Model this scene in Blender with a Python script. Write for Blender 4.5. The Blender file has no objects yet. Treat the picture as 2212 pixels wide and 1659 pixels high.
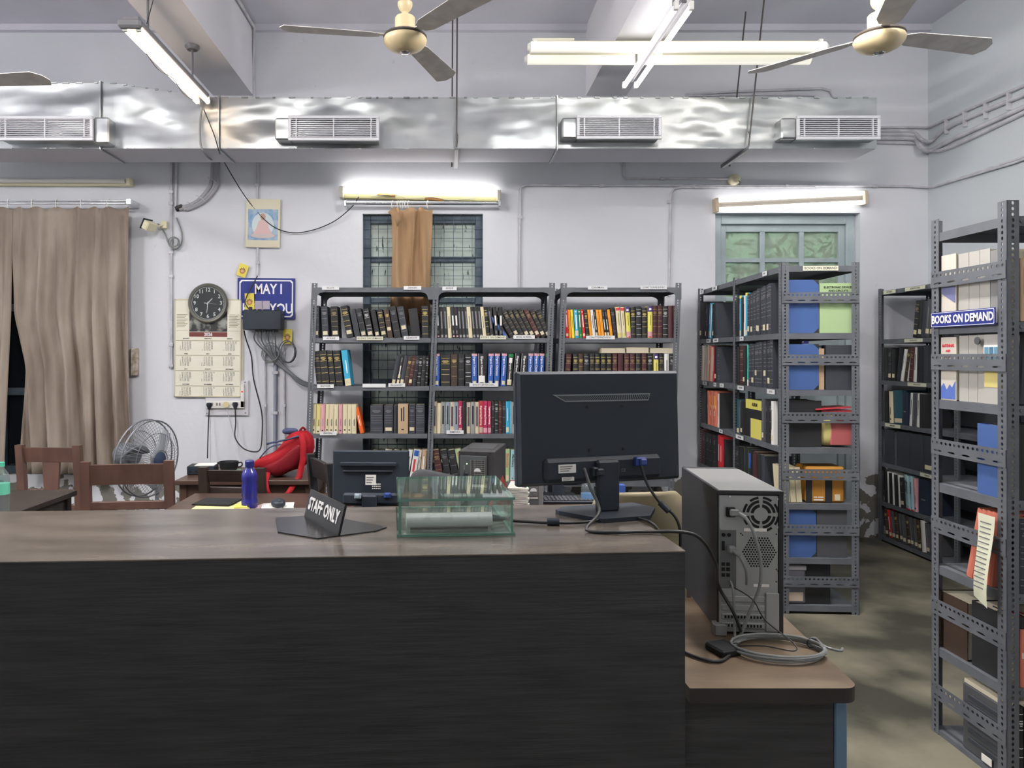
import bpy, math, random
from mathutils import Matrix, Vector
R = math.radians
rnd = random.Random(7)
SC = bpy.context.scene
COL = SC.collection

# ------------------------------------------------------------------ camera, world, exposure
FPX, CX, CY, ZC = 1600.0, 967.0, 768.0, 1.5      # level camera, optical axis square to the back wall
cam = bpy.data.cameras.new('camera'); camo = bpy.data.objects.new('camera', cam); COL.objects.link(camo)
camo.location = (0, 0, ZC); camo.rotation_euler = (R(90), 0, 0)
cam.sensor_width = 36; cam.lens = FPX / 2212 * 36
cam.shift_x = (1106 - CX) / 2212; cam.shift_y = -(829.5 - CY) / 2212
cam.clip_start = .05
SC.camera = camo
SC.view_settings.view_transform = 'Standard'; SC.view_settings.look = 'None'
SC.view_settings.exposure = 0.0; SC.view_settings.gamma = 1; SC.view_settings.use_curve_mapping = False
w = bpy.data.worlds.new('world'); SC.world = w; w.use_nodes = True
bg = w.node_tree.nodes['Background']; bg.inputs[0].default_value = (.62, .72, .66, 1); bg.inputs[1].default_value = 1.5
SC.cycles.max_bounces = 8; SC.cycles.transparent_max_bounces = 16
TUBE_L = 15.0                                     # radiance of a lit fluorescent tube
TUBE_FILL = 262.0                                 # stronger tubes of unseen lamps added overhead to brighten the room
TUBE_REAR = 75.0                                   # tubes of the room behind the camera, and the lamp added overhead right

def P(px, py, Y):
    """the point at depth Y seen at photograph pixel px, py"""
    return Vector(((px - CX) * Y / FPX, Y, ZC - (py - CY) * Y / FPX))
def PX(px, Y): return (px - CX) * Y / FPX
def PZ(py, Y): return ZC - (py - CY) * Y / FPX

# ------------------------------------------------------------------ materials
def lin(c):
    out = []
    for x in c:
        x = x / 255
        out.append(x / 12.92 if x <= .04045 else ((x + .055) / 1.055) ** 2.4)
    return tuple(out) + (1,)
MATS = {}
def mat(name, col=(128, 128, 128), rough=.6, metal=0, spec=.5, col2=None, nscale=6, ncon=(.4, .6), stretch=(1, 1, 1),
        bump=0, bscale=40, emit=0, coord='Object', ecol=None):
    if name in MATS: return MATS[name]
    m = bpy.data.materials.new(name); m.use_nodes = True; nt = m.node_tree; b = nt.nodes['Principled BSDF']
    b.inputs['Base Color'].default_value = lin(col); b.inputs['Roughness'].default_value = rough
    b.inputs['Metallic'].default_value = metal; b.inputs['Specular IOR Level'].default_value = spec
    if emit:
        b.inputs['Emission Color'].default_value = lin(ecol or col); b.inputs['Emission Strength'].default_value = emit
    if col2 or bump:
        tc = nt.nodes.new('ShaderNodeTexCoord'); mp = nt.nodes.new('ShaderNodeMapping'); mp.inputs['Scale'].default_value = stretch
        nt.links.new(tc.outputs[coord], mp.inputs[0])
    if col2:
        n = nt.nodes.new('ShaderNodeTexNoise'); n.inputs['Scale'].default_value = nscale; n.inputs['Detail'].default_value = 6
        nt.links.new(mp.outputs[0], n.inputs['Vector'])
        r = nt.nodes.new('ShaderNodeValToRGB'); r.color_ramp.elements[0].position, r.color_ramp.elements[1].position = ncon
        r.color_ramp.elements[0].color = lin(col); r.color_ramp.elements[1].color = lin(col2)
        nt.links.new(n.outputs['Fac'], r.inputs[0]); nt.links.new(r.outputs[0], b.inputs['Base Color'])
    if bump:
        n2 = nt.nodes.new('ShaderNodeTexNoise'); n2.inputs['Scale'].default_value = bscale; n2.inputs['Detail'].default_value = 4
        nt.links.new(mp.outputs[0], n2.inputs['Vector'])
        bp = nt.nodes.new('ShaderNodeBump'); bp.inputs['Strength'].default_value = bump; bp.inputs['Distance'].default_value = .02
        nt.links.new(n2.outputs['Fac'], bp.inputs['Height']); nt.links.new(bp.outputs[0], b.inputs['Normal'])
    MATS[name] = m
    return m

def wall_mat(name, col, dirt, peel_z):
    """painted plaster: cloudy tone, dirt smudges, paint peeled off in patches low down"""
    m = mat(name, col, .75, spec=.25, bump=.12, bscale=14); nt = m.node_tree; b = nt.nodes['Principled BSDF']
    N = nt.nodes.new; L = nt.links.new
    geo = N('ShaderNodeNewGeometry'); sep = N('ShaderNodeSeparateXYZ'); L(geo.outputs['Position'], sep.inputs[0])
    n1 = N('ShaderNodeTexNoise'); n1.inputs['Scale'].default_value = .9; n1.inputs['Detail'].default_value = 5; L(geo.outputs['Position'], n1.inputs['Vector'])
    r1 = N('ShaderNodeValToRGB'); r1.color_ramp.elements[0].position = .3; r1.color_ramp.elements[1].position = .7
    r1.color_ramp.elements[0].color = lin([c * .95 for c in col]); r1.color_ramp.elements[1].color = lin(col)
    L(n1.outputs['Fac'], r1.inputs[0])
    n2 = N('ShaderNodeTexNoise'); n2.inputs['Scale'].default_value = 7; n2.inputs['Detail'].default_value = 8; n2.inputs['Roughness'].default_value = .7
    L(geo.outputs['Position'], n2.inputs['Vector'])
    r2 = N('ShaderNodeMapRange'); r2.inputs[1].default_value = .66; r2.inputs[2].default_value = .76; r2.inputs[4].default_value = .45; L(n2.outputs['Fac'], r2.inputs[0])
    mx = N('ShaderNodeMix'); mx.data_type = 'RGBA'; L(r2.outputs[0], mx.inputs[0]); L(r1.outputs[0], mx.inputs[6]); mx.inputs[7].default_value = lin(dirt)
    n3 = N('ShaderNodeTexNoise'); n3.inputs['Scale'].default_value = 8; n3.inputs['Detail'].default_value = 4; L(geo.outputs['Position'], n3.inputs['Vector'])
    low = N('ShaderNodeMapRange'); low.inputs[1].default_value = peel_z; low.inputs[2].default_value = peel_z - .3; low.inputs[3].default_value = -.5; low.inputs[4].default_value = .06; L(sep.outputs[2], low.inputs[0])
    ad = N('ShaderNodeMath'); ad.operation = 'ADD'; L(n3.outputs['Fac'], ad.inputs[0]); L(low.outputs[0], ad.inputs[1])
    st = N('ShaderNodeMapRange'); st.inputs[1].default_value = .555; st.inputs[2].default_value = .57; L(ad.outputs[0], st.inputs[0])
    mx2 = N('ShaderNodeMix'); mx2.data_type = 'RGBA'; L(st.outputs[0], mx2.inputs[0]); L(mx.outputs[2], mx2.inputs[6]); mx2.inputs[7].default_value = lin((120, 118, 112))
    L(mx2.outputs[2], b.inputs['Base Color'])
    return m

def thin_glass(name, tint, gloss=.12, rough=.02, dirt=None):
    m = bpy.data.materials.new(name); m.use_nodes = True; nt = m.node_tree; nt.nodes.clear(); N = nt.nodes.new; L = nt.links.new
    o = N('ShaderNodeOutputMaterial'); t = N('ShaderNodeBsdfTransparent'); t.inputs[0].default_value = lin(tint)
    g = N('ShaderNodeBsdfGlossy'); g.inputs['Roughness'].default_value = rough; g.inputs[0].default_value = (.9, 1, .96, 1)
    fr = N('ShaderNodeLayerWeight'); fr.inputs['Blend'].default_value = .5
    pw = N('ShaderNodeMath'); pw.operation = 'POWER'; pw.inputs[1].default_value = 5; L(fr.outputs['Facing'], pw.inputs[0])
    mx = N('ShaderNodeMixShader'); ma = N('ShaderNodeMath'); ma.operation = 'MULTIPLY_ADD'; ma.inputs[1].default_value = 1 - gloss * .5; ma.inputs[2].default_value = gloss * .5
    L(pw.outputs[0], ma.inputs[0]); L(ma.outputs[0], mx.inputs[0]); L(t.outputs[0], mx.inputs[1]); L(g.outputs[0], mx.inputs[2])
    if dirt:
        d = N('ShaderNodeBsdfDiffuse'); d.inputs[0].default_value = lin(dirt[0])
        no = N('ShaderNodeTexNoise'); no.inputs['Scale'].default_value = dirt[2]; no.inputs['Detail'].default_value = 6
        tc = N('ShaderNodeTexCoord'); L(tc.outputs['Object'], no.inputs['Vector'])
        mr = N('ShaderNodeMapRange'); mr.inputs[1].default_value = .35; mr.inputs[2].default_value = .65; mr.inputs[3].default_value = dirt[1] * .6; mr.inputs[4].default_value = dirt[1]
        L(no.outputs['Fac'], mr.inputs[0])
        m2 = N('ShaderNodeMixShader'); L(mr.outputs[0], m2.inputs[0]); L(mx.outputs[0], m2.inputs[1]); L(d.outputs[0], m2.inputs[2]); L(m2.outputs[0], o.inputs[0])
    else:
        L(mx.outputs[0], o.inputs[0])
    MATS[name] = m
    return m

# ------------------------------------------------------------------ mesh builder
PMX = {}
class MB:
    def __init__(s): s.v, s.f, s.m = [], [], []
    def add(s, vs, fs, mi=0, M=None):
        n = len(s.v)
        s.v += [tuple(M @ Vector(p)) for p in vs] if M is not None else [tuple(p) for p in vs]
        s.f += [tuple(i + n for i in f) for f in fs]; s.m += [mi] * len(fs)
        return s
    def box(s, x0, x1, y0, y1, z0, z1, mi=0, c=0, M=None):
        if c <= 0:
            vs = [(x, y, z) for z in (z0, z1) for y in (y0, y1) for x in (x0, x1)]
            return s.add(vs, [(0, 2, 3, 1), (4, 5, 7, 6), (0, 1, 5, 4), (2, 6, 7, 3), (0, 4, 6, 2), (1, 3, 7, 5)], mi, M)
        X, Y, Z = (x0, x1), (y0, y1), (z0, z1); vs = []; idx = {}
        for i in (0, 1):
            for j in (0, 1):
                for k in (0, 1):
                    a, b, d = X[i], Y[j], Z[k]; e = [c if t == 0 else -c for t in (i, j, k)]
                    idx[i, j, k] = len(vs)
                    vs += [(a, b + e[1], d + e[2]), (a + e[0], b, d + e[2]), (a + e[0], b + e[1], d)]
        g = lambda i, j, k, t: idx[i, j, k] + t
        fs = [(g(0,0,0,0), g(0,0,1,0), g(0,1,1,0), g(0,1,0,0)), (g(1,0,0,0), g(1,1,0,0), g(1,1,1,0), g(1,0,1,0)),
              (g(0,0,0,1), g(1,0,0,1), g(1,0,1,1), g(0,0,1,1)), (g(0,1,0,1), g(0,1,1,1), g(1,1,1,1), g(1,1,0,1)),
              (g(0,0,0,2), g(0,1,0,2), g(1,1,0,2), g(1,0,0,2)), (g(0,0,1,2), g(1,0,1,2), g(1,1,1,2), g(0,1,1,2))]
        for i in (0, 1):
            for j in (0, 1):
                for k in (0, 1): fs.append((g(i,j,k,0), g(i,j,k,1), g(i,j,k,2)))
                fs.append((g(i,j,0,0), g(i,j,1,0), g(i,j,1,1), g(i,j,0,1)))
                fs.append((g(i,0,j,0), g(i,1,j,0), g(i,1,j,2), g(i,0,j,2)))
                fs.append((g(0,i,j,1), g(1,i,j,1), g(1,i,j,2), g(0,i,j,2)))
        return s.add(vs, fs, mi, M)
    def cyl(s, p0, p1, r, n=12, r1=None, mi=0):
        p0, p1 = Vector(p0), Vector(p1); d = (p1 - p0).normalized(); r1 = r if r1 is None else r1
        a = d.orthogonal().normalized(); b = d.cross(a); vs = []
        for p, q in ((p0, r), (p1, r1)):
            vs += [p + a * math.cos(t) * q + b * math.sin(t) * q for t in [2 * math.pi * i / n for i in range(n)]]
        fs = [(i, (i + 1) % n, n + (i + 1) % n, n + i) for i in range(n)] + [tuple(range(n))[::-1], tuple(range(n, 2 * n))]
        return s.add(vs, fs, mi)
    def tube(s, pts, r, n=6, mi=0, smooth=4):
        pts = [Vector(p) for p in pts]
        if smooth > 1 and len(pts) > 2:
            q = []
            for i in range(len(pts) - 1):
                a, b, c, d = pts[max(i - 1, 0)], pts[i], pts[i + 1], pts[min(i + 2, len(pts) - 1)]
                for k in range(smooth):
                    t = k / smooth
                    q.append(.5 * ((2 * b) + (c - a) * t + (2 * a - 5 * b + 4 * c - d) * t * t + (3 * b - a - 3 * c + d) * t ** 3))
            pts = q + [pts[-1]]
        vs = []; prev = None
        for i, p in enumerate(pts):
            d = (pts[min(i + 1, len(pts) - 1)] - pts[max(i - 1, 0)])
            d = d.normalized() if d.length > 1e-9 else Vector((0, 0, 1))
            a = d.orthogonal().normalized() if prev is None else (prev - d * prev.dot(d))
            a = a.normalized() if a.length > 1e-6 else d.orthogonal().normalized(); prev = a; b = d.cross(a)
            vs += [p + a * math.cos(t) * r + b * math.sin(t) * r for t in [2 * math.pi * k / n for k in range(n)]]
        k = len(pts)
        fs = [(i * n + j, i * n + (j + 1) % n, (i + 1) * n + (j + 1) % n, (i + 1) * n + j) for i in range(k - 1) for j in range(n)]
        fs += [tuple(range(n))[::-1], tuple(range((k - 1) * n, k * n))]
        return s.add(vs, fs, mi)
    def lathe(s, prof, n=24, M=None, mi=0):
        vs = [(r * math.cos(t), r * math.sin(t), z) for r, z in prof for t in [2 * math.pi * i / n for i in range(n)]]
        k = len(prof)
        fs = [(i * n + j, i * n + (j + 1) % n, (i + 1) * n + (j + 1) % n, (i + 1) * n + j) for i in range(k - 1) for j in range(n)]
        fs += [tuple(range(n))[::-1], tuple(range((k - 1) * n, k * n))]
        return s.add(vs, fs, mi, M)
    def prism(s, poly, h0, h1, M=None, mi=0):
        """polygon in local x, z extruded along local y from h0 to h1"""
        n = len(poly); vs = [(x, h0, z) for x, z in poly] + [(x, h1, z) for x, z in poly]
        fs = [tuple(range(n)), tuple(range(n, 2 * n))[::-1]] + [(i, n + i, n + (i + 1) % n, (i + 1) % n) for i in range(n)]
        return s.add(vs, fs, mi, M)
    def blob(s, c, rad, e=.6, nu=24, nv=14, M=None, mi=0, fn=None):
        """super-ellipsoid"""
        sg = lambda a: math.copysign(abs(a) ** e, a); vs = []
        for j in range(nv + 1):
            v = -math.pi / 2 + math.pi * j / nv
            for i in range(nu):
                u = 2 * math.pi * i / nu
                p = Vector((sg(math.cos(v)) * sg(math.cos(u)) * rad[0], sg(math.cos(v)) * sg(math.sin(u)) * rad[1], sg(math.sin(v)) * rad[2]))
                if fn: p = fn(p)
                vs.append(p + Vector(c))
        fs = [(j * nu + i, j * nu + (i + 1) % nu, (j + 1) * nu + (i + 1) % nu, (j + 1) * nu + i) for j in range(nv) for i in range(nu)]
        return s.add(vs, fs, mi, M)
    def build(s, name, mats, parent=None, world=False, smooth=0):
        me = bpy.data.meshes.new(name)
        vs = s.v
        if parent is not None and world:
            Mi = PMX[parent.name].inverted(); vs = [tuple(Mi @ Vector(p)) for p in vs]
        me.from_pydata(vs, [], s.f)
        mats = mats if isinstance(mats, (list, tuple)) else [mats]
        for m in mats: me.materials.append(m)
        if any(s.m): me.polygons.foreach_set('material_index', s.m)
        if smooth:
            me.polygons.foreach_set('use_smooth', [True] * len(s.f)); me.set_sharp_from_angle(angle=R(smooth))
        me.update()
        return link(name, me, parent)
def link(name, data, parent=None, M=None):
    o = bpy.data.objects.new(name, data); COL.objects.link(o)
    if parent is not None: o.parent = parent
    if M is not None: o.matrix_basis = M
    PMX[o.name] = (PMX.get(parent.name, Matrix()) if parent is not None else Matrix()) @ (M if M is not None else Matrix())
    return o
def thing(name, label, cat, loc=(0, 0, 0), rz=0, group=None, M=None):
    M = M if M is not None else Matrix.Translation(loc) @ Matrix.Rotation(R(rz), 4, 'Z')
    o = link(name, None, None, M); o.empty_display_size = .1
    return tag(o, label, cat, group)
def tag(o, label=None, cat=None, group=None, kind=None):
    if label: o['label'] = label
    if cat: o['category'] = cat
    if group: o['group'] = group
    if kind: o['kind'] = kind
    return o
def struct(name, mb, m, label=None, smooth=0):
    o = mb.build(name, m, smooth=smooth); o['kind'] = 'structure'
    if label: tag(o, label, name.split('_')[0])
    return o
FONTS = {}
def text(body, size, m, parent, M, name='lettering', bold=0, ax='CENTER', ay='CENTER', ext=.0004, space=1, world=False, line=1, sx=1):
    key = (body, size, m.name, bold, ax, ay, ext, space, line)
    c = FONTS.get(key)
    if c is None:
        c = bpy.data.curves.new(name, 'FONT'); c.body = body; c.size = size; c.align_x = ax; c.align_y = ay
        c.extrude = ext; c.offset = bold; c.resolution_u = 2; c.space_character = space; c.space_line = line
        c.materials.append(m); FONTS[key] = c
    if parent is not None and world: M = PMX[parent.name].inverted() @ M
    if sx != 1: M = M @ Matrix.Diagonal((sx, 1, 1, 1))
    return link(name, c, parent, M)
FRONT = Matrix.Rotation(R(90), 4, 'X')                       # text plane standing up and facing -Y
def T(*p): return Matrix.Translation(p)
def RX(a): return Matrix.Rotation(R(a), 4, 'X')
def RY(a): return Matrix.Rotation(R(a), 4, 'Y')
def RZ(a): return Matrix.Rotation(R(a), 4, 'Z')

WALLC = (222, 225, 232)
m_wall = wall_mat('plaster_lavender', WALLC, (168, 168, 176), .80)
m_wall_r = wall_mat('plaster_pale_blue', (207, 214, 219), (172, 178, 182), .25)
m_ceil = mat('ceiling_paint', (214, 214, 224), .8, spec=.2, col2=(204, 204, 214), nscale=1.2, bump=.05, bscale=10)
m_beam = mat('beam_whitewash', (222, 222, 228), .8, spec=.2)
m_floor = mat('concrete_floor', (64, 63, 55), .5, spec=.3, col2=(130, 126, 109), nscale=1.7, ncon=(.40, .62), bump=.06, bscale=20)
m_steel = mat('rack_steel', (100, 104, 110), .5, spec=.4, col2=(92, 96, 102), nscale=8)
m_holeless = m_steel
m_white = mat('white_paint', (228, 228, 224), .5)
m_black = mat('black_plastic', (42, 49, 58), .5, spec=.3)
m_blackm = mat('black_matte', (20, 22, 26), .7)
m_cable = mat('black_cable', (30, 31, 33), .5)
m_greycable = mat('grey_cable', (130, 134, 134), .5)
m_pipe = mat('pvc_conduit', (205, 205, 212), .55, col2=(188, 188, 196), nscale=10)
m_chrome = mat('chrome', (215, 218, 222), .18, 1)
m_cream = mat('cream_enamel', (226, 220, 188), .45)
m_tube = mat('lit_tube', (255, 252, 246), .4, emit=TUBE_L, ecol=(255, 250, 246))
m_tubew = mat('lit_tube_warm', (255, 238, 214), .4, emit=TUBE_L * .55, ecol=(255, 226, 196))
m_tubec = mat('lit_tube_pendant', (255, 252, 246), .4, emit=9.0, ecol=(255, 250, 248))
m_tubetwin = mat('lit_tube_twin', (255, 252, 246), .4, emit=5.0, ecol=(255, 251, 246))
m_tuberefl = mat('reflected_tube_dim', (240, 238, 228), .4, emit=.55, ecol=(255, 252, 238))  # dim glow for the tubes of the reflected lamp
m_tubefill = mat('lit_tube_fill', (255, 252, 246), .4, emit=TUBE_FILL, ecol=(255, 250, 246))
m_tuberear = mat('lit_tube_rear', (255, 252, 246), .4, emit=TUBE_REAR, ecol=(255, 246, 236))
m_paper = mat('paper', (236, 234, 228), .7)
m_ink = mat('ink', (40, 40, 46), .6)
m_whiteink = mat('white_lettering', (240, 240, 240), .5)
m_galv = mat('galvanised_sheet', (178, 182, 183), .36, .88, col2=(162, 167, 169), nscale=3)
m_rust = mat('rusty_rod', (92, 88, 84), .6, .4)

# ------------------------------------------------------------------ the room
YW, XR, XL, YF, ZT = 6.1, 3.957, -5.2, -2.6, 4.21
def wall_back():
    """plaster wall with its two window openings and the doorway"""
    ops = [(-3.75, -2.72, .52, 2.62), (-.70, .29, .55, 2.667), (2.204, 3.397, 0, 2.675)]
    mb = MB(); x = XL
    for a, b, z0, z1 in ops:
        mb.box(x, a, YW, YW + .28, 0, ZT); mb.box(a, b, YW, YW + .28, z1, ZT)
        if z0 > 0: mb.box(a, b, YW, YW + .28, 0, z0)
        x = b
    mb.box(x, XR + .2, YW, YW + .28, 0, ZT)
    return struct('wall_back', mb, m_wall)
wall_back()
struct('floor', MB().box(XL - .2, XR + .2, YF - .2, YW + .28, -.1, 0), m_floor)
struct('ceiling', MB().box(XL - .2, XR + .2, YF - .2, YW + .28, ZT, ZT + .1), m_ceil)
struct('wall_right', MB().box(XR, XR + .2, YF, YW, 0, ZT), m_wall_r)
struct('wall_left', MB().box(XL - .2, XL, YF, YW, 0, ZT), m_wall)
struct('wall_front', MB().box(XL - .2, XR + .2, YF - .2, YF, 0, ZT), m_wall)
struct('ceiling_beam', MB().box(-1.93, -1.60, YF, YW, 3.64, ZT), m_beam)
struct('ceiling_beam', MB().box(1.14, 1.47, YF, YW, 3.64, ZT), m_beam)
struct('trim_1', MB().prism([(XL, ZT), (XL, ZT - .05), (-1.93, ZT - .05), (-1.93, ZT)], YW - .05, YW).prism([(-1.6, ZT), (-1.6, ZT - .05), (1.14, ZT - .05), (1.14, ZT)], YW - .05, YW).prism([(1.47, ZT), (1.47, ZT - .05), (XR, ZT - .05), (XR, ZT)], YW - .05, YW), m_ceil)

# ---- window in the middle: dark frame, painted-over panes, wire grille
m_frame_d = mat('window_frame_slate', (62, 78, 92), .55, col2=(84, 100, 112), nscale=9)
def drip_mat():
    m = mat('painted_glass', (150, 166, 160), .18, spec=.6); nt = m.node_tree; b = nt.nodes['Principled BSDF']; N = nt.nodes.new; L = nt.links.new
    tc = N('ShaderNodeTexCoord'); mp = N('ShaderNodeMapping'); mp.inputs['Scale'].default_value = (26, 1, 5); L(tc.outputs['Object'], mp.inputs[0])
    n = N('ShaderNodeTexNoise'); n.inputs['Scale'].default_value = 1.6; n.inputs['Detail'].default_value = 5; L(mp.outputs[0], n.inputs['Vector'])
    r = N('ShaderNodeMapRange'); r.inputs[1].default_value = .60; r.inputs[2].default_value = .66; L(n.outputs['Fac'], r.inputs[0])
    n2 = N('ShaderNodeTexNoise'); n2.inputs['Scale'].default_value = 6; L(tc.outputs['Object'], n2.inputs['Vector'])
    rr = N('ShaderNodeValToRGB'); rr.color_ramp.elements[0].color = lin((166, 182, 176)); rr.color_ramp.elements[1].color = lin((200, 214, 206)); L(n2.outputs['Fac'], rr.inputs[0])
    mx = N('ShaderNodeMix'); mx.data_type = 'RGBA'; L(r.outputs[0], mx.inputs[0]); L(rr.outputs[0], mx.inputs[6]); mx.inputs[7].default_value = lin((44, 58, 66)); L(mx.outputs[2], b.inputs['Base Color'])
    return m
m_drip = drip_mat()
def window_mid():
    x0, x1, z0, z1 = -.70, .29, .55, 2.667
    fr = MB(); y0, y1 = YW + .05, YW + .13
    for a, b in ((x0, x0 + .06), (x1 - .06, x1), (-.25, -.16)): fr.box(a, b, y0, y1, z0, z1, c=.004)
    zs = [z1 - .05, 2.30, 1.96, 1.62, 1.28, .94]
    fr.box(x0 + .06, x1 - .06, y0, y1, z1 - .07, z1, c=.004).box(x0 + .06, x1 - .06, y0, y1, z0, z0 + .06, c=.004)
    for z in zs[1:]: fr.box(x0 + .06, x1 - .06, y0 + .01, y1, z - .022, z + .022, c=.004)
    f = fr.build('window_1', m_frame_d); f['kind'] = 'structure'
    cols = [(x0 + .06, -.25), (-.16, x1 - .06)]
    zz = [z1 - .07] + zs[1:] + [z0 + .06]
    for a, b in cols:
        for i in range(len(zz) - 1):
            MB().box(a, b, y0 + .04, y0 + .05, zz[i + 1] + .02, zz[i] - (.02 if i else 0)).build('pane', m_drip, f)
    g = MB(); yg = YW + .03
    x = x0 + .05
    while x < x1 - .03:
        g.cyl((x, yg, z0), (x, yg, z1), .0022, 5); x += .0775
    z = z0 + .06; i = 0
    while z < z1 - .02:
        g.cyl((x0, yg + .004, z), (x1, yg + .004, z), .0045 if i % 5 == 2 else .0022, 5); z += .0775; i += 1
    g.build('grille', m_frame_d, f)
window_mid()
def window_curtained():
    x0, x1, z0, z1 = -3.75, -2.72, .52, 2.62
    fr = MB(); y0, y1 = YW + .08, YW + .14
    for a, b in ((x0, x0 + .06), (x1 - .06, x1), (-3.28, -3.2)): fr.box(a, b, y0, y1, z0, z1)
    for z in (z0 + .03, 1.2, 1.9, z1 - .03): fr.box(x0 + .06, x1 - .06, y0, y1, z - .03, z + .03)
    f = fr.build('window_2', m_frame_d); f['kind'] = 'structure'
    MB().box(x0 + .04, x1 - .04, y0 + .03, y0 + .04, z0, z1).build('pane', mat('dark_glass', (22, 28, 34), .15), f)
window_curtained()

# ---- glazed door behind the rack
m_teal = mat('door_teal', (172, 186, 191), .5, col2=(160, 175, 180), nscale=5, bump=.05, bscale=25)
m_doorglass = thin_glass('dirty_glass', (205, 225, 205), .16, .05, ((178, 190, 176), .60, 9))
def door():
    x0, x1, z1 = 2.204, 3.397, 2.675; y0, y1 = YW + .10, YW + .17
    f = MB(); jw = .075
    f.box(x0, x0 + jw, y0 - .03, y1, 0, z1, c=.004).box(x1 - jw, x1, y0 - .03, y1, 0, z1, c=.004).box(x0 + jw, x1 - jw, y0 - .03, y1, z1 - .08, z1, c=.004)
    d = f.build('door_1', m_teal); d['kind'] = 'structure'
    a, b = x0 + jw, x1 - jw
    lf = MB(); cw = (b - a - .05 * 2 - .04 * 2) / 3
    lf.box(a, a + .05, y0, y1, .02, z1 - .08, c=.003).box(b - .05, b, y0, y1, .02, z1 - .08, c=.003)
    xs = [a + .05, a + .05 + cw, a + .09 + cw, a + .09 + 2 * cw, a + .13 + 2 * cw, b - .05]
    zs = [z1 - .14, 2.315, 2.28, 1.99, 1.955, 1.70]
    lf.box(a + .05, b - .05, y0, y1, z1 - .14, z1 - .08, c=.003)
    lf.box(xs[1], xs[2], y0, y1, 1.70, z1 - .14, c=.003).box(xs[3], xs[4], y0, y1, 1.70, z1 - .14, c=.003)
    for i in range(3):
        for zb, zt in ((zs[2], zs[1]), (zs[4], zs[3])): lf.box(xs[2 * i], xs[2 * i + 1], y0, y1, zb, zt, c=.003)
    lf.box(a + .05, b - .05, y0, y1, 1.58, 1.70, c=.003).box(a + .05, b - .05, y0, y1, .02, .2, c=.003).box(a + .05, b - .05, y0, y1, .85, .98, c=.003)
    leaf = lf.build('door_leaf', m_teal, d)
    for i in range(3):
        for zt, zb in ((zs[0], zs[1]), (zs[2], zs[3]), (zs[4], zs[5])):
            MB().box(xs[2 * i], xs[2 * i + 1], y0 + .03, y0 + .036, zb, zt).build('pane', m_doorglass, leaf)
    for zb, zt in ((.2, .85), (.98, 1.58)):
        MB().box(a + .05, b - .05, y0 + .025, y0 + .045, zb, zt, c=.004).build('door_panel', m_teal, leaf)
door()
# outside the door: paved yard and a hedge seen through the dirty panes
struct('ground_outside', MB().box(-2, 7, YW + .28, YW + 6, -.3, -.05), mat('yard_earth', (126, 122, 104), .9))
def hedge():
    mb = MB()
    for i in range(2600):
        c = Vector((rnd.uniform(.8, 6.2), rnd.uniform(YW + 2.6, YW + 4.2), rnd.betavariate(1.3, 1.2) * 3.6))
        a = rnd.uniform(.05, .13); M = T(*c) @ Matrix.Rotation(rnd.uniform(0, 6), 4, Vector((rnd.uniform(-1, 1), rnd.uniform(-1, 1), rnd.uniform(-1, 1))))
        mb.add([(-a, 0, 0), (0, -a * .4, .01), (a, 0, 0), (0, a * .4, .01)], [(0, 1, 2, 3)], 0, M)
    o = mb.build('foliage', mat('leaf_green', (92, 124, 70), .6)); tag(o, 'green foliage outside behind the teal glazed door', 'plant', kind='stuff')
hedge()
# ------------------------------------------------------------------ slotted-angle racks
def slotted(mb, fn, wid, length, pitch, hw, hh):
    """a perforated steel strip: fn(u, t, k) places width u, length t, side k (0 front, 1 back)"""
    n = int(round(length / pitch)); p = length / n
    ang = [-135, -90, -45, 0, 45, 90, 135, 180]
    for i in range(n):
        t0, t1 = i * p, (i + 1) * p; tm = (t0 + t1) / 2
        out = [(0, t0), (wid / 2, t0), (wid, t0), (wid, tm), (wid, t1), (wid / 2, t1), (0, t1), (0, tm)]
        inn = [(wid / 2 + hw * math.cos(R(a)), tm + hh * math.sin(R(a))) for a in ang]
        vs = [fn(u, t, k) for k in (0, 1) for u, t in out + inn]
        fs = []
        for j in range(8):
            a, b = j, (j + 1) % 8
            fs += [(a, b, 8 + b, 8 + a), (16 + a, 24 + a, 24 + b, 16 + b), (8 + a, 8 + b, 24 + b, 24 + a)]
        for a, b in ((2, 3), (3, 4), (6, 7), (7, 0)): fs.append((a, 16 + a, 16 + b, b))
        if i == 0: fs += [(0, 16, 17, 1), (1, 17, 18, 2)]
        if i == n - 1: fs += [(4, 20, 21, 5), (5, 21, 22, 6)]
        mb.add(vs, fs)
RACK_H = 2.04
def post_mesh():
    mb = MB(); w_, th = .043, .002
    slotted(mb, lambda u, t, k: (u, k * th, t), w_, RACK_H, .02, .0052, .0066)
    slotted(mb, lambda u, t, k: (k * th, u, t), w_, RACK_H, .02, .0052, .0066)
    o = mb.build('post', m_steel); me = o.data; bpy.data.objects.remove(o); return me
POST = post_mesh()
SHELF = {}
def shelf_mesh(wd, dp):
    key = (round(wd, 3), round(dp, 3))
    if key not in SHELF:
        mb = MB(); t, h = .0015, .034
        mb.box(0, wd, 0, dp, -t, 0).box(0, wd, 0, t, -h, -t).box(0, wd, dp - t, dp, -h, -t).box(0, t, t, dp - t, -h, -t).box(wd - t, wd, t, dp - t, -h, -t)
        for x in (.05, wd - .05): mb.cyl((x, -.004, -.017), (x, 0, -.017), .006, 8)
        o = mb.build('shelf', m_steel); SHELF[key] = o.data; bpy.data.objects.remove(o)
    return SHELF[key]
GUS = [(0, .0), (.105, .0), (.105, -.022), (.09, -.034), (.06, -.042), (.043, -.06), (.036, -.09), (0, -.09)]
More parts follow.
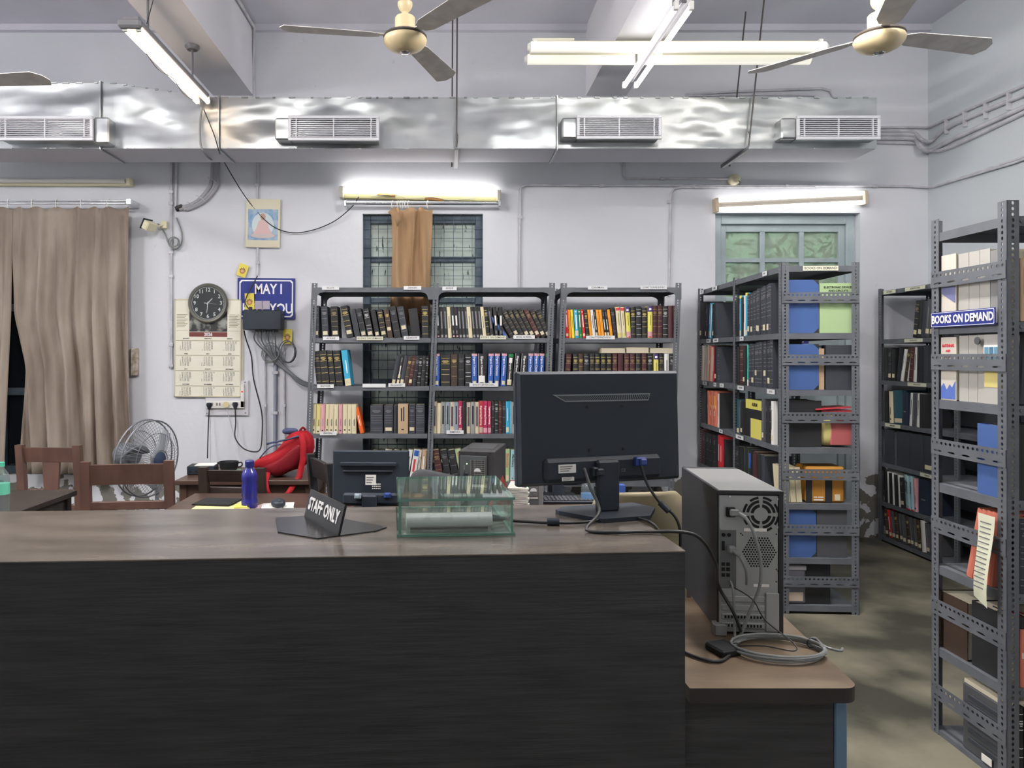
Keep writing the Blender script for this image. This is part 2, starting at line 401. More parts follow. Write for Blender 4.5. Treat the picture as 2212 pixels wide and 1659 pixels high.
def rack(label, M, bays, dp, levels, lean=0, group=None, braces=(), gussets=True, rear_skip=(), shelf_off=None):
    """slotted-angle rack; local x along the front, y inwards, origin at the front left foot"""
    r = thing('steel_rack', label, 'rack', group=group, M=M); r['levels'] = 1
    xs = [0]
    for b in bays: xs.append(xs[-1] + b)
    tl = math.tan(R(lean))
    for i, x in enumerate(xs):
        last = i == len(xs) - 1
        k0, k1 = (1, 2) if last else (0, 3)
        link('post', POST, r, T(x, 0, 0) @ RY(lean) @ RZ(90 * k0))
        link('post', POST, r, T(x, dp, 0) @ RY(lean) @ RZ(90 * k1))
    gm = {}
    for bi, b in enumerate(bays):
        for z in levels:
            link('shelf', shelf_mesh(b - .006, dp - .01), r, T(xs[bi] + .003 + z * tl, .005, z))
        if gussets:
            zt = levels[0]
            for y in (-.0025, dp + .001):
                for sx, x in ((1, xs[bi]), (-1, xs[bi] + b)):
                    key = (sx,)
                    if key not in gm:
                        o = MB().prism([(sx * a, c) for a, c in GUS], 0, .002).build('gusset', m_steel); gm[key] = o.data; bpy.data.objects.remove(o)
                    link('gusset', gm[key], r, T(x + zt * tl, y, zt))
    for (side, z) in braces:                                  # perforated end braces across the depth
        mb = MB(); hgt = .062
        x = (xs[-1] + .003 if side == 'R' else -.003) + z * tl
        slotted(mb, lambda u, t, k: (x + (k * .002), t + .002, z + u - .0), hgt * .5, dp - .004, .024, .006, .007)
        slotted(mb, lambda u, t, k: (x + (k * .002), t + .002, z - hgt * .5 + u), hgt * .5, dp - .004, .075, .004, .024)
        mb.build('brace', m_steel, r)
    return r
m_strip = mat('label_strip_paper', (226, 228, 230), .6)
m_strip2 = mat('label_strip_cream', (222, 222, 200), .6)
def strip(r, M, txt, wd, ht=.03, cream=False, size=.021, space=1):
    """printed paper strip stuck on a shelf lip; M: centre of the strip, facing local -Y"""
    o = MB().box(-wd / 2, wd / 2, -.001, 0, -ht / 2, ht / 2).build('paper_label', m_strip2 if cream else m_strip, r)
    o.matrix_basis = M; PMX[o.name] = PMX[r.name] @ M
    if txt: text(txt, size, m_ink, o, T(0, -.0012, 0) @ FRONT, 'lettering', bold=.0001, space=space)
    return o

# ------------------------------------------------------------------ books
def bm(n, c, rough=.6, **k): return mat('cloth_' + n, c, rough, **k)
BC = dict(black=bm('black', (34, 35, 38)), slate=bm('slate', (52, 56, 64)), maroon=bm('maroon', (72, 38, 42)), brown=bm('brown', (64, 50, 40)),
          navy=bm('navy', (32, 42, 62)), blue=bm('blue', (52, 92, 168), .4), cyan=bm('cyan', (64, 168, 206), .4), turq=bm('turquoise', (70, 206, 180), .4), green=bm('green', (32, 120, 70), .4),
          lgreen=bm('light_green', (166, 192, 144), .45), paleblue=bm('pale_blue', (160, 196, 204), .45), red=bm('red', (196, 36, 44), .4), magenta=bm('magenta', (178, 44, 86), .4),
          crimson=bm('crimson', (190, 60, 70), .4), orange=bm('orange', (240, 160, 48), .4), deep=bm('deep_orange', (230, 104, 40), .45), yellow=bm('yellow', (240, 214, 60), .4), pale=bm('pale_yellow', (226, 218, 110), .45),
          cream=bm('cream', (222, 212, 178)), straw=bm('straw', (214, 202, 130)), pink=bm('pink', (214, 160, 170)), ivory=bm('ivory', (204, 198, 186), .7), board=bm('board_blue', (62, 92, 148), .7), file=bm('file_grey', (176, 174, 168), .7), file2=bm('file_dark', (132, 132, 132), .7), white=bm('white', (226, 226, 222), .45), grey=bm('grey', (150, 152, 152)),
          bluegrey=bm('blue_grey', (140, 154, 164)), tan=bm('tan', (188, 162, 132)), dgrey=bm('dark_grey', (74, 76, 80)), beige=bm('beige', (196, 180, 164)), salmon=bm('salmon', (206, 120, 100)), purple=bm('purple', (74, 56, 120), .4),
          gold=mat('gilt', (212, 190, 112), .35, .2), silver=mat('silver_print', (206, 208, 208), .5), ink=m_ink, dim=mat('dull_print', (120, 120, 124), .6),
          paper=mat('book_pages', (220, 212, 190), .8), stick=mat('call_label', (214, 204, 172), .7), gilt2=mat('faint_gilt', (150, 136, 96), .5), redprint=mat('red_print', (200, 60, 70), .5), wht=m_whiteink,
          lime=bm('lime', (150, 190, 70), .4), dteal=bm('dark_teal', (38, 84, 96), .5))
# style: (words, cover, prints) ; a print is (colour, x0, x1, z0, z1) as fractions of the spine
def bands(c, zs, ttl=True, c2=None):
    out = [(c, 0.06, .94, z, z + .012) for z in zs]
    if ttl: out += [(c2 or c, .2, .8, .80, .815), (c2 or c, .14, .86, .765, .785), (c2 or c, .28, .72, .735, .75)]
    return out
B1 = [.88, .70, .52, .36, .12]
def dashes(c, x0, x1, z0, z1, n):
    d = (z1 - z0) / n
    return [(c, x0, x1, z0 + i * d, z0 + (i + .72) * d) for i in range(n)]
ST = {
 'bk': ('black gilt-banded book', 'black', bands('gold', B1)),
 'bg': ('black book with faint gilt', 'black', bands('gilt2', B1)),
 'bs': ('black book with silver lines', 'black', bands('silver', [.9, .68, .42, .3, .1])),
 'bd': ('dark dull-lettered book', 'black', bands('dim', [.84, .5, .22])),
 'bp': ('plain black book', 'black', []),
 'sl': ('slate book with dull lines', 'slate', bands('dim', [.9, .62, .4, .2])),
 'sp': ('plain slate grey book', 'slate', []),
 'sm': ('slate many-banded volume', 'slate', bands('dim', [.93, .86, .62, .54, .46, .36, .18, .1])),
 'mr': ('maroon gilt-banded book', 'maroon', bands('gilt2', B1)),
 'mp': ('plain maroon book', 'maroon', []),
 'br': ('brown gilt-titled book', 'brown', bands('gilt2', [.82, .6, .3], True, 'gold')),
 'K': ('black paperback, white block, pink foot', 'black', [('wht', .3, .75, .40, .72), ('dim', .3, .6, .14, .24), ('pink', .25, .8, .03, .08)]),
 'G': ('thin black grey-titled paperback', 'black', [('dim', .3, .7, .3, .86), ('grey', .2, .8, .02, .10)]),
 'W': ('worn cream paperback', 'cream', [('dim', .4, .6, .32, .7)]),
 'cr': ('cream dark-titled paperback', 'cream', [('ink', .55, .68, .26, .5), ('dim', .38, .46, .28, .46), ('ink', .3, .7, .1, .145)]),
 'ys': ('straw yellow paperback', 'straw', [('ink', .55, .7, .26, .48), ('cream', 0, 1, 0, .24), ('ink', .3, .7, .05, .10)]),
 'pk': ('pink dark-titled paperback', 'pink', [('dim', .5, .64, .26, .5), ('ink', .3, .7, .08, .13)]),
 'tn': ('thick tan book', 'tan', [('ink', .3, .42, .42, .86), ('ink', .52, .64, .42, .9), ('ink', .35, .6, .12, .16)]),
 'cy': ('cyan paperback with cream foot', 'cyan', [('wht', .5, .66, .35, .72), ('cream', 0, 1, 0, .2), ('stick', .2, .8, .06, .16)]),
 'cp': ('bright cyan paperback', 'cyan', [('wht', .4, .6, .4, .8), ('stick', .1, .9, .04, .2)]),
 'cw': ('white-striped cyan paperback', 'cyan', [('wht', .72, .95, .02, .98)]),
 'tq': ('turquoise white-footed book', 'turq', [('wht', 0, 1, .0, .15), ('ink', .4, .5, .4, .7)]),
 'gy': ('grey dark-titled paperback', 'grey', [('ink', .3, .72, .30, .88)]),
 'gb': ('blue-grey dark-titled paperback', 'bluegrey', [('ink', .34, .66, .30, .88)]),
 'gc': ('grey-beige paperback, dark panel', 'beige', [('dgrey', .25, .75, .24, .86), ('stick', .05, .95, .02, .2)]),
 'cl': ('plain cream paperback', 'cream', []),
 'rd': ('red white-titled paperback', 'red', [('wht', .35, .65, .38, .82), ('stick', .1, .9, .06, .16), ('wht', .3, .7, .9, .94)]),
 'or': ('orange paperback', 'orange', [('ink', .45, .52, .4, .7)]),
 'dp': ('deep orange paperback', 'deep', [('wht', .4, .6, .3, .7)]),
 'ye': ('yellow paperback', 'yellow', [('ink', .42, .55, .35, .78)]),
 'bl': ('sky blue white-titled paperback', 'cyan', [('wht', .36, .66, .3, .82), ('stick', .05, .95, .08, .26), ('wht', .3, .7, .9, .95)]),
 'gn': ('green white-titled paperback', 'green', [('wht', .36, .62, .38, .82), ('lime', .3, .75, .06, .14), ('wht', .3, .7, .9, .95)]),
 'wh': ('white dark-titled paperback', 'white', [('ink', .42, .58, .34, .8)]),
 'bw': ('black white-titled paperback', 'black', [('wht', .36, .64, .3, .66), ('dim', .35, .65, .78, .92), ('stick', .15, .85, .08, .2)]),
 'cb': ('cream red-headed paperback', 'cream', [('redprint', .05, .95, .88, .97), ('ink', .45, .55, .4, .8), ('straw', .0, 1, .02, .16)]),
 'yp': ('yellow purple-headed paperback', 'pale', [('purple', 0, 1, .82, 1), ('wht', .25, .75, .87, .93), ('ink', .45, .56, .4, .72), ('pink', 0, 1, .02, .2), ('redprint', .1, .9, .01, .05)]),
 'oc': ('blue Organic Chemistry paperback', 'blue', [('pink', 0, 1, .93, 1), ('stick', .2, .8, .04, .16)]),
 'ob': ('black Organic Chemistry paperback', 'black', [('dim', .3, .75, .84, .93), ('grey', 0, .08, 0, 1), ('wht', .08, .92, .0, .32), ('dgrey', .2, .8, .03, .12)]),
 'og': ('green-headed Organic Chemistry paperback', 'black', [('green', 0, 1, .9, 1), ('wht', .2, .8, .72, .88), ('stick', .1, .9, .03, .2)]),
 'ed': ('magenta Engineering Drawing paperback', 'magenta', [('pink', .05, .95, .03, .18)]),
 'er': ('red Engineering Drawing paperback', 'crimson', [('beige', .05, .95, .03, .2)]),
 'mc': ('pale blue Machinery paperback', 'paleblue', [('redprint', 0, 1, .0, .04), ('ink', .35, .5, .08, .12)]),
 'el': ('light green Electronics paperback', 'lgreen', [('stick', .15, .9, .04, .2)]),
 'bwh': ('white blue-headed red-titled paperback', 'white', [('blue', .1, .9, .80, .98), ('redprint', .25, .6, .3, .7)]),
 'wb': ('blue-white paperback', 'white', [('blue', 0, 1, .60, .9)]),
 'tb': ('taupe white-titled paperback', 'tan', [('wht', .4, .6, .2, .8), ('brown', 0, .1, 0, 1)]),
 'bu': ('plain blue book', 'blue', []),
 'nv': ('navy blue book', 'navy', [('dim', .3, .7, .4, .44)]),
 'sa': ('salmon red paperback', 'salmon', [('wht', .3, .6, .5, .6)]),
 'sr': ('red-orange white-titled paperback', 'salmon', [('orange', 0, 1, .55, .9), ('wht', .3, .7, .3, .45)]),
 'bi': ('beige paper bound volume', 'beige', []),
 'wg': ('pale grey paper bound volume', 'white', []),
 'dg': ('thin dark grey book', 'dgrey', [('dim', .4, .6, .2, .8)]),
 'dt': ('dark teal paperback', 'dteal', [('stick', .1, .9, .03, .16)]),
 'lm': ('dark lime-striped paperback', 'black', [('lime', 0, .35, 0, 1), ('blue', .45, .95, .5, .9), ('yellow', .45, .95, .15, .3)]),
 'ty': ('teal yellow-headed paperback', 'cyan', [('yellow', 0, 1, .93, 1), ('wht', .25, .45, .3, .8), ('stick', .2, .8, .02, .14)]),
 'rs': ('bright red white-titled book', 'red', [('wht', .4, .6, .3, .75)]),
}
TTL = {'oc': ('Organic Chemistry', 'wht', .62, .5), 'ob': ('Organic Chemistry', 'wht', .62, .55), 'og': ('Organic Chemistry', 'wht', .45, .5),
       'ed': ('Engineering Drawing', 'wht', .56, .5), 'er': ('Engineering Drawing', 'wht', .56, .5), 'mc': ('Machinery', 'ink', .66, .5), 'el': ('Electronics', 'redprint', .66, .5)}
ORD = 'zeroth first second third fourth fifth sixth seventh eighth ninth tenth eleventh twelfth thirteenth fourteenth fifteenth sixteenth seventeenth eighteenth nineteenth twentieth'.split() + \
      ['twenty-' + s for s in 'first second third fourth fifth sixth seventh eighth ninth'.split()] + ['thirtieth', 'thirty-first', 'thirty-second', 'thirty-third']
NB = [0]
def book(M, w_, h, d, style, label, group, lean=0, flags='', bulge=None):
    """M: foot of the book's spine side at its pivot corner; local x = thickness, y = depth, z = height; the spine looks to -y"""
    words_, cover, prints = ST[style]; NB[0] += 1
    x0 = -w_ if lean > 0 else 0.0; x1 = x0 + w_
    bl = min(.005, w_ * .16) if bulge is None else bulge
    prof = [(x0 + w_ * t, -bl * math.sin(math.pi * t)) for t in (0, .12, .3, .5, .7, .88, 1)]
    t_ = min(.0028, w_ * .12); mb = MB(); n = len(prof)
    inner = [(x1 - t_, .004), (x0 + t_, .004)]
    loop = prof + [(x1, d), (x1 - t_, d)] + inner + [(x0 + t_, d), (x0, d)]
    k = len(loop); vs = [(x, y, z) for z in (0, h) for x, y in loop]
    fs = [(i, (i + 1) % k, k + (i + 1) % k, k + i) for i in range(k)]
    a = n + 0                                           # indices: x1d=n, x1-t d=n+1, in1=n+2, in0=n+3, x0+t d=n+4, x0 d=n+5
    for o, rev in ((0, True), (k, False)):
        caps = [tuple(o + i for i in list(range(n)) + [n + 2, n + 3]), (o + n - 1, o + n, o + n + 1, o + n + 2), (o + n + 3, o + n + 4, o + n + 5, o + 0)]
        fs += [c[::-1] if rev else c for c in caps]
    mb.add(vs, fs)
    o = mb.build('book', BC[cover], None, smooth=0)
    o.matrix_world = M @ RY(lean); PMX[o.name] = M @ RY(lean)
    tag(o, label, 'book', group)
    MB().box(x0 + t_, x1 - t_, .004, d - .004, .004, h - .004).build('pages', BC['paper'], o)
    prints = list(prints)
    def patch(mb, px0, px1, z0, z1, mi, off):
        pts = []
        for i in range(5):
            t = px0 + (px1 - px0) * i / 4
            pts.append((x0 + w_ * t, -bl * math.sin(math.pi * min(max(t, 0), 1)) - off))
        vs = [(x, y, z) for z in (z0 * h, z1 * h) for x, y in pts]
        mb.add(vs, [(i, i + 1, 6 + i, 5 + i) for i in range(4)], mi)
    if prints:
        cs = []; mb = MB()
        for q, (c, a0, a1, z0, z1) in enumerate(prints):
            if c not in cs: cs.append(c)
            patch(mb, a0, a1, z0, z1, cs.index(c), .0004 + .00005 * (q % 7))
        mb.build('spine_print', [BC[c] for c in cs], o)
    if 's' in flags or 'S' in flags:
        z = .09 if 's' in flags else .26
        z += rnd.uniform(-.01, .02)
        mb = MB(); patch(mb, .14, .86, z, z + .12, 0, .001); mb.build('call_label', BC['stick'], o)
    if style in TTL:
        s, c, cx, _ = TTL[style]
        text(s, min(w_ * .62, h * 1.35 / len(s)), BC[c], o, T(x0 + w_ * .5, -bl - .0008, h * cx) @ RY(90) @ FRONT, 'spine_title', bold=.0004, ext=.0002)
    return o
def row_px(specs, Y, z, dpt, where, group, jit=.0):
    """books read off the photograph on a shelf parallel to the picture: (x of the bottom left, width, height, lean, style, flags) in pixels"""
    for i, s in enumerate(specs):
        xb, w_, h, lean, st = s[:5]; fl = s[5] if len(s) > 5 else ''
        k = Y / FPX; wm = w_ * k; x = PX(xb, Y)
        if lean > 0: x += wm / max(.5, math.cos(R(lean)))
        dy = .03 if 'r' in fl else rnd.uniform(0, .012)
        book(T(x, Y + dy, z + .0006), wm * .97, h * k / math.cos(R(lean)) * .985, min(dpt, max(.13, h * k * .7)), st, f'{ST[st][0]}, {ORD[i + 1]} from left, {where}', group, lean, fl)
def row_seq(specs, M, s0, where, group, side='left'):
    """books packed one after another: (thickness, height, depth, lean, style, flags, gap before) in metres, in the shelf's own frame M"""
    x = s0
    for i, s in enumerate(specs):
        w_, h, d, lean, st = s[:5]; fl = s[5] if len(s) > 5 else ''; gap = s[6] if len(s) > 6 else .001
        x += gap; adv = w_ / max(.5, math.cos(R(lean)))
        px = x + adv if lean > 0 else x
        book(M @ T(px, rnd.uniform(.004, .018), .0006), w_ * .985, h, d, st, f'{ST[st][0]}, {ORD[i + 1]} from {side}, {where}', group, lean, fl)
        x += adv

# ---- back racks: two bays sharing a post, and one more bay to their right
LV = [2.005, 1.630, 1.272, .918, .560, .20]
LEAN = 2.1; YR = 5.5; TL = math.tan(R(LEAN))
xa, xb, xc = -1.0835, -.0775 - .108, .842 - .0735
rA = rack('two-bay grey slotted steel rack in front of the grilled window', T(xa, YR, 0), [.902, .905], .46, LV, LEAN, braces=[('L', .70)])
rB = rack('one-bay grey slotted steel rack standing right of the window', T(xa + 1.807 + .046, YR, 0), [.892], .46, LV, LEAN)
def strips_px(r, Y, items):
    for px, py, wpx, txt, cream in items:
        k = Y / FPX
        c = P(px, py, Y - .0035) - PMX[r.name].to_translation()
        strip(r, T(c.x, c.y - .0005, c.z), txt, wpx * k, .0275, cream, .019)
strips_px(rA, YR, [(714, 622, 37, 'ACLEY', 0), (891, 622, 38, 'ARFKEN', 0), (971, 623, 31, 'BEISER', 0), (715, 731, 35, 'ATKINS', 0), (799, 731, 57, 'BOOKS ON DEMAND', 1),
    (889, 730, 34, 'AZAROFF', 0), (1065, 729, 56, 'BOOKS ON DEMAND', 1), (1132, 728, 46, 'BHAL & BHAL', 0), (703, 834, 36, 'BADGER', 0), (808, 833, 50, '', 0), (857, 832, 36, 'BALLANEY', 0),
    (1045, 831.5, 62, 'BHATT &PANCHAL', 0), (709, 936, 36, 'BANSAL', 0), (983, 933.5, 37, 'BIMBHRA', 0), (893, 1036, 36, 'ATWELL', 0)])
strips_px(rB, YR, [(1291, 621.5, 42, 'CHAPMAN', 0), (1412, 621, 57, 'CHATTOPADHYAY', 0), (1297, 729, 62, 'CHATTOPADHYAY', 0)])
text('CHEM', .019, m_whiteink, rB, T(PX(1350, YR) - PMX[rB.name].to_translation().x, -.0035 + .006 - .006, PZ(727.5, YR)) @ FRONT, 'lettering')
YB = 5.515
u1, u2, u3 = 'left bay, window rack', 'right bay, window rack', 'rack right of window'
row_px([(676, 13, 71, 0, 'sl', 's'), (696, 14, 69, -3, 'sl', 's'), (717, 15, 69, -3, 'bg', 's'), (749, 15, 69, -12, 'bk', 's'), (767, 12, 62, -11, 'sp'), (781, 12, 63, -12, 'bd', 's'), (795, 12.5, 63, -11, 'bs', 's'),
        (811, 10, 61, -10, 'bp', 's'), (824, 12, 62, -10, 'bk', 's'), (838, 11, 62, -9, 'br', 'S'), (852, 14, 68, -10, 'bd'), (869, 14, 68, -10, 'sl', 'S'), (889, 20, 64, -7, 'bp', 'r'), (912, 14.5, 70, -1, 'bk')],
       YB, LV[1], .20, 'top row, ' + u1, 'black bound books, top left shelf')
row_px([(684, 13, 76, -6, 'bg'), (697, 15.5, 77, -6, 'bk'), (713, 12, 77, -6, 'bk'), (726, 15, 77, -5.5, 'bk'), (746, 13, 78, -7, 'cy'),
        (844, 9, 66, 11, 'sp', 's'), (854.5, 7, 67, 10, 'bw', 'S'), (862, 9, 66, 10, 'sp', 's'), (871.5, 8.5, 65, 10, 'br'), (880.5, 8.5, 66, 9, 'mr', 's'), (890, 8, 66, 8, 'bd'), (899, 8.5, 66, 5, 'bs'), (908.5, 8, 66, 4, 'bd'), (917, 6, 66, 3, 'bs')],
       YB, LV[2], .20, 'second row, ' + u1, 'books on the second shelf of the left bay')
row_px([(668.5, 3, 64, 2, 'pk'), (672, 9.3, 64, 1.5, 'cr'), (682, 9.6, 64, 1.5, 'ys'), (692, 8.6, 64, 1.3, 'pk'), (701, 9, 64, 1.2, 'cr'), (710.5, 9.4, 64, 1, 'cr'), (720.5, 9.3, 64, 1, 'cr'), (730.5, 8.3, 64, .8, 'pk'), (739.5, 9.5, 64, .6, 'cr'), (750, 8.6, 64, .4, 'cr'), (759.5, 10, 64, 0, 'cr', 's'),
        (778, 8, 56, -12, 'dp', ''), (799, 28, 62, 0, 'sm', 'r'), (829, 20, 62, 0, 'sm', 'rs'), (850, 8, 62, 0, 'sp', 'r'), (859.5, 22.5, 65, 0, 'tn'), (883, 14, 64, 0, 'sl', 's'), (898, 19.5, 64, 0, 'sm')],
       YB, LV[3], .19, 'third row, ' + u1, 'books on the third shelf of the left bay')
row_px([(790, 13, 66, 11, 'bk'), (806, 9, 66, 11, 'bd'), (818, 14, 68, 11, 'wb'), (836, 14, 67, 11, 'bs'), (854, 12, 66, 11, 'wb'), (870, 10, 68, 10, 'wh'), (883, 13, 69, 9, 'bwh'), (898.5, 5, 68, 7, 'wh'), (905, 12, 69, 5, 'tb')],
       YB, LV[4], .19, 'fourth row, ' + u1, 'leaning books on the fourth shelf of the left bay')
seq = 'K G G W K K G G G W G G G W bk G K K'.split()
xs2 = [943.5, 952, 960.5, 968, 977, 984.5, 992, 999.5, 1007, 1013, 1021.5, 1029, 1036.5, 1043, 1051.5, 1060, 1069.5, 1079]
row_px([(x, {'W': 8.2, 'bk': 8}.get(s, 7.4), 68, -2.5 - .25 * i if i < 16 else (-4 if i == 16 else -1), s) for i, (x, s) in enumerate(zip(xs2, seq))] +
       [(1090, 7, 55, -37, 'bu')] + [(1103 + 11.3 * i, 10, 62 - abs(i - 4), -29 + .7 * i, 'mr' if i == 5 else 'bg', 's' if i in (1, 3, 4, 5, 6, 7) else '') for i in range(8)],
       YB, LV[1], .19, 'top row, ' + u2, 'books on the top shelf of the right bay')
row_px([(937.5, 11.5, 71, .5, 'oc'), (952, 21, 69, 0, 'bk'), (974.3, 14, 70, 0, 'br'), (990, 13, 70, 0, 'bd'), (1005, 13, 69, 0, 'bs'), (1019, 12, 71, 0, 'oc'), (1033, 16, 71, 0, 'ob'), (1053.5, 11.5, 71, 1.5, 'oc'), (1067, 11.5, 71, 1.5, 'oc'), (1081, 11.5, 71, 2.5, 'oc'),
        (1093.5, 11.5, 70, 4, 'og'), (1107, 11.5, 71, 5, 'ob'), (1122, 14, 71, 4, 'ob'), (1138, 11, 71, 3, 'oc'), (1150.5, 11, 71, 3, 'oc'), (1163, 10.5, 71, 2.5, 'oc'), (1176, 12, 71, 2, 'og')],
       YB, LV[2], .21, 'second row, ' + u2, 'books on the second shelf of the right bay')
row_px([(933, 9.5, 70, 1, 'gc'), (943, 8.5, 67, 1, 'cl'), (952, 9.5, 69, .5, 'gy'), (962, 9.2, 69, .5, 'gb'), (971.7, 9.2, 69, .5, 'gc'), (981.3, 9, 69, 0, 'gb'), (990.6, 7.8, 71, 0, 'ed'), (998.8, 8.4, 70, 0, 'bp'), (1008, 8.6, 68, 0, 'gc'), (1017, 9.2, 69, 0, 'gy'), (1026.6, 7.8, 69, 0, 'gc'),
        (1035, 8.6, 71, 0, 'er'), (1044, 9.6, 71, 0, 'ed'), (1054, 7.6, 71, 0, 'ed'), (1062, 6.6, 70, 0, 'bd'), (1069, 7.6, 70, 0, 'bs'), (1077, 7.6, 70, 0, 'mr'), (1085, 7.6, 70, 0, 'bd'), (1093, 7.4, 70, 0, 'cp'), (1100.7, 4.5, 71, 0, 'cw'), (1105.6, 9.2, 69, 0, 'gy'), (1115, 7, 69, 0, 'gb')],
       YB, LV[3], .20, 'third row, ' + u2, 'books on the third shelf of the right bay')
row_px([(944, 15, 68, -9, 'mr'), (962, 14, 68, -9, 'bd'), (978, 15, 68, -9, 'bd'), (996, 13, 70, -11, 'el'), (1080, 8, 70, 0, 'el'), (1089, 11.5, 70, 1, 'el'), (1101.5, 11, 69, 1.5, 'mc'), (1114, 10, 70, 1, 'el')],
       YB, LV[4], .20, 'fourth row, ' + u2, 'books on the fourth shelf of the right bay')
row_px([(1217.5, 3.8, 60, -1.5, 'wh'), (1222.5, 6.4, 62, -2.5, 'rd'), (1230, 5.6, 62, -3.5, 'or'), (1236.4, 5.6, 62, -4, 'ye'), (1243, 8, 62, -3.5, 'bl'), (1252, 6.4, 62, -4, 'gn'), (1259.5, 6.2, 62, -5, 'rd'), (1266.5, 7, 61, -5, 'bk'), (1275, 5.4, 62, -6, 'or'), (1281, 6.4, 62, -5.5, 'wh'),
        (1287.6, 5.4, 61, -6, 'bw'), (1294, 5.8, 62, -6.5, 'or'), (1300.4, 5.8, 62, -6.5, 'or'), (1306.8, 5.6, 61, -7, 'bw'), (1313, 5.4, 61, -7, 'bw'), (1319, 5.6, 62, -7, 'or'), (1326.5, 7.6, 66, -7, 'bd'), (1335, 9.5, 68, -5, 'cb'), (1345, 7.5, 68, -4, 'cb'), (1354, 9.5, 68, -3, 'yp'),
        (1364, 10.6, 67, -1.5, 'bk'), (1375, 11.8, 69, -1, 'bs'), (1387.5, 11, 67, -.6, 'bk'), (1399.5, 10, 70, 0, 'yp'), (1410.2, 10.2, 71, 0, 'mr'), (1421, 10.6, 71, 0, 'mr'), (1432.2, 11.2, 70, 0, 'bs'), (1444, 10.4, 71, 0, 'mp'), (1455, 9.2, 71, 0, 'mr')],
       YB, LV[1], .19, 'top row, ' + u3, 'books on the top shelf right of the window')
row_px([(1218, 12, 70, 4, 'mr')] + [(x, 11, 71, 0, s) for x, s in zip([1238, 1249.8, 1261.5, 1274, 1286, 1298, 1310.5, 1323.5, 1336, 1349, 1361.5, 1374, 1386.5, 1399.5], 'bk br bs bg bk bk bk mr mp mr mr bg mr bs'.split())] +
       [(1413, 10.5, 71, 0, 'yp'), (1425, 9.5, 71, 0, 'bg'), (1436, 10, 71, 0, 'wh'), (1447.5, 11.5, 71, 0, 'bs')],
       YB, LV[2], .20, 'second row, ' + u3, 'books on the second shelf right of the window')
# three worn books lying on top of that row, fore-edges out
for i, (x0, x1, y0, y1, rot, nm) in enumerate([(1300, 1352, 744, 755, -1.5, 'first'), (1354, 1403, 742, 754.5, 1, 'second'), (1405, 1455, 743.5, 754.5, 0, 'third')]):
    wd = (x1 - x0) * YB / FPX; ht = (y1 - y0) * YB / FPX
    b = MB().box(0, wd, 0, .15, 0, .002, c=.0006).box(0, wd, 0, .15, ht - .002, ht, c=.0006).box(.0, wd, .146, .15, .002, ht - .002).build('book', BC['cream'])
    b.matrix_world = T(PX(x0, YB), YB + .01, LV[2] + 71 * YB / FPX + .0015) @ RY(0); PMX[b.name] = b.matrix_world.copy()
    tag(b, f'worn cream book lying flat on the dark row, {nm} from left of three', 'book', 'books lying flat above the second shelf row')
    pg = MB(); n = 8
    for q in range(n): pg.box(.002, wd - .002 - .004 * math.sin(q * 1.3) ** 2, .002 + .002 * (q % 2), .145, .002 + (ht - .004) * q / n, .002 + (ht - .004) * (q + .9) / n)
    pg.build('pages', BC['paper'], b)

# ---- double-sided rack by the door: its books look left, its end looks at us
LM = [2.02, 1.63, 1.30, .965, .640, .325, .05]
MID = T(1.938, 4.30, 0) @ RZ(-3)                                # local x: across the end, local y: along the side, away from us
rM = rack('double-sided grey steel rack whose end faces the counter, before the teal door', MID @ T(0, 1.70, 0) @ RZ(-90), [.85, .85], .44, LM, 0, gussets=False,
          braces=[('R', z) for z in (1.835, 1.475, 1.14, .81, .49, .19)])
SIDE = lambda z: MID @ T(0, 1.70, z) @ RZ(-90)                  # shelf frame: x from the far end towards us, y into the rack
def g(n, **k): return n
far, near = 'far bay, door rack side', 'near bay, door rack side'
gM = 'books on the left side of the rack by the door'
def mk(lst, d=.17): return [(a, b, d) + tuple(c) for a, b, *c in lst]
row_seq(mk([(.06, .30, 0, 'bp', 's'), (.035, .29, 0, 'bp'), (.03, .27, 6, 'bd', 's', .02), (.03, .26, 6, 'bp', ''), (.025, .26, 6, 'nv'), (.03, .25, 6, 'bp'), (.035, .27, 8, 'cp', ''), (.03, .27, 8, 'cw'), (.035, .26, 0, 'bd', 's', .03), (.04, .27, 0, 'bp'), (.035, .26, 0, 'sp')]), SIDE(LM[1]), .03, 'top row, ' + far, gM, 'far end')
row_seq(mk([(.045, .26, 0, 'bp'), (.04, .275, 0, 'ty', '', .01), (.035, .26, 0, 'bp'), (.03, .27, 0, 'wh'), (.045, .285, 0, 'ty')] + [(.046, .275 + .004 * i, 0, 'sm', 's' if i % 3 != 2 else '') for i in range(9)]), SIDE(LM[1]), .90, 'top row, ' + near, gM, 'far end')
row_seq(mk([(.035, .28, 5, 'bi'), (.035, .275, 5, 'wg'), (.04, .28, 6, 'bi'), (.035, .27, 6, 'wg'), (.04, .28, 7, 'bi'), (.035, .27, 8, 'sa'), (.045, .26, 8, 'bi'), (.03, .265, 6, 'rs', '', .02), (.05, .27, 0, 'bp', 's'), (.05, .265, 0, 'sp'), (.05, .26, 0, 'sm')]), SIDE(LM[2]), .06, 'second row, ' + far, gM, 'far end')
row_seq(mk([(.05, .26, 0, 'bp'), (.075, .265, 0, 'mr', '', .01), (.04, .25, 0, 'bp', 's'), (.04, .27, 0, 'tq', '', .01)] + [(.05, .272 + .003 * i, 0, 'sm', ('', 's', 'S', '', '', 'S', 's', '')[i]) for i in range(8)]), SIDE(LM[2]), .90, 'second row, ' + near, gM, 'far end')
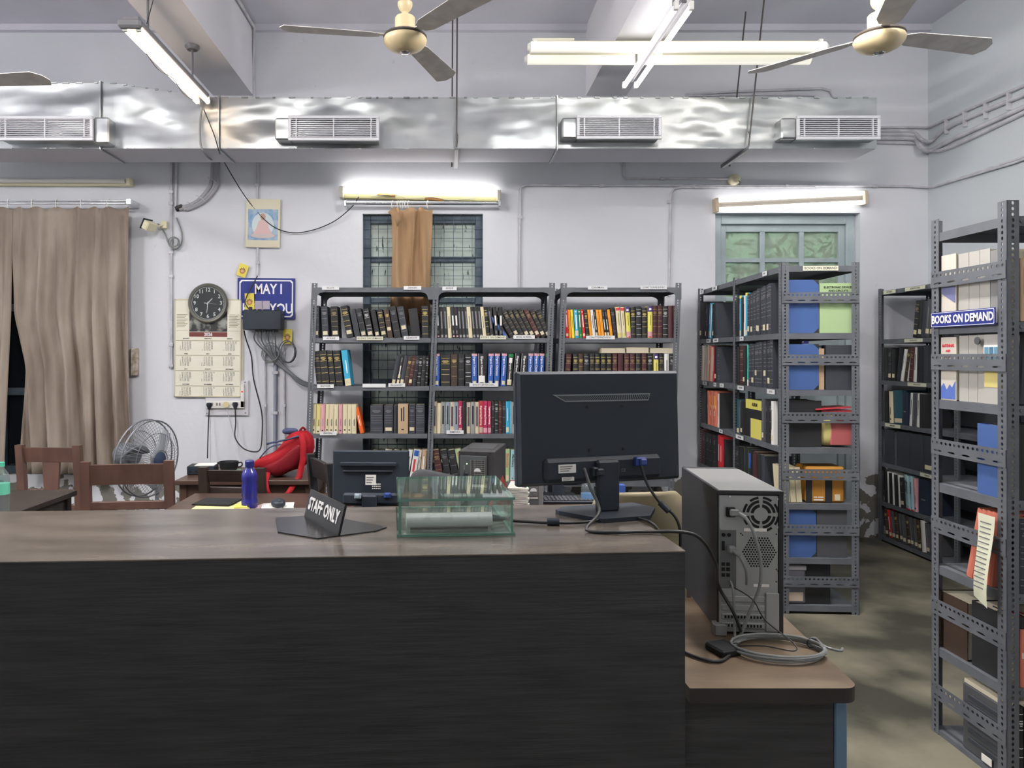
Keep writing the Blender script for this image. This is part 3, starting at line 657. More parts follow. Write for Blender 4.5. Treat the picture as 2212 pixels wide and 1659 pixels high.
row_seq(mk([(.025, .27, 0, 'dg'), (.03, .27, 0, 'dg'), (.03, .275, 0, 'dg', '', .004), (.03, .27, 0, 'dg'), (.028, .26, 0, 'bp', '', .01)] + [(.036, .262 - .004 * (i % 3), -2, ('sr', 'sa', 'sr', 'sa', 'sa', 'sr', 'sa')[i]) for i in range(7)] + [(.04, .25, 0, 'wh'), (.05, .26, 0, 'bp', '', .02)]), SIDE(LM[3]), .05, 'third row, ' + far, gM, 'far end')
row_seq(mk([(.05, .235, 0, 'dt', ''), (.035, .23, 0, 'dg'), (.04, .22, 0, 'bp', 's')]), SIDE(LM[3]), .89, 'third row, ' + near, gM, 'far end')
row_seq(mk([(.03, .26, 0, 'sp'), (.035, .265, 0, 'dg', 's'), (.035, .26, 0, 'bd'), (.035, .255, 0, 'bp'), (.04, .265, 0, 'bd'), (.035, .26, 0, 'wh', 's')]), SIDE(LM[3]), 1.35, 'third row by corner post, door rack', gM, 'far end')
row_seq(mk([(.05, .27, 4, 'mp')] + [(.045, .255, 0, 'bp' if i % 2 else 'bd', '') for i in range(8)] + [(.06, .27, 0, 'rs', '', .01), (.06, .265, 0, 'rs'), (.05, .25, 0, 'bp')]), SIDE(LM[4]), .05, 'fourth row, ' + far, gM, 'far end')
row_seq(mk([(.05, .24, 0, 'bd'), (.05, .24, 0, 'bp'), (.045, .25, 0, 'lm', '', .02), (.05, .25, 0, 'bp'), (.045, .245, 0, 'lm'), (.06, .24, 0, 'bp'), (.05, .24, 0, 'mp'), (.06, .235, 0, 'bp'), (.06, .235, 0, 'sp')]), SIDE(LM[4]), .90, 'fourth row, ' + near, gM, 'far end')
for z, items in ((LM[0] - .017, [(.12, .10, 'ORG'), (.45, .12, 'CHEM'), (1.45, .07, 'PHY')]), (LM[1] - .017, [(.30, .10, 'INORG'), (.48, .12, 'VERMAN'), (1.04, .07, 'PAL')]), (LM[2] - .017, [(.2, .11, 'PURI'), (.46, .06, 'RAO'), (.62, .09, 'ROY'), (1.02, .12, 'PODDAR'), (1.55, .12, 'LEE KS')]), (LM[3] - .017, [(.6, .08, 'SEN'), (1.0, .15, 'SHARMA')])):
    for s, wd, tx in items: strip(rM, T(s, -.004, z), tx, wd, .027, False, .017)
# yellow catalogue shown cover out on the third row, black panel on it
yb = thing('book', 'yellow and black book turned cover out, third row of rack side by the door', 'book', M=SIDE(LM[3]) @ T(1.045, .02, .001))
MB().box(0, .29, 0, .03, 0, .245, c=.002).build('cover', BC['pale'], yb)
MB().box(.0, .29, -.001, 0, 0, .185).build('cover_panel', BC['black'], yb)
MB().box(.10, .29, -.0018, -.001, .0, .125).build('cover_plate', BC['pale'], yb)
text('ALBUM', .03, BC['brown'], yb, T(.17, -.0016, .215) @ FRONT, bold=.001)

# end of that rack: volumes seen by their covers
gE = 'volumes seen at the end of the rack by the door'
END = lambda z: MID @ T(0, 0, z + .001)
def volume(M, w_, d, h, cov, label, cat='book', corner=0, spine=None, pages=True, group=gE, name='book'):
    """a bound volume seen by its front board: board faces local -y, width w_, thickness d"""
    t = thing(name, label, cat, group=group, M=M)
    c = corner
    poly = [(c, 0), (w_ - c, 0), (w_, c), (w_, h - c), (w_ - c, h), (c, h), (0, h - c), (0, c)] if c else [(0, 0), (w_, 0), (w_, h), (0, h)]
    MB().prism([(.003, 0), (w_, 0), (w_, h), (.003, h)], 0, .003).prism([(.003, 0), (w_, 0), (w_, h), (.003, h)], d - .003, d).box(0, .003, 0, d, 0, h).build('cover', BC[spine] if spine else BC[cov], t)
    if c: MB().prism([(.0, 0), (w_ - c, 0), (w_, c), (w_, h - c), (w_ - c, h), (0, h)], -.001, 0).build('cover_panel', BC[cov], t)
    if pages: MB().box(.003, w_ - .004, .003, d - .003, .004, h - .004).build('pages', BC['paper'], t)
    return t
volume(END(LM[1]) @ T(.03, .02, 0), .19, .06, .31, 'board', 'blue board volume with black corners, top level, rack end by the door', corner=.03, spine='black')
v = volume(END(LM[1]) @ T(.225, .02, 0) , .205, .07, .29, 'lgreen', 'light green volume lettered ELECTRONIC DEVICES, top level of the rack end', spine='lgreen')
text('ELECTRONIC DEVICES', .0165, m_ink, v, T(.105, -.0012, .265) @ FRONT, bold=.0003); text('AND CIRCUITS', .0165, m_ink, v, T(.105, -.0012, .245) @ FRONT, bold=.0003)
volume(END(LM[2]) @ T(.03, .02, 0), .19, .06, .265, 'board', 'blue board volume with black corners, second level, rack end by the door', corner=.03, spine='black')
volume(END(LM[2]) @ T(.225, .03, 0), .03, .16, .24, 'tan', 'tan narrow volume beside the blue one on second level', pages=False)
volume(END(LM[2]) @ T(.262, .02, 0), .165, .06, .26, 'slate', 'dark slate volume at right on second level, rack end', spine='slate')
volume(END(LM[3]) @ T(.03, .03, 0), .21, .20, .27, 'black', 'large black volume with slate top, third level of the rack end', spine='black')
def pink_book():
    t = thing('book', 'thick pink red volume lying with bulging cream pages, third level of rack end', 'book', group=gE, M=END(LM[3]) @ T(.24, .02, 0))
    MB().box(.05, .18, 0, .16, .012, .18, c=.004).build('cover', bm('dusty_red', (176, 92, 92)), t)
    MB().blob((.055, .08, .10), (.06, .078, .098), .7).build('pages', BC['straw'], t, smooth=50)
    pk = MB().box(.0, .19, .01, .15, .205, .215).box(-.02, .18, .0, .15, .218, .226, M=RY(-4)).build('loose_cover', BC['crimson'], t)
pink_book()
def orange_books():
    for i in range(3):
        volume(END(LM[4]) @ T(.035 + .034 * i, .04, 0) @ RY(-4), .031, .15, .205, 'cream', f'cream thin volume, {ORD[i+1]} from left on fourth level of the rack end', spine='cream')
    t = thing('book', 'orange boxed volume with black bands, fourth level of the rack end', 'book', group=gE, M=END(LM[4]) @ T(.15, .03, 0))
    ora = bm('amber', (176, 122, 44))
    MB().box(0, .225, 0, .16, 0, .21, c=.012).build('cover', ora, t)
    MB().box(-.0, .035, -.002, 0, .0, .14).box(.11, .15, -.002, 0, 0, .14).build('cover_panel', BC['black'], t)
    MB().box(.045, .10, -.002, 0, .014, .022).box(.045, .065, -.002, 0, .03, .036).box(.07, .1, -.002, 0, .03, .036).build('cover_print', m_white, t)
    MB().box(.165, .195, -.002, 0, .015, .05).build('call_label', BC['stick'], t)
orange_books()
volume(END(LM[5]) @ T(.03, .02, 0), .175, .08, .285, 'board', 'blue board volume with dark corners, fifth level of the rack end', corner=.03, spine='slate')
volume(END(LM[5]) @ T(.21, .02, 0), .17, .08, .28, 'dgrey', 'grey board volume beside the blue one, fifth level of the rack end', spine='dgrey')
volume(END(LM[6]) @ T(.13, .03, 0), .16, .12, .24, 'black', 'black volume standing at the bottom of the rack end', spine='black')
def tin():
    t = thing('tin_box', 'grey metal box with white rim standing at the bottom of the rack end', 'box', M=END(LM[6]) @ T(.025, .02, 0))
    MB().box(0, .125, 0, .09, 0, .225, c=.012).build('body', mat('grey_tin', (112, 112, 122), .35, .3), t)
    MB().box(-.002, .127, -.003, .093, .195, .228, c=.006).build('lid', mat('tin_rim', (176, 174, 180), .3, .3), t)
    MB().box(.02, .105, -.0015, 0, .02, .07).build('paper_label', BC['beige'], t)
tin()
lb = strip(rM, T(1.70 + .0035, .22, LM[0] - .015) @ RZ(90), 'BOOKS ON DEMAND', .20, .028, True, .019)

# ---- rack along the right wall, looking left
RW = T(3.50, 6.02, 0) @ RZ(-90)
rW = rack('dark steel rack standing along the right wall', RW, [.90, .90], .43, LM, 0, gussets=False)
SW = lambda z: RW @ T(0, 0, z)
gW = 'books on the rack along the right wall'; wl = 'right wall rack'
row_seq(mk([(.05, .28, 8, 'bg', 's'), (.05, .28, 8, 'bp', 's'), (.045, .27, 8, 'sp', ''), (.05, .28, 7, 'dg', 's'), (.05, .28, 7, 'bp', 's'), (.05, .27, 6, 'bd', 's'), (.05, .28, 5, 'sl', 's'), (.05, .28, 4, 'sp', 's')], .2), SW(LM[1]), .42, 'top row, ' + wl, gW, 'far end')
row_seq(mk([(.05, .26, 0, 'bp'), (.045, .26, 0, 'bd', 's'), (.045, .25, 0, 'bp', 's'), (.045, .26, 8, 'bp', '', .03), (.03, .25, 12, 'wh'), (.04, .26, 12, 'br'), (.03, .25, 12, 'wg'), (.04, .26, 6, 'mr'), (.04, .26, 5, 'wh'), (.05, .27, 0, 'bp'), (.05, .27, 0, 'bp'), (.05, .275, 0, 'sp')], .2), SW(LM[2]), .06, 'second row, ' + wl, gW, 'far end')
row_seq(mk([(.05, .25, 0, 'bp'), (.04, .25, -3, 'cr', '', .03), (.12, .26, -3, 'dt', '', .004), (.07, .25, 0, 'nv'), (.04, .25, 4, 'wh', '', .01), (.045, .25, 3, 'dg'), (.04, .25, 3, 'wh'), (.06, .25, 0, 'bp')], .2), SW(LM[3]), .06, 'third row, ' + wl, gW, 'far end')
row_seq(mk([(.13, .27, 0, 'sp', '', .02), (.03, .26, 0, 'dg'), (.16, .27, 0, 'sp'), (.15, .27, 0, 'sp'), (.16, .27, 0, 'sp', 's')], .2), SW(LM[4]), .05, 'fourth row, ' + wl, gW, 'far end')
row_seq(mk([(.05, .24, -2, 'bp'), (.02, .25, -3, 'wg'), (.05, .24, -3, 'bp'), (.02, .25, -3, 'wg'), (.06, .24, -4, 'bp'), (.022, .245, -4, 'wg'), (.05, .23, -5, 'bd', 's'), (.035, .26, -6, 'mc'), (.035, .255, -6, 'mc'), (.035, .26, -5, 'mc'), (.04, .25, -5, 'pk'), (.12, .26, 0, 'nv')], .2), SW(LM[5]), .06, 'fifth row, ' + wl, gW, 'far end')
row_seq(mk([(.045, .22, -9, ('rs' if i == 1 else 'dg' if i % 3 else 'br'), 's') for i in range(10)] + [(.05, .23, -6, 'wg'), (.045, .22, -6, 'dg', 's'), (.045, .22, -5, 'dg', 's')], .2), SW(LM[6]), .08, 'bottom row, ' + wl, gW, 'far end')
for z, its in ((LM[0], [(.16, .16, 'BOTANY'), (.48, .24, 'AGRICULTURE'), (.72, .12, 'BIO')]), (LM[1], [(.46, .22, 'ZOOLOGY')]), (LM[2], [(.5, .22, 'GEOLOGY')]), (LM[3], [(.2, .2, 'MINING')]), (LM[4], [(.62, .16, 'EARTH')])):
    for s, wd, tx in its: strip(rW, T(s, -.004, z - .017), tx, wd, .027, True, .018)

# ---- near rack at the right edge: its end looks left, its front looks at us
LN = [1.985, 1.617, 1.325, .995, .67, .345, .02]
NX, NY0, NY1 = 1.94, 2.57, 2.97
rN = rack('nearest grey steel rack with blue BOOKS ON DEMAND plate, cropped by the picture edge', T(NX, NY0, 0), [.90, .90], .40, LN, 0, gussets=False, braces=[('L', z) for z in (1.80, 1.475, 1.14, .83, .505, .17)])
ENDN = lambda z: T(NX, NY1, z + .001) @ RZ(-90)                 # x from the back post towards us, y into the rack
gN = 'volumes at the end of the nearest rack'
def files_top():
    for i, (s, wd, c) in enumerate([(.128, .056, 'file'), (.186, .054, 'file'), (.242, .052, 'file'), (.296, .040, 'file2'), (.338, .038, 'file2')]):
        volume(ENDN(LN[1]) @ T(s, .02, 0), wd, .2, .27 if i < 3 else .26, c, f'{"pale" if c == "file" else "dark"} grey file volume, {ORD[i+2]} from back post, above the blue plate', spine=c, group=gN)
    t = volume(ENDN(LN[1]) @ T(.042, .012, 0), .084, .2, .275, 'ivory', 'cream volume with blue patterned panel beside the back post, above blue plate', spine='ivory', group=gN)
    MB().prism([(.004, .15), (.081, .15), (.081, .085), (.004, .125)], -.0015, -.0005).build('cover_print', bm('blue_pattern', (112, 116, 156)), t)
files_top()
def antennas():
    t = volume(ENDN(LN[2]) @ T(.042, .01, 0), .088, .2, .245, 'ivory', 'cream volume lettered ANTENNAS AND WAVE with blue mountains, nearest rack', spine='ivory', group=gN)
    for s, z in (('ANTENNAS', .212), ('AND', .192), ('WAVE', .172)): text(s, .0165 if s != 'AND' else .012, BC['redprint'], t, T(.043, -.0012, z) @ FRONT, bold=.0004, sx=.82 if len(s) > 5 else 1)
    MB().prism([(.002, .005), (.084, .005), (.084, .075), (.066, .05), (.052, .062), (.036, .04), (.018, .066), (.002, .05)], -.0015, -.0005).build('cover_print', bm('mountain_blue', (86, 112, 186)), t)
    for i, (s, wd, c) in enumerate([(.132, .05, 'file'), (.184, .046, 'file'), (.232, .04, 'file')]): volume(ENDN(LN[2]) @ T(s, .02, 0), wd, .2, .25, c, f'pale grey file, {ORD[i+1]} from the mountain volume, nearest rack', spine=c, group=gN)
    t = volume(ENDN(LN[2]) @ T(.274, .012, 0), .10, .18, .25, 'file', 'grey white folder with four blue photographs on its cover, nearest rack', spine='file', group=gN)
    for i in range(4): MB().box(.004 + .0238 * i, .025 + .0238 * i, -.0015, -.0005, .155, .205).build('photo_print', bm('photo_blue' + 'ab'[i % 2], ((96, 142, 166), (70, 116, 140))[i % 2]), t)
    MB().box(.0, .098, -.0011, -.0004, .148, .212).build('photo_border', m_white, t)
    MB().box(.004, .098, -.0012, -.0004, .06, .13).build('cover_print', BC['straw'], t)
    MB().cyl((-.02, -.012, .228), (-.02, -.008, .228), .014, 16).build('sticker', BC['dgrey'], t)
antennas()
volume(ENDN(LN[3]) @ T(.09, .14, 0), .13, .05, .21, 'board', 'dark blue book standing back on third level, nearest rack', spine='navy', group=gN)
volume(ENDN(LN[3]) @ T(.245, .01, 0), .125, .16, .255, 'board', 'tall bright blue board volume at front, third level of nearest rack', corner=.028, spine='blue', group=gN)
for i in range(4):
    book(ENDN(LN[4]) @ T(.215 + .034 * i, .01, 0), .03, .27, .19, 'sa', f'salmon red leaning paperback, {ORD[i+1]} from back post, fourth level, nearest rack', gN, 13 - 2 * i)
def hanging_paper():
    t = thing('paper_sheet', 'curled printed sheet hanging over the brace of the nearest rack', 'paper', M=ENDN(LN[4]) @ T(.29, -.01, .262))
    mb = MB(); n = 10; vs = []
    for i in range(n + 1):
        f = i / n; z = -.30 * f; y = -.012 - .03 * math.sin(f * 2.6) * f
        vs += [(.0 + .012 * math.sin(f * 3), y, z), (.085, y - .012 * f, z - .02 * f)]
    mb.add(vs, [(2 * i, 2 * i + 1, 2 * i + 3, 2 * i + 2) for i in range(n)])
    a = mb.build('sheet', mat('printed_sheet', (218, 220, 196), .7), t)
    ln = MB()
    for i in range(14):
        f = (i + 1.5) / 17; z = -.30 * f; y = -.0135 - .03 * math.sin(f * 2.6) * f - .006 * f
        ln.box(.018, .07, y - .001, y, z - .004, z)
    ln.build('printed_lines', BC['dim'], t)
hanging_paper()
volume(ENDN(LN[6]) @ T(.012, .02, .325), .165, .20, .22, 'slate', 'large worn dark volume with brown edge beside the back post, sixth level, nearest rack', spine='brown', group=gN)
volume(ENDN(LN[6]) @ T(.20, .02, .325), .17, .20, .24, 'black', 'large black volume with torn pale top at front, sixth level, nearest rack', spine='black', group=gN)
def ribbed():
    t = thing('binder', 'dark ribbed binder with white top and barcode label on the bottom shelf, nearest rack', 'binder', M=ENDN(LN[6]) @ T(.165, .01, 0), group=gN)
    MB().box(0, .2, 0, .2, 0, .245, c=.004).build('cover', BC['dgrey'], t)
    for i in range(6): MB().box(.035, .2, -.006, .0, .04 + .032 * i, .056 + .032 * i, c=.002).build('rib', BC['slate'], t)
    MB().box(.004, .196, .004, .196, .246, .262).build('pages', BC['paper'], t)
    MB().box(.11, .16, -.008, -.006, .008, .034).build('barcode_label', m_paper, t)
ribbed()
# front of the nearest rack, a sliver inside the frame
FN = lambda z: T(NX, NY0, z + .001)
gF = 'books on the front of the nearest rack'; fw = 'front of nearest rack'
row_seq(mk([(.03, .22, 0, 'tn'), (.04, .25, 0, 'bp')], .12), FN(LN[1]), .05, 'first level, ' + fw, gF)
row_seq(mk([(.05, .26, 4, 'sp'), (.05, .26, 4, 'dg')], .12), FN(LN[2]), .05, 'second level, ' + fw, gF)
row_seq(mk([(.05, .26, 0, 'bp'), (.05, .26, 0, 'sm')], .12), FN(LN[3]), .05, 'third level, ' + fw, gF)
row_seq(mk([(.05, .26, 0, 'sm'), (.05, .26, 0, 'sm')], .12), FN(LN[4]), .05, 'fourth level, ' + fw, gF)
row_seq(mk([(.016, .2, 0, 'sa'), (.016, .2, 0, 'sr'), (.016, .2, 0, 'or'), (.016, .2, 0, 'sa'), (.016, .2, 0, 'sr')], .12), FN(LN[5]), .05, 'fifth level, ' + fw, gF)
row_seq(mk([(.03, .24, 0, 'bp'), (.03, .24, -3, 'rs')], .12), T(0, 0, 0) @ FN(LN[6] + .325), .05, 'sixth level, ' + fw, gF)
row_seq(mk([(.02, .25, 0, 'bs'), (.02, .25, 0, 'bs'), (.02, .25, 0, 'bs')], .12), FN(LN[6]), .05, 'bottom level, ' + fw, gF)
def plate(name, label, M, wd, ht, txt, size, th=.003, parent=None, sx=1.0, bold=.0012):
    t = thing(name, label, 'sign', M=M)
    c = ht * .05
    poly = [(-wd/2, -ht/2), (wd/2, -ht/2), (wd/2, ht/2), (-wd/2, ht/2)]
    MB().prism(poly, 0, th).build('plate', mat('enamel_blue', (48, 58, 132), .25), t)
    i = ht * .045; o = ht * .075
    def ring(k): return [(-wd/2 + k + c, -ht/2 + k), (wd/2 - k - c, -ht/2 + k), (wd/2 - k, -ht/2 + k + c), (wd/2 - k, ht/2 - k - c), (wd/2 - k - c, ht/2 - k), (-wd/2 + k + c, ht/2 - k), (-wd/2 + k, ht/2 - k - c), (-wd/2 + k, -ht/2 + k + c)]
    a, b = ring(i), ring(o)
    MB().add([(x, -.0008, z) for x, z in a + b], [(q, (q + 1) % 8, 8 + (q + 1) % 8, 8 + q) for q in range(8)]).build('border', m_whiteink, t)
    for s, x, z in txt: text(s, size, m_whiteink, t, T(x, -.001, z) @ FRONT, 'lettering', bold=bold, sx=sx)
    return t
plate('shelf_sign', 'blue enamel plate lettered BOOKS ON DEMAND on the nearest rack', T(NX - .012, (NY0 + NY1) / 2 + .012, 1.640) @ RZ(-90), .345, .06, [('BOOKS ON DEMAND', 0, -.001)], .043, sx=.80)
plate('door_sign', 'blue plate lettered ENGLISH LITERATURE 820 on the teal door behind the rack', T((PX(1658, 6.09) + PX(1752, 6.09)) / 2, 6.075 + .09, 1.62), .40, .055, [('ENGLISH LITERATURE 820', 0, -.001)], .030, sx=.9, bold=.0004)
# ------------------------------------------------------------------ front counter and desk
def wood_mat(name, c1, c2, rough, scale, stretch, bump=.05, spec=.5): return mat(name, c1, rough, spec=spec, col2=c2, nscale=scale, ncon=(.32, .7), stretch=stretch, bump=bump, bscale=scale * 2)
m_lam = wood_mat('dark_laminate', (42, 43, 46), (60, 60, 62), .42, 9, (.6, 6, 9), .10)
m_lamtop = wood_mat('dusty_laminate_top', (76, 70, 65), (108, 101, 94), .20, 3.0, (1.0, 5, 1), .03)
CRZ = 3.4
CF = Matrix.Translation((.5124, 1.592, 0)) @ RZ(CRZ)            # counter frame: origin at the front right corner, x runs right, y runs to the staff side
CTOP = 1.08
def counter():
    t = thing('reception_counter', 'long dark wood laminate counter across the front with dusty top', 'counter', M=CF)
    MB().box(-2.6, 0, 0, .505, CTOP - .004, CTOP, c=.001).build('counter_top', m_lamtop, t)
    MB().box(-2.6, -.001, .003, .021, .26, CTOP - .0042).build('front_panel', m_lam, t)
    MB().box(-2.6, -.001, .022, .04, .0, .26).build('plinth', mat('plinth_dark', (32, 31, 32), .5), t)
    MB().box(-.02, -.0015, .021, .49, .79, CTOP - .0042).box(-2.6, -2.58, .021, .49, .0, CTOP - .0042).build('end_panel', m_lam, t)
counter()
m_desk = wood_mat('worn_brown_desk', (92, 76, 60), (134, 118, 98), .34, 3, (1.2, 4, 1), .04)
def side_desk():
    t = thing('side_desk', 'low brown worn wood desk with rounded corner beside the counter, holding the computer tower', 'desk', loc=(.5, 1.602, 0), rz=0)
    rr = .035; x1, y1 = .395, .60
    poly = [(.024, 0)] + [(x1 - rr + rr * math.sin(a), rr - rr * math.cos(a)) for a in [R(15 * i) for i in range(7)]] + [(x1 + .045, y1), (-.0, y1)]
    M = T(0, 0, .78) @ RX(-90)
    mb = MB(); n = len(poly)
    vs = [(x, y, z) for z in (.748, .78) for x, y in poly]
    mb.add(vs, [tuple(range(n))[::-1], tuple(range(n, 2 * n))] + [(i, (i + 1) % n, n + (i + 1) % n, n + i) for i in range(n)])
    o = mb.build('desk_top', [m_desk, mat('desk_edge', (44, 40, 38), .45)], t)
    for q in o.data.polygons: q.material_index = 0 if abs(q.normal.z) > .5 else 1
    MB().box(.02, .352, .035, .055, .10, .747).build('front_panel', m_lam, t)
    mbl = mat('blue_grey_leg', (96, 124, 148), .45)
    for x, y in ((.356, .035), (.385, .54), (.03, .54)): MB().box(x, x + .028, y, y + .028, 0, .748, c=.003).build('leg', mbl, t)
side_desk()

# ---- black monitor seen from behind
def monitor(name, label, M, wd, ht, base, tilt=-3, neck=.09, slots=True, vent=None, neckw=.055, stick=None, plugs=()):
    """local: origin on the table under the panel, x right, -y towards the viewer (the back of the panel)"""
    t = thing(name, label, 'monitor', M=M)
    A = T(0, 0, base) @ RX(tilt)
    mb = MB(); mb.box(-wd/2, wd/2, .0, .022, 0, ht, c=.004, M=A)
    mb.build('panel', m_black, t)
    mb = MB(); vs = []
    for x, z in ((-wd*.496, ht*.006), (wd*.496, ht*.006), (wd*.496, ht*.994), (-wd*.496, ht*.994)): vs.append((x, .002, z))
    for x, z in ((-wd*.482, ht*.03), (wd*.482, ht*.03), (wd*.482, ht*.975), (-wd*.482, ht*.975)): vs.append((x, -.010, z))
    mb.add(vs, [(4, 5, 6, 7)] + [(i, (i + 1) % 4, 4 + (i + 1) % 4, 4 + i) for i in range(4)], M=A).build('back_cover', m_black, t)
    MB().box(-wd/2 + .012, wd/2 - .012, .0215, .0228, .014, ht - .012, M=A).build('screen', mat('screen_glass', (8, 9, 11), .1), t)
    if vent:
        x0, x1, z0, z1, sk = vent
        f = MB(); Q = [(x0, z1), (x1, z1), (x1 - .006, z0), (x0 + sk, z0)]
        mb = MB(); k = .0035
        inn = [(x0 + sk * .35, z1 - k), (x1 - k, z1 - k), (x1 - k - .004, z0 + k), (x0 + sk, z0 + k)]
        mb.add([(x, -.0125, z) for x, z in Q + inn] + [(x, -.0095, z) for x, z in Q + inn], [(i, (i + 1) % 4, 4 + (i + 1) % 4, 4 + i) for i in range(4)] + [(i, 8 + i, 8 + (i + 1) % 4, (i + 1) % 4) for i in range(4)], M=A)
        n = 46
        for i in range(1, n):
            f_ = i / n; xt = x0 + sk * .35 + (x1 - x0 - sk * .35) * f_; xb_ = x0 + sk + (x1 - .01 - x0 - sk) * f_
            mb.add([(xt, -.0122, z1 - k), (xt + .0016, -.0122, z1 - k), (xb_ + .0016, -.0122, z0 + k), (xb_, -.0122, z0 + k)], [(0, 1, 2, 3)], M=A)
        mb.build('vent', mat('vent_grey', (122, 130, 132), .5), t)
    # lower hump with the sockets, neck and foot
    MB().box(-wd*.36, wd*.36, -.024, -.0, ht*.03, ht*.24, c=.010, M=A).build('socket_housing', m_black, t)
    nb = MB(); nb.box(-neckw/2, neckw/2, -.042, -.022, .008, base + ht*.22, c=.006); nb.build('neck', m_black, t)
    if stick:
        for q, (x, z, a, b) in enumerate(stick):
            s = MB().box(x - a/2, x + a/2, -.0252, -.0242, z - b/2, z + b/2, M=A).build('paper_label', m_paper, t)
            l = MB()
            for i in range(3): l.box(x - a*.42, x + a*(.1 + .1 * i), -.0257, -.0253, z - b*.3 + b*.25*i, z - b*.3 + b*.25*i + b*.1, M=A)
            l.build('label_print', BC['dim'], s)
    for x, z, c, nm in plugs:
        MB().box(x - .016, x + .016, -.044, -.024, z - .012, z + .012, c=.003, M=A).box(x - .01, x + .01, -.056, -.044, z - .009, z + .009, c=.003, M=A).build('plug', c, t)
    return t
MONM = T(.412, 1.985, CTOP) @ RZ(17)
mo = monitor('monitor', 'large black monitor seen from behind on the counter, right of the glass case', MONM, .485, .299, .079, -2.2, vent=(-.145, .147, .218, .238, .038), neckw=.066,
        stick=[(-.112, .045, .05, .022), (-.11, .0185, .035, .010)], plugs=[(.098, .056, mat('vga_blue', (40, 62, 130), .5), 'b'), (-.03, .035, m_black, 'k')])
text('CE', .012, BC['dim'], mo, T(.052, -.0255, .079 + .035) @ RX(-2.2) @ FRONT, 'lettering')
mb = MB()
for x, z in ((-.048, .205), (.055, .205), (-.04, .09), (.06, .09)): mb.cyl((x, -.0125, .079 + z), (x, -.0095, .079 + z), .0035, 10)
mb.build('screw', m_blackm, mo)
def mon_base():
    mb = MB(); poly = [(-.125, .02), (-.125, -.0), (-.06, -.118), (.075, -.118), (.145, -.03), (.12, .045), (-.09, .05)]
    n = len(poly); vs = [(x, y, z) for z in (.0, .011) for x, y in poly]
    mb.add(vs, [tuple(range(n))[::-1], tuple(range(n, 2*n))] + [(i, (i+1) % n, n + (i+1) % n, n + i) for i in range(n)]).build('foot', m_black, mo)
mon_base()

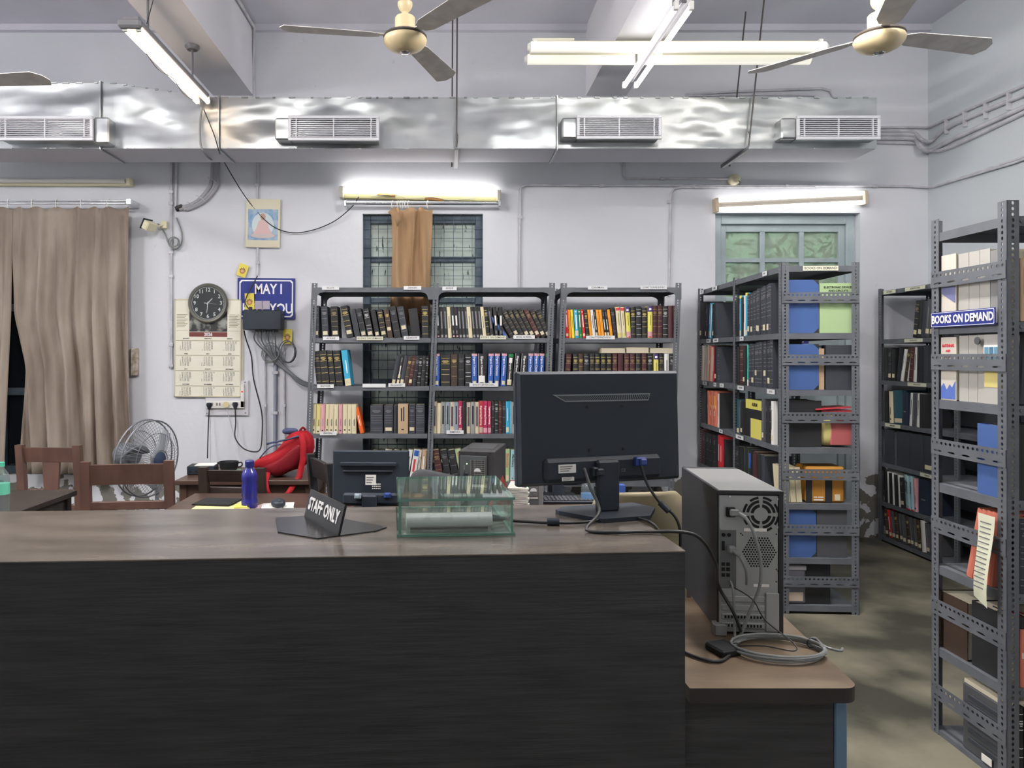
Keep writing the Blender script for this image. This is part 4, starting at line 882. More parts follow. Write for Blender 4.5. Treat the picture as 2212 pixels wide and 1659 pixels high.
# ---- computer tower
m_tower = mat('tower_black_sheet', (36, 38, 42), .5, bump=.02, bscale=300)
m_tplate = mat('tower_zinc_plate', (166, 169, 168), .45, .5)
m_hole = mat('dark_opening', (14, 15, 17), .8)
TW = T(.697, 1.912, .78) @ RZ(-5)
def tower():
    t = thing('computer_tower', 'black and grey computer tower with its cable side facing us on the low desk', 'computer', M=TW)
    w_, d, h = .163, .41, .372
    MB().box(0, w_, .006, d, .006, h, c=.002).build('case', m_tower, t)
    MB().box(.004, w_ - .002, .0, d * .9, h, h + .001).build('top_sheet', mat('tower_top_dust', (118, 119, 118), .5), t)
    p = MB().box(.004, w_ - .012, .0, .008, .008, h - .012, c=.001).build('rear_plate', m_tplate, t)
    MB().box(w_ - .011, w_ + .0, -.002, .006, .0, h - .004).box(0, w_, -.004, .008, h - .008, h).build('rear_edge', m_tower, t)
    # power supply fan grille
    cx, cz = .108, .312
    fan = MB()
    N = 48
    for r0, r1 in ((.018, .026), (.030, .037), (.040, .046)):
        for q in range(4 if r0 < .04 else 8):
            k = 4 if r0 < .04 else 8
            a0, a1 = q * 2 * math.pi / k + .14 + (0 if k == 4 else .0), (q + 1) * 2 * math.pi / k - .14 + (.03 if k == 8 else 0)
            for s in range(6):
                b0, b1 = a0 + (a1 - a0) * s / 6, a0 + (a1 - a0) * (s + 1) / 6
                fan.add([(cx + r * math.cos(b), -.0006, cz + r * math.sin(b)) for r, b in ((r0, b0), (r1, b0), (r1, b1), (r0, b1))], [(0, 1, 2, 3)])
    fan.build('fan_grille', m_hole, t)
    hx = MB()
    for i in range(-6, 7):
        for j in range(-7, 8):
            x = .104 + j * .0068 + (i % 2) * .0034; z = .215 + i * .0060
            dx, dz = abs(x - .104), abs(z - .215)
            if dz < .037 and dx < .046 - dz * .55: hx.add([(x + .0026 * math.cos(R(60*q + 30)), -.0006, z + .0026 * math.sin(R(60*q + 30))) for q in range(6)], [tuple(range(6))])
    for x, z in ((.058, .262), (.062, .258), (.146, .262), (.15, .168), (.146, .172), (.146, .14)): hx.add([(x + .0022 * math.cos(R(60*q)), -.0006, z + .0022 * math.sin(R(60*q))) for q in range(6)], [tuple(range(6))])
    hx.build('vent_holes', m_hole, t)
    io = MB().box(.006, .046, -.0015, .0, .12, .27).build('socket_panel', mat('socket_panel', (104, 108, 108), .4, .5), t)
    s = MB(); 
    for x, z in ((.014, .258), (.028, .258)): s.cyl((x, -.003, z), (x, -.0015, z), .005, 12)
    s.box(.01, .017, -.003, -.0015, .218, .242)
    for z in (.165, .178, .15): s.box(.009, .018, -.0025, -.0015, z, z + .009).box(.021, .03, -.0025, -.0015, z, z + .009)
    s.build('socket', m_hole, t)
    MB().box(.02, .042, -.012, -.001, .305, .33, c=.002).build('power_socket', m_hole, t)
    MB().box(.026, .05, -.02, -.004, .309, .327, c=.003).cyl((.046, -.014, .318), (.062, -.026, .308), .006, 10).build('power_plug', m_greycable, t)
    MB().box(.022, .042, -.022, -.002, .215, .232, c=.003).cyl((.034, -.022, .222), (.046, -.032, .212), .005, 10).build('display_plug', m_greycable, t)
    sl = MB()
    for i in range(4): sl.box(.008, .118, -.004, 0, .018 + .0225 * i, .034 + .0225 * i, c=.002)
    sl.build('slot_cover', m_tplate, t)
    hh = MB()
    for k in (1, 0):
        for i in range(12): hh.box(.016 + i * .008, .021 + i * .008, -.0046, -.004, .022 + .0225 * k, .029 + .0225 * k)
    hh.build('slot_holes', m_hole, t)
    MB().box(.118, .152, -.006, 0, .012, .112, c=.002).build('slot_bracket', m_tplate, t)
    MB().box(.066, .122, -.0012, 0, .268, .276).box(.09, .128, -.0012, 0, .126, .133).build('paper_label', m_paper, t)
    mb = MB()
    for x, z in ((.148, .352), (.008, .275), (.148, .28), (.03, .357)): mb.cyl((x, -.003, z), (x, 0, z), .003, 8)
    mb.build('screw', m_chrome, t)
    MB().box(-.012, .02, -.014, .02, -.0, .03, c=.003).build('foot_clip', mat('foot_clip', (120, 122, 120), .5), t)
    for x in (.02, .13): MB().box(x, x + .02, .03, .05, 0, .006).box(x, x + .02, d - .05, d - .03, 0, .006).build('rubber_foot', m_blackm, t)
tower()
def cable(name, label, pts, r, m, cat='cable', n=7, sm=6, group=None):
    o = MB().tube(pts, r, n, smooth=sm).build(name, m, smooth=60); return tag(o, label, cat, group)
tp = lambda x, y, z: TW @ Vector((x, y, z))
ZD = .78
cable('power_cable', 'thick grey power lead hanging down the back of the tower', [tp(.062, -.026, .308), tp(.075, -.04, .28), tp(.092, -.045, .21), tp(.092, -.04, .14), tp(.07, -.03, .07), tp(.052, -.03, .02), tp(.045, -.03, .006)], .0042, m_greycable)
cable('display_cable', 'grey display lead curling down from its plug on the tower', [tp(.046, -.032, .212), tp(.058, -.04, .185), tp(.062, -.038, .16), tp(.064, -.03, .14)], .004, m_greycable)
cable('network_cable', 'pale network lead running straight down the tower back', [tp(.03, -.006, .14), tp(.032, -.02, .125), tp(.034, -.025, .07), tp(.034, -.03, .02), tp(.032, -.04, .005)], .003, m_greycable)
cable('monitor_cable', 'long black lead from the large monitor over the counter edge down behind the tower', [P(1262, 1012, 1.9), P(1276, 1055, 1.86), P(1295, 1105, 1.82), Vector((.33, 1.76, CTOP + .006)), Vector((.40, 1.735, CTOP + .006)), Vector((.462, 1.74, CTOP + .006)), P(1500, 1155, 1.72), P(1545, 1215, 1.76), tp(-.005, -.02, .135), tp(.03, -.03, .07), tp(.05, -.03, .02)], .0042, m_cable)
cable('video_cable', 'black lead with thick barrel from the monitor blue plug', [P(1385, 1006, 1.965), P(1398, 1045, 1.95), P(1425, 1085, 1.93), P(1455, 1112, 1.91), P(1468, 1140, 1.9), P(1470, 1180, 1.9)], .0038, m_cable)
o = MB().cyl(P(1426, 1086, 1.93), P(1445, 1105, 1.915), .008, 12).build('ferrite_bead', m_black); tag(o, 'thick black ferrite barrel on the lead beside the large monitor', 'ferrite bead')
cable('scanner_cable', 'black lead across the counter from the glass case to behind the monitor', [Vector((.105, 1.86, CTOP + .02)), Vector((.158, 1.852, CTOP + .008)), Vector((.20, 1.845, CTOP + .006)), Vector((.26, 1.832, CTOP + .006)), Vector((.34, 1.84, CTOP + .006)), Vector((.43, 1.90, CTOP + .006)), Vector((.475, 1.90, CTOP + .006)), Vector((.512, 1.83, CTOP - .0)), Vector((.53, 1.80, CTOP - .05))], .0036, m_cable)
o = MB().cyl((.246, 1.833, CTOP + .009), (.276, 1.830, CTOP + .009), .0088, 14).build('ferrite_bead', m_black); tag(o, 'black ferrite cylinder on the lead right of the glass case', 'ferrite bead')
cable('desk_cable', 'black lead lying on the low desk along the counter end', [Vector((.515, 1.86, ZD + .005)), Vector((.56, 1.80, ZD + .005)), Vector((.60, 1.745, ZD + .005)), Vector((.64, 1.735, ZD + .005)), Vector((.70, 1.80, ZD + .005))], .004, m_cable)
MBc = MB()
def coil():
    t = thing('cable_coil', 'coil of grey network cable lying on the low desk in front of the tower', 'cable', loc=(.80, 1.80, ZD))
    mb = MB(); pts = []
    for i in range(4 * 24 + 1):
        a = i * 2 * math.pi / 24; k = i / 96
        pts.append((.105 * (1 - .05 * math.sin(a * .5)) * math.cos(a) + .004 * math.sin(i * .3), .072 * math.sin(a) + .004 * math.cos(i * .21) - .01 * k, .004 + .0085 * k * 2 + .003 * math.sin(a * .7)))
    mb.tube(pts, .0034, 6, smooth=1); mb.build('loops', m_greycable, t, smooth=60)
    MB().tube([(.09, .03, .012), (.11, .036, .02), (.125, .02, .006), (.15, -.005, .004), (.165, .01, .004)], .0034, 6, smooth=5).build('cable_end', m_greycable, t, smooth=60)
    tie = MB()
    for a in (R(20), R(185)):
        c = Vector((.103 * math.cos(a), .07 * math.sin(a), .012)); tie.tube([c + Vector((.012 * math.cos(b), 0, .012 * math.sin(b))) for b in [R(40 * i) for i in range(10)]], .0016, 5, smooth=1)
    tie.build('tie', m_black, t)
coil()
cable('thin_wire', 'thin black wire looping out from the tower foot over the coil', [tp(.028, -.01, .13), tp(.07, -.05, .11), tp(.10, -.06, .06), Vector((.83, 1.78, ZD + .03)), Vector((.82, 1.755, ZD + .02)), Vector((.76, 1.78, ZD + .022)), Vector((.71, 1.82, ZD + .006))], .0016, m_cable)
o = MB().box(-.03, .03, -.035, .03, 0, .018, c=.004, M=T(.668, 1.80, ZD) @ RZ(20)).build('adapter', m_blackm); tag(o, 'small black adapter block on the low desk at the tower foot', 'adapter')

# ---- glass case with the silver device
m_gl = thin_glass('case_glass', (253, 255, 254), .12, .012, ((206, 222, 214), .03, 7))
m_ge = mat('glass_edge_green', (92, 140, 124), .15, spec=.8)
def glass_case():
    GM = T(-.113, 1.713, CTOP) @ RZ(4.5)
    t = thing('glass_case', 'low greenish glass case on the counter with a silver device inside', 'glass case', M=GM)
    W, D, H, g = .268, .315, .082, .0055
    def sheet(nm, x0, x1, y0, y1, z0, z1, ax):
        s = MB().box(x0, x1, y0, y1, z0, z1)
        o = s.build(nm, [m_gl, m_ge], t)
        mi = [1 if abs(p.normal[ax]) < .5 else 0 for p in o.data.polygons]; o.data.polygons.foreach_set('material_index', mi)
    sheet('glass_base', -.004, W + .004, -.004, D, .0005, g, 2)
    sheet('glass_front', .008, W - .012, 0, g, g, H, 1)
    sheet('glass_back', .0, W, D - .008, D - .008 + g, g, H, 1)
    sheet('glass_side', .0, g, g, D - .009, g, H, 0)
    sheet('glass_side', W - g, W, g, D - .009, g, H, 0)
    sheet('glass_lid', -.003, W + .004, -.002, D + .002, H + .0002, H + g, 2)
    s = thing('scanner_bar', 'silver rounded device lying inside the glass case', 'scanner', M=GM @ T(.018, .030, g + .001))
    m_sil = mat('brushed_silver', (190, 194, 193), .36, .6)
    pf = [(.024 + .024 * math.copysign(abs(math.cos(R(q))) ** .6, math.cos(R(q))), .0155 + .0155 * math.copysign(abs(math.sin(R(q))) ** .6, math.sin(R(q)))) for q in range(0, 360, 15)]
    mb = MB(); n = len(pf)                                     # profile in y, z swept along x
    vs = [(x, y, z + .004) for x in (0, .205) for y, z in pf]
    mb.add(vs, [tuple(range(n)), tuple(range(n, 2 * n))[::-1]] + [(i, n + i, n + (i + 1) % n, (i + 1) % n) for i in range(n)])
    mb.build('body', m_sil, s, smooth=35)
    MB().box(.01, .195, .01, .038, 0, .0045).build('foot', m_blackm, s)
    MB().box(.205, .235, .018, .034, .014, .024, c=.003).build('plug', m_black, s)
glass_case()

# ---- STAFF ONLY plate
def staff_sign():
    a = Vector((-.258, 1.714, CTOP)); b = Vector((-.376, 1.92, CTOP)); d = (a - b); L = d.length; ang = math.degrees(math.atan2(d.y, d.x))
    M = T(*b) @ RZ(ang)                                         # x runs from the far end to the near end, -y is the lettered side
    t = thing('table_sign', 'black tilted plate lettered STAFF ONLY standing on the counter', 'sign', M=M)
    h = .072; A = T(0, .004, .002) @ RX(-14)
    MB().prism([(0, 0), (L, 0), (L, h), (0, h)], 0, .006, M=A).build('plate', mat('gloss_black', (22, 23, 25), .2), t)
    text('STAFF ONLY', .044, m_whiteink, t, A @ T(L * .5, -.0008, h * .52) @ FRONT, bold=.0012, ext=.0008, space=1.05, sx=.80)
    mb = MB(); poly = [(-.02, -.065), (L * .55, -.105), (L - .0, -.045), (L + .0, .10), (L * .9, .14), (0, .05)]
    n = len(poly); mb.add([(x, y, z) for z in (.0003, .003) for x, y in poly], [tuple(range(n))[::-1], tuple(range(n, 2 * n))] + [(i, (i + 1) % n, n + (i + 1) % n, n + i) for i in range(n)])
    mb.build('base_plate', mat('dark_acrylic', (44, 44, 45), .2), t)
staff_sign()

# ------------------------------------------------------------------ ceiling lights, tubes
def batten(name, label, M, L, tubes, m_tb, body, group=None, bw=.05, bh=.045, tr=.0165, cat='tube light', bodyz=0, caps=m_white):
    """fluorescent fitting; local x along the tube, -z down, tubes at the given (y, z)"""
    t = thing(name, label, cat, group=group, M=M)
    MB().box(-L/2 - .012, L/2 + .012, -bw/2, bw/2, bodyz, bodyz + bh, c=.004).build('batten', body, t)
    for y, z in tubes:
        o = MB().cyl((-L/2 + .012, y, z), (L/2 - .012, y, z), tr, 14).build('tube', m_tb, t, smooth=50)
        for s in (-1, 1): MB().box(s * L/2 - .012, s * L/2 + .012, y - .013, y + .013, min(z, bodyz) - .018, max(z, bodyz) + .012, c=.003).build('lamp_holder', caps, t)
    return t
ROD = mat('grey_rod', (120, 120, 124), .5, .3)
def hang(t, xs, z0, z1, r=.008):
    for x in xs: MB().cyl((x, 0, z0), (x, 0, z1 - .03), r, 8).lathe([(.035, z1 - .03), (.05, z1 - .012), (.05, z1 - .0005)], 14, T(x, 0, 0)).build('hanging_rod', ROD, t, smooth=40)
LM_ = T(-1.765, 4.74, 3.34) @ RZ(90)
t = batten('tube_light', 'hanging twin tube light with warm glow under the left ceiling beam', LM_, 1.2, [(-.038, -.012), (.038, -.012)], m_tubew, mat('lamp_grey_body', (120, 120, 124), .5), None, .085, .04, bodyz=.012)
hang(t, (-.38, .38), .05, .30)
MB().box(-.645, -.605, -.066, .066, -.022, .028, c=.012).build('end_cap', mat('dark_cap', (112, 112, 116), .6), t)
MB().tube([(-.3, .04, -.03), (-.1, .05, -.045), (.1, .03, -.03), (.35, .05, -.04), (.6, .03, -.02)], .003, 5).build('loose_wire', m_cable, t)
MB().tube([(-.40, 0, .10), (-.46, -.06, .2), (-.5, -.10, .285)], .003, 5).tube([(-.38, 0, .25), (-.44, -.06, .26), (-.5, -.10, .285)], .003, 5).build('supply_wire', m_cable, t)
LC_ = T(1.30, 4.68, 3.425) @ RZ(90)
t = batten('tube_light', 'bright white twin tube light hanging end-on under the right ceiling beam', LC_, 1.2, [(-.042, -.005), (.042, -.005)], m_tubec, mat('lamp_body', (92, 92, 98), .5), None, .03, .035, bodyz=.014)
hang(t, (-.42, .42), .045, .215)
def reflected_lamp():  # glass reflection of a lamp behind the viewer, modelled as an object
    x0, x1 = PX(1134, 5.1), PX(1762, 5.1); xm = (x0 + x1) / 2
    t = thing('tube_light', 'glass reflection of a long dim cream twin tube light across the right ceiling beam', 'tube light', M=T(xm, 5.04, 3.555))
    L = x1 - x0; body = m_cream
    MB().box(-L/2 + .03, L/2 - .03, -.075, .075, .018, .058, c=.006).box(-.82 - .14, -.82 + .14, -.05, .05, .058, .0845).build('batten', mat('reflected_lamp_body', (214, 210, 190), .45, emit=.12, ecol=(255, 250, 225)), t)  # faint emission gives the batten its reflected glow
    for y in (-.105, .105): 
        MB().cyl((-L/2 + .02, y, 0), (L/2 - .02, y, 0), .035, 18).build('tube', m_tuberefl, t, smooth=50)
        for s in (-1, 1): MB().cyl((s * (L/2 - .02), y, 0), (s * L/2, y, 0), .033, 14, r1=.02).build('tube_cap', m_white, t, smooth=40)
    for x in (-L/2 + .05, L/2 - .05): MB().box(x - .012, x + .012, -.12, .12, .034, .05).build('bracket', m_white, t)
reflected_lamp()
def wall_tube(label, px0, py0, px1, py1, kind):
    Y = 6.02; a, b = P(px0, py0, Y), P(px1, py1, Y); L = (b - a).length; c = (a + b) / 2; c.y = 0
    ang = math.degrees(math.atan2((b - a).z, (b - a).x))
    M = T(c.x, YW, c.z) @ RY(-ang)
    t = thing('wall_tube_light', label, 'tube light', M=M)
    if kind == 'single':
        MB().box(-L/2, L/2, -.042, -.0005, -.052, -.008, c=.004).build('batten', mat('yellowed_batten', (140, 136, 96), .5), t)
        MB().cyl((-L/2 + .02, -.06, .012), (L/2 - .02, -.06, .012), .019, 14).build('tube', m_tube, t, smooth=50)
        for s in (-1, 1): MB().box(s * L/2 - .016, s * L/2 + .016, -.085, -.0, -.055, .036, c=.004).build('lamp_holder', mat('holder_grey', (186, 184, 170), .5), t)
        mb = MB()
        for x in (-.35, .04): mb.box(x, x + .15, -.05, -.042, -.045, -.022, c=.003, M=RY(4))
        mb.build('starter_tape', mat('amber_tape', (150, 104, 44), .5), t)
        MB().tube([(-.4, -.05, -.03), (-.2, -.055, -.02), (-.1, -.05, -.045), (.1, -.052, -.03), (.25, -.05, -.05), (.45, -.05, -.03)], .0022, 5).build('loose_wire', BC['dim'], t)
    elif kind == 'twin':
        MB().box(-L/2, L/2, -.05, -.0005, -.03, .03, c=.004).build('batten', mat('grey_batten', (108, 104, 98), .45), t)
        for z in (.038, -.038): MB().cyl((-L/2 + .02, -.066, z), (L/2 - .02, -.066, z), .017, 14).build('tube', m_tubetwin, t, smooth=50)
        for s in (-1, 1): MB().box(s * L/2 - .014, s * L/2 + .014, -.082, 0, -.056, .056, c=.004).build('lamp_holder', mat('holder_tan', (206, 190, 164), .5), t)
    else:
        MB().box(-L/2, L/2, -.045, -.0005, -.026, .026, c=.005).build('batten', m_cream, t)
        MB().cyl((-L/2 + .03, -.064, .008), (L/2 - .03, -.064, .008), .019, 14).build('tube', mat('unlit_tube', (222, 222, 216), .3), t, smooth=50)
        for s in (-1, 1): MB().box(s * L/2 - .016, s * L/2 + .016, -.086, 0, -.03, .03, c=.004).build('lamp_holder', m_cream, t)
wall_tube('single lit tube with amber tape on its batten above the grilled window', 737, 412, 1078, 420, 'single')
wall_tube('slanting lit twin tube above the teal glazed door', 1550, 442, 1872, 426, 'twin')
wall_tube('unlit cream tube fitting above the long brown curtain', -60, 391, 277, 392, 'off')
# unseen lamps: fill tubes added overhead to brighten the room, rear ones behind the viewer
for x, y, w_ in ((-1.765, 2.85, 'left beam, over the counter'), (1.30, 2.85, 'right beam, over the counter'), (-3.9, 2.9, 'ceiling at far left')):
    t = batten('unseen_tube_light', 'added hanging twin tube light on the ' + w_ + ', out of the picture', T(x, y, 3.42) @ RZ(90), 1.2, [(-.042, -.005), (.042, -.005)], m_tubefill, m_white, None, .05, .035, bodyz=.014)
    hang(t, (-.42, .42), .045, .215 if abs(x) < 2 else .78)
for x, y, w_ in ((-1.5, -1.0, 'left'), (1.8, -1.0, 'right'), (2.85, 2.5, 'added overhead right')):  # rear pair behind the viewer; overhead right one added as fill light
    batten('unseen_tube_light', w_ + ' tube light of the ceiling well out of the picture', T(x, y, ZT - .041), 1.2, [(-.05, -.012), (.05, -.012)], m_tuberear, m_white, None, .09, .04)

# ------------------------------------------------------------------ ceiling fans
m_fan = mat('fan_ivory', (208, 190, 150), .4, col2=(196, 180, 144), nscale=9)
m_blade = mat('dusty_fan_blade', (204, 200, 198), .6, col2=(186, 182, 182), nscale=12)
def ceiling_fan(label, x, y, z, a0, hub=True, rb=.60):
    t = thing('ceiling_fan', label, 'ceiling fan', M=T(x, y, z), group=None)
    MB().lathe([(.0, -.055), (.03, -.054), (.055, -.047), (.09, -.03), (.108, -.008), (.112, .006), (.108, .016), (.0, .02)], 28).build('motor_bowl', m_fan, t, smooth=40)
    MB().lathe([(.0, -.063), (.018, -.062), (.026, -.056), (.026, -.05), (0, -.05)], 18).build('bottom_cap', m_chrome, t, smooth=40)
    MB().lathe([(.105, .016), (.112, .024), (.105, .034), (.05, .036)], 28).build('motor_rim', mat('fan_rim_dark', (70, 64, 60), .5), t, smooth=40)
    MB().lathe([(.05, .034), (.052, .12), (.045, .128), (.02, .132), (.016, .15), (.03, .165), (.038, .185), (.038, .20), (0, .20)], 20).build('canopy', m_fan, t, smooth=40)
    MB().cyl((0, 0, .2), (0, 0, ZT - z - .06), .012, 10).build('down_rod', m_fan, t)
    MB().lathe([(.02, ZT - z - .11), (.055, ZT - z - .06), (.06, ZT - z - .0005), (0, ZT - z - .0005)], 18).build('ceiling_cup', m_fan, t, smooth=40)
    for i in range(3):
        a = a0 + 120 * i
        A = RZ(a) @ T(.10, 0, .026) @ RX(-10)
        mb = MB(); w0, w1 = .052, .068
        pl = [(.03, -w0 * .6), (.08, -w0), (rb - .16, -w1), (rb - .115, -.03), (rb - .10, .02), (rb - .125, w1), (.08, w0), (.03, w0 * .6)]
        n = len(pl); mb.add([(px, py, q) for q in (-.0015, .0015) for px, py in pl], [tuple(range(n))[::-1], tuple(range(n, 2*n))] + [(q, (q+1) % n, n + (q+1) % n, n + q) for q in range(n)], M=A)
        b = mb.build('blade', m_blade, t)
        MB().box(-.02, .10, -.018, .018, .001, .006, M=A).build('blade_arm', m_blade, b)
ceiling_fan('ivory ceiling fan with grey blades, above the first duct grille', -.2185, 3.8, 3.11, 189, rb=.63)
ceiling_fan('ivory ceiling fan with grey blades, beside the reflected cream lamp', 2.04, 3.5, 2.985, 12, rb=.63)
ceiling_fan('grey fan blade reaching in at the picture left edge, over the duct', PX(-155, 4.0), 4.05, 2.965, -6, rb=.66)

# ------------------------------------------------------------------ air duct
def duct_metal():
    m = m_galv; nt = m.node_tree; b = nt.nodes['Principled BSDF']; N = nt.nodes.new; L = nt.links.new
    geo = N('ShaderNodeNewGeometry'); mp = N('ShaderNodeMapping'); mp.inputs['Scale'].default_value = (1.0, 1.0, 2.2); L(geo.outputs['Position'], mp.inputs[0])
    n = N('ShaderNodeTexNoise'); n.inputs['Scale'].default_value = 2.1; n.inputs['Detail'].default_value = 1.5; L(mp.outputs[0], n.inputs['Vector'])
    bp = N('ShaderNodeBump'); bp.inputs['Strength'].default_value = .55; bp.inputs['Distance'].default_value = .12; L(n.outputs['Fac'], bp.inputs['Height'])
    n2 = N('ShaderNodeTexNoise'); n2.inputs['Scale'].default_value = 260; L(mp.outputs[0], n2.inputs['Vector'])
    bp2 = N('ShaderNodeBump'); bp2.inputs['Strength'].default_value = .08; bp2.inputs['Distance'].default_value = .002; L(n2.outputs['Fac'], bp2.inputs['Height']); L(bp.outputs[0], bp2.inputs['Normal'])
    L(bp2.outputs[0], b.inputs['Normal'])
duct_metal()
m_grille = mat('grille_white', (206, 208, 214), .4)
m_under = mat('duct_underside', (196, 196, 206), .75, .0)
def duct():
    Y0, Y1 = 5.40, 5.78
    t = thing('air_duct', 'long shiny galvanised air duct running below the ceiling along the wall', 'air duct', M=T(0, Y0, 3.0))
    zb = PZ(321, Y0); zt = PZ(211, Y0); zl = PZ(180, Y0)
    x = [PX(-160, Y0), PX(219, Y0), PX(246, Y0), PX(432, Y0), PX(474, Y0), PX(1203, Y0), PX(1893, Y0)]
    def seg(xa, xb, za, zb_, name='duct_section', yo=0):
        mb = MB(); nx = max(2, int((xb - xa) / .06)); nz = 6; rr = random.Random(int(xa * 100))
        ph = [(rr.uniform(2, 6), rr.uniform(4, 11), rr.uniform(0, 6), rr.uniform(.002, .007)) for _ in range(5)]
        def fy(u, v):                                           # dents of the thin sheet, none at the seams
            e = min(1, min(u - xa, xb - u) / .08) * min(1, min(v, 1 - v) * 5)
            return yo - .004 + e * sum(p[3] * math.sin(p[0] * u + p[2]) * math.sin(p[1] * v + p[2] * 2) for p in ph)
        vs = []
        for i in range(nx + 1):
            u = xa + (xb - xa) * i / nx; top = za + (zb_ - za) * i / nx
            for j in range(nz + 1): vs.append((u, Y0 + fy(u, j / nz), zb + (top - zb) * j / nz))
        q = nz + 1
        fs = [(i * q + j, (i + 1) * q + j, (i + 1) * q + j + 1, i * q + j + 1) for i in range(nx) for j in range(nz)]
        k = len(vs)
        for u, top in ((xa, za), (xb, zb_)): vs += [(u, Y1, zb), (u, Y1, top)]
        last = nx * q
        fs += [(k, k + 2) + tuple(i * q for i in range(nx, -1, -1)), tuple(i * q + nz for i in range(nx + 1)) + (k + 3, k + 1), (k, k + 1, k + 3, k + 2)]
        fs += [(k, ) + tuple(range(0, q)) + (k + 1, ), (k + 3, ) + tuple(range(last + nz, last - 1, -1)) + (k + 2, )]
        mb.add(vs, fs); o = mb.build(name, [m_galv, m_under], t, world=True, smooth=30)
        o.data.polygons[nx * nz].material_index = 1; return o
    seg(x[0], x[1] - .006, zl, zl); seg(x[1] + .006, x[2], zl, zl); seg(x[2], x[3], zl, zt + .01); seg(x[3], x[4] - .008, zt + .01, zt); seg(x[4] + .008, x[5] - .006, zt, zt); seg(x[5] + .006, x[6], zt, zt)
    for xx, top in ((x[1], zl), (x[4], zt), (x[5], zt)):
        mb = MB().box(xx - .0055, xx + .0055, Y0 - .025, Y0 - .006, zb - .012, top + .012, c=.002).box(xx - .0055, xx + .0055, Y0 - .006, Y1, top + .001, top + .014).box(xx - .0055, xx + .0055, Y0 - .006, Y1, zb - .014, zb - .001)
        mb.build('flange', m_galv, t, world=True)
    MB().box(x[0], x[6], Y0 - .01, Y0 + .004, zt + .002, zt + .007).build('seam', m_galv, t, world=True) if False else None
    rr = random.Random(5)
    cl = MB(); u = x[0]
    while u < x[6] - .05:                                       # crimped clips along both seams
        top = zl if u < x[2] else (zl + (zt + .01 - zl) * (u - x[2]) / (x[3] - x[2]) if u < x[3] else zt)
        L_ = rr.uniform(.015, .05)
        cl.box(u, u + L_, Y0 - .012, Y0 - .003, top - .006, top + .004, c=.0015)
        if rr.random() < .55: cl.box(u, u + L_, Y0 - .012, Y0 - .003, zb - .004, zb + .005, c=.0015)
        u += L_ + rr.uniform(.02, .12)
    cl.build('seam_clips', m_galv, t, world=True)
    # supply grilles on short necks
    for gx0, gx1, gy0, gy1, side in ((-8, 200, 250, 303, 'R'), (622, 819, 249, 303, 'L'), (1246, 1430, 248, 300, 'L'), (1722, 1903, 249, 301, 'L')):
        Yg = 5.26; a, b = PX(gx0, Yg), PX(gx1, Yg); z1, z0 = PZ(gy0, Yg), PZ(gy1, Yg)
        nk = MB().box(a + .012 - (0 if side == 'R' else 0), b - .012, Yg + .02, Y0 + .01, z0 + .012, z1 - .012); nk.build('grille_neck', m_galv, t, world=True)
        gr = MB(); k = .022
        gr.box(a, b, Yg, Yg + .02, z1 - k, z1, c=.003).box(a, b, Yg, Yg + .02, z0, z0 + k, c=.003).box(a, a + k, Yg, Yg + .02, z0 + k, z1 - k, c=.003).box(b - k, b, Yg, Yg + .02, z0 + k, z1 - k, c=.003)
        f = gr.build('grille_frame', m_grille, t, world=True)
        n = 9; bars = MB()
        for i in range(n):
            z = z0 + k + (z1 - z0 - 2 * k) * (i + .5) / n
            o = MB().box(a + k, b - k, Yg + .003, Yg + .017, z - .0024, z + .0024, M=None).build('slat', m_grille, f, world=True)
        for fx in (.09, .5, .91): bars.box(a + (b - a) * fx - .004, a + (b - a) * fx + .004, Yg + .001, Yg + .018, z0 + k, z1 - k)
        bars.build('divider', m_grille, f, world=True)
        MB().box(a + .014, b - .014, Yg + .021, Yg + .023, z0 + .014, z1 - .014).build('dark_back', mat('grille_dark', (26, 28, 32), .8), f, world=True)
        # sheet side box beside the grille
        if side == 'L': MB().box(a - .10, a + .012, Yg + .025, Y0 + .012, z0 + .012, z1 - .01, c=.01).build('side_box', m_galv, t, world=True)
        else: MB().box(b - .012, b + .10, Yg + .03, Y0 + .012, z0 - .012, z1 - .0, c=.01).build('side_box', m_galv, t, world=True)
duct()
def hanger(label, px_top, py_top, px_low, py_low, px_b, py_b, mt):
    """threaded rod pair and the angle bar that carries the duct"""
    Yr = 5.36; a = P(px_low, py_low, Yr); top = P(px_top, py_top, Yr)
    t = thing('duct_hanger', label, 'hanger', M=T(a.x, Yr, a.z))
    MB().cyl(a, Vector((top.x, top.y, ZT)), .006, 8).build('rod', m_rust, t, world=True)
    c = P(px_b, py_b, 5.84)
    MB().cyl((c.x, 5.84, a.z - .02), (c.x + (top.x - a.x), 5.84, ZT), .006, 8).build('rod', m_rust, t, world=True)
    MB().box(a.x - .014, a.x + .014, 5.33, 5.87, a.z - .028, a.z - .022).box(a.x - .014, a.x - .010, 5.33, 5.87, a.z - .022, a.z + .0).build('angle_bar', mat('bracket_grey', (110, 112, 116), .5, .4), t, world=True)
    MB().tube([a + Vector((0, 0, .11)), a + Vector((.008, -.004, .08)), a + Vector((.005, 0, .03)), a], .005, 6).build('rod_hook', m_rust, t, world=True)
hanger('rod hanger and angle bar under the duct, below the first ceiling fan', 988, 60, 986, 318, 976, 346, 0)
hanger('rod hanger and angle bar under the duct, right of the reflected lamp crossing', 1655, 60, 1617, 317, 1576, 335, 0)
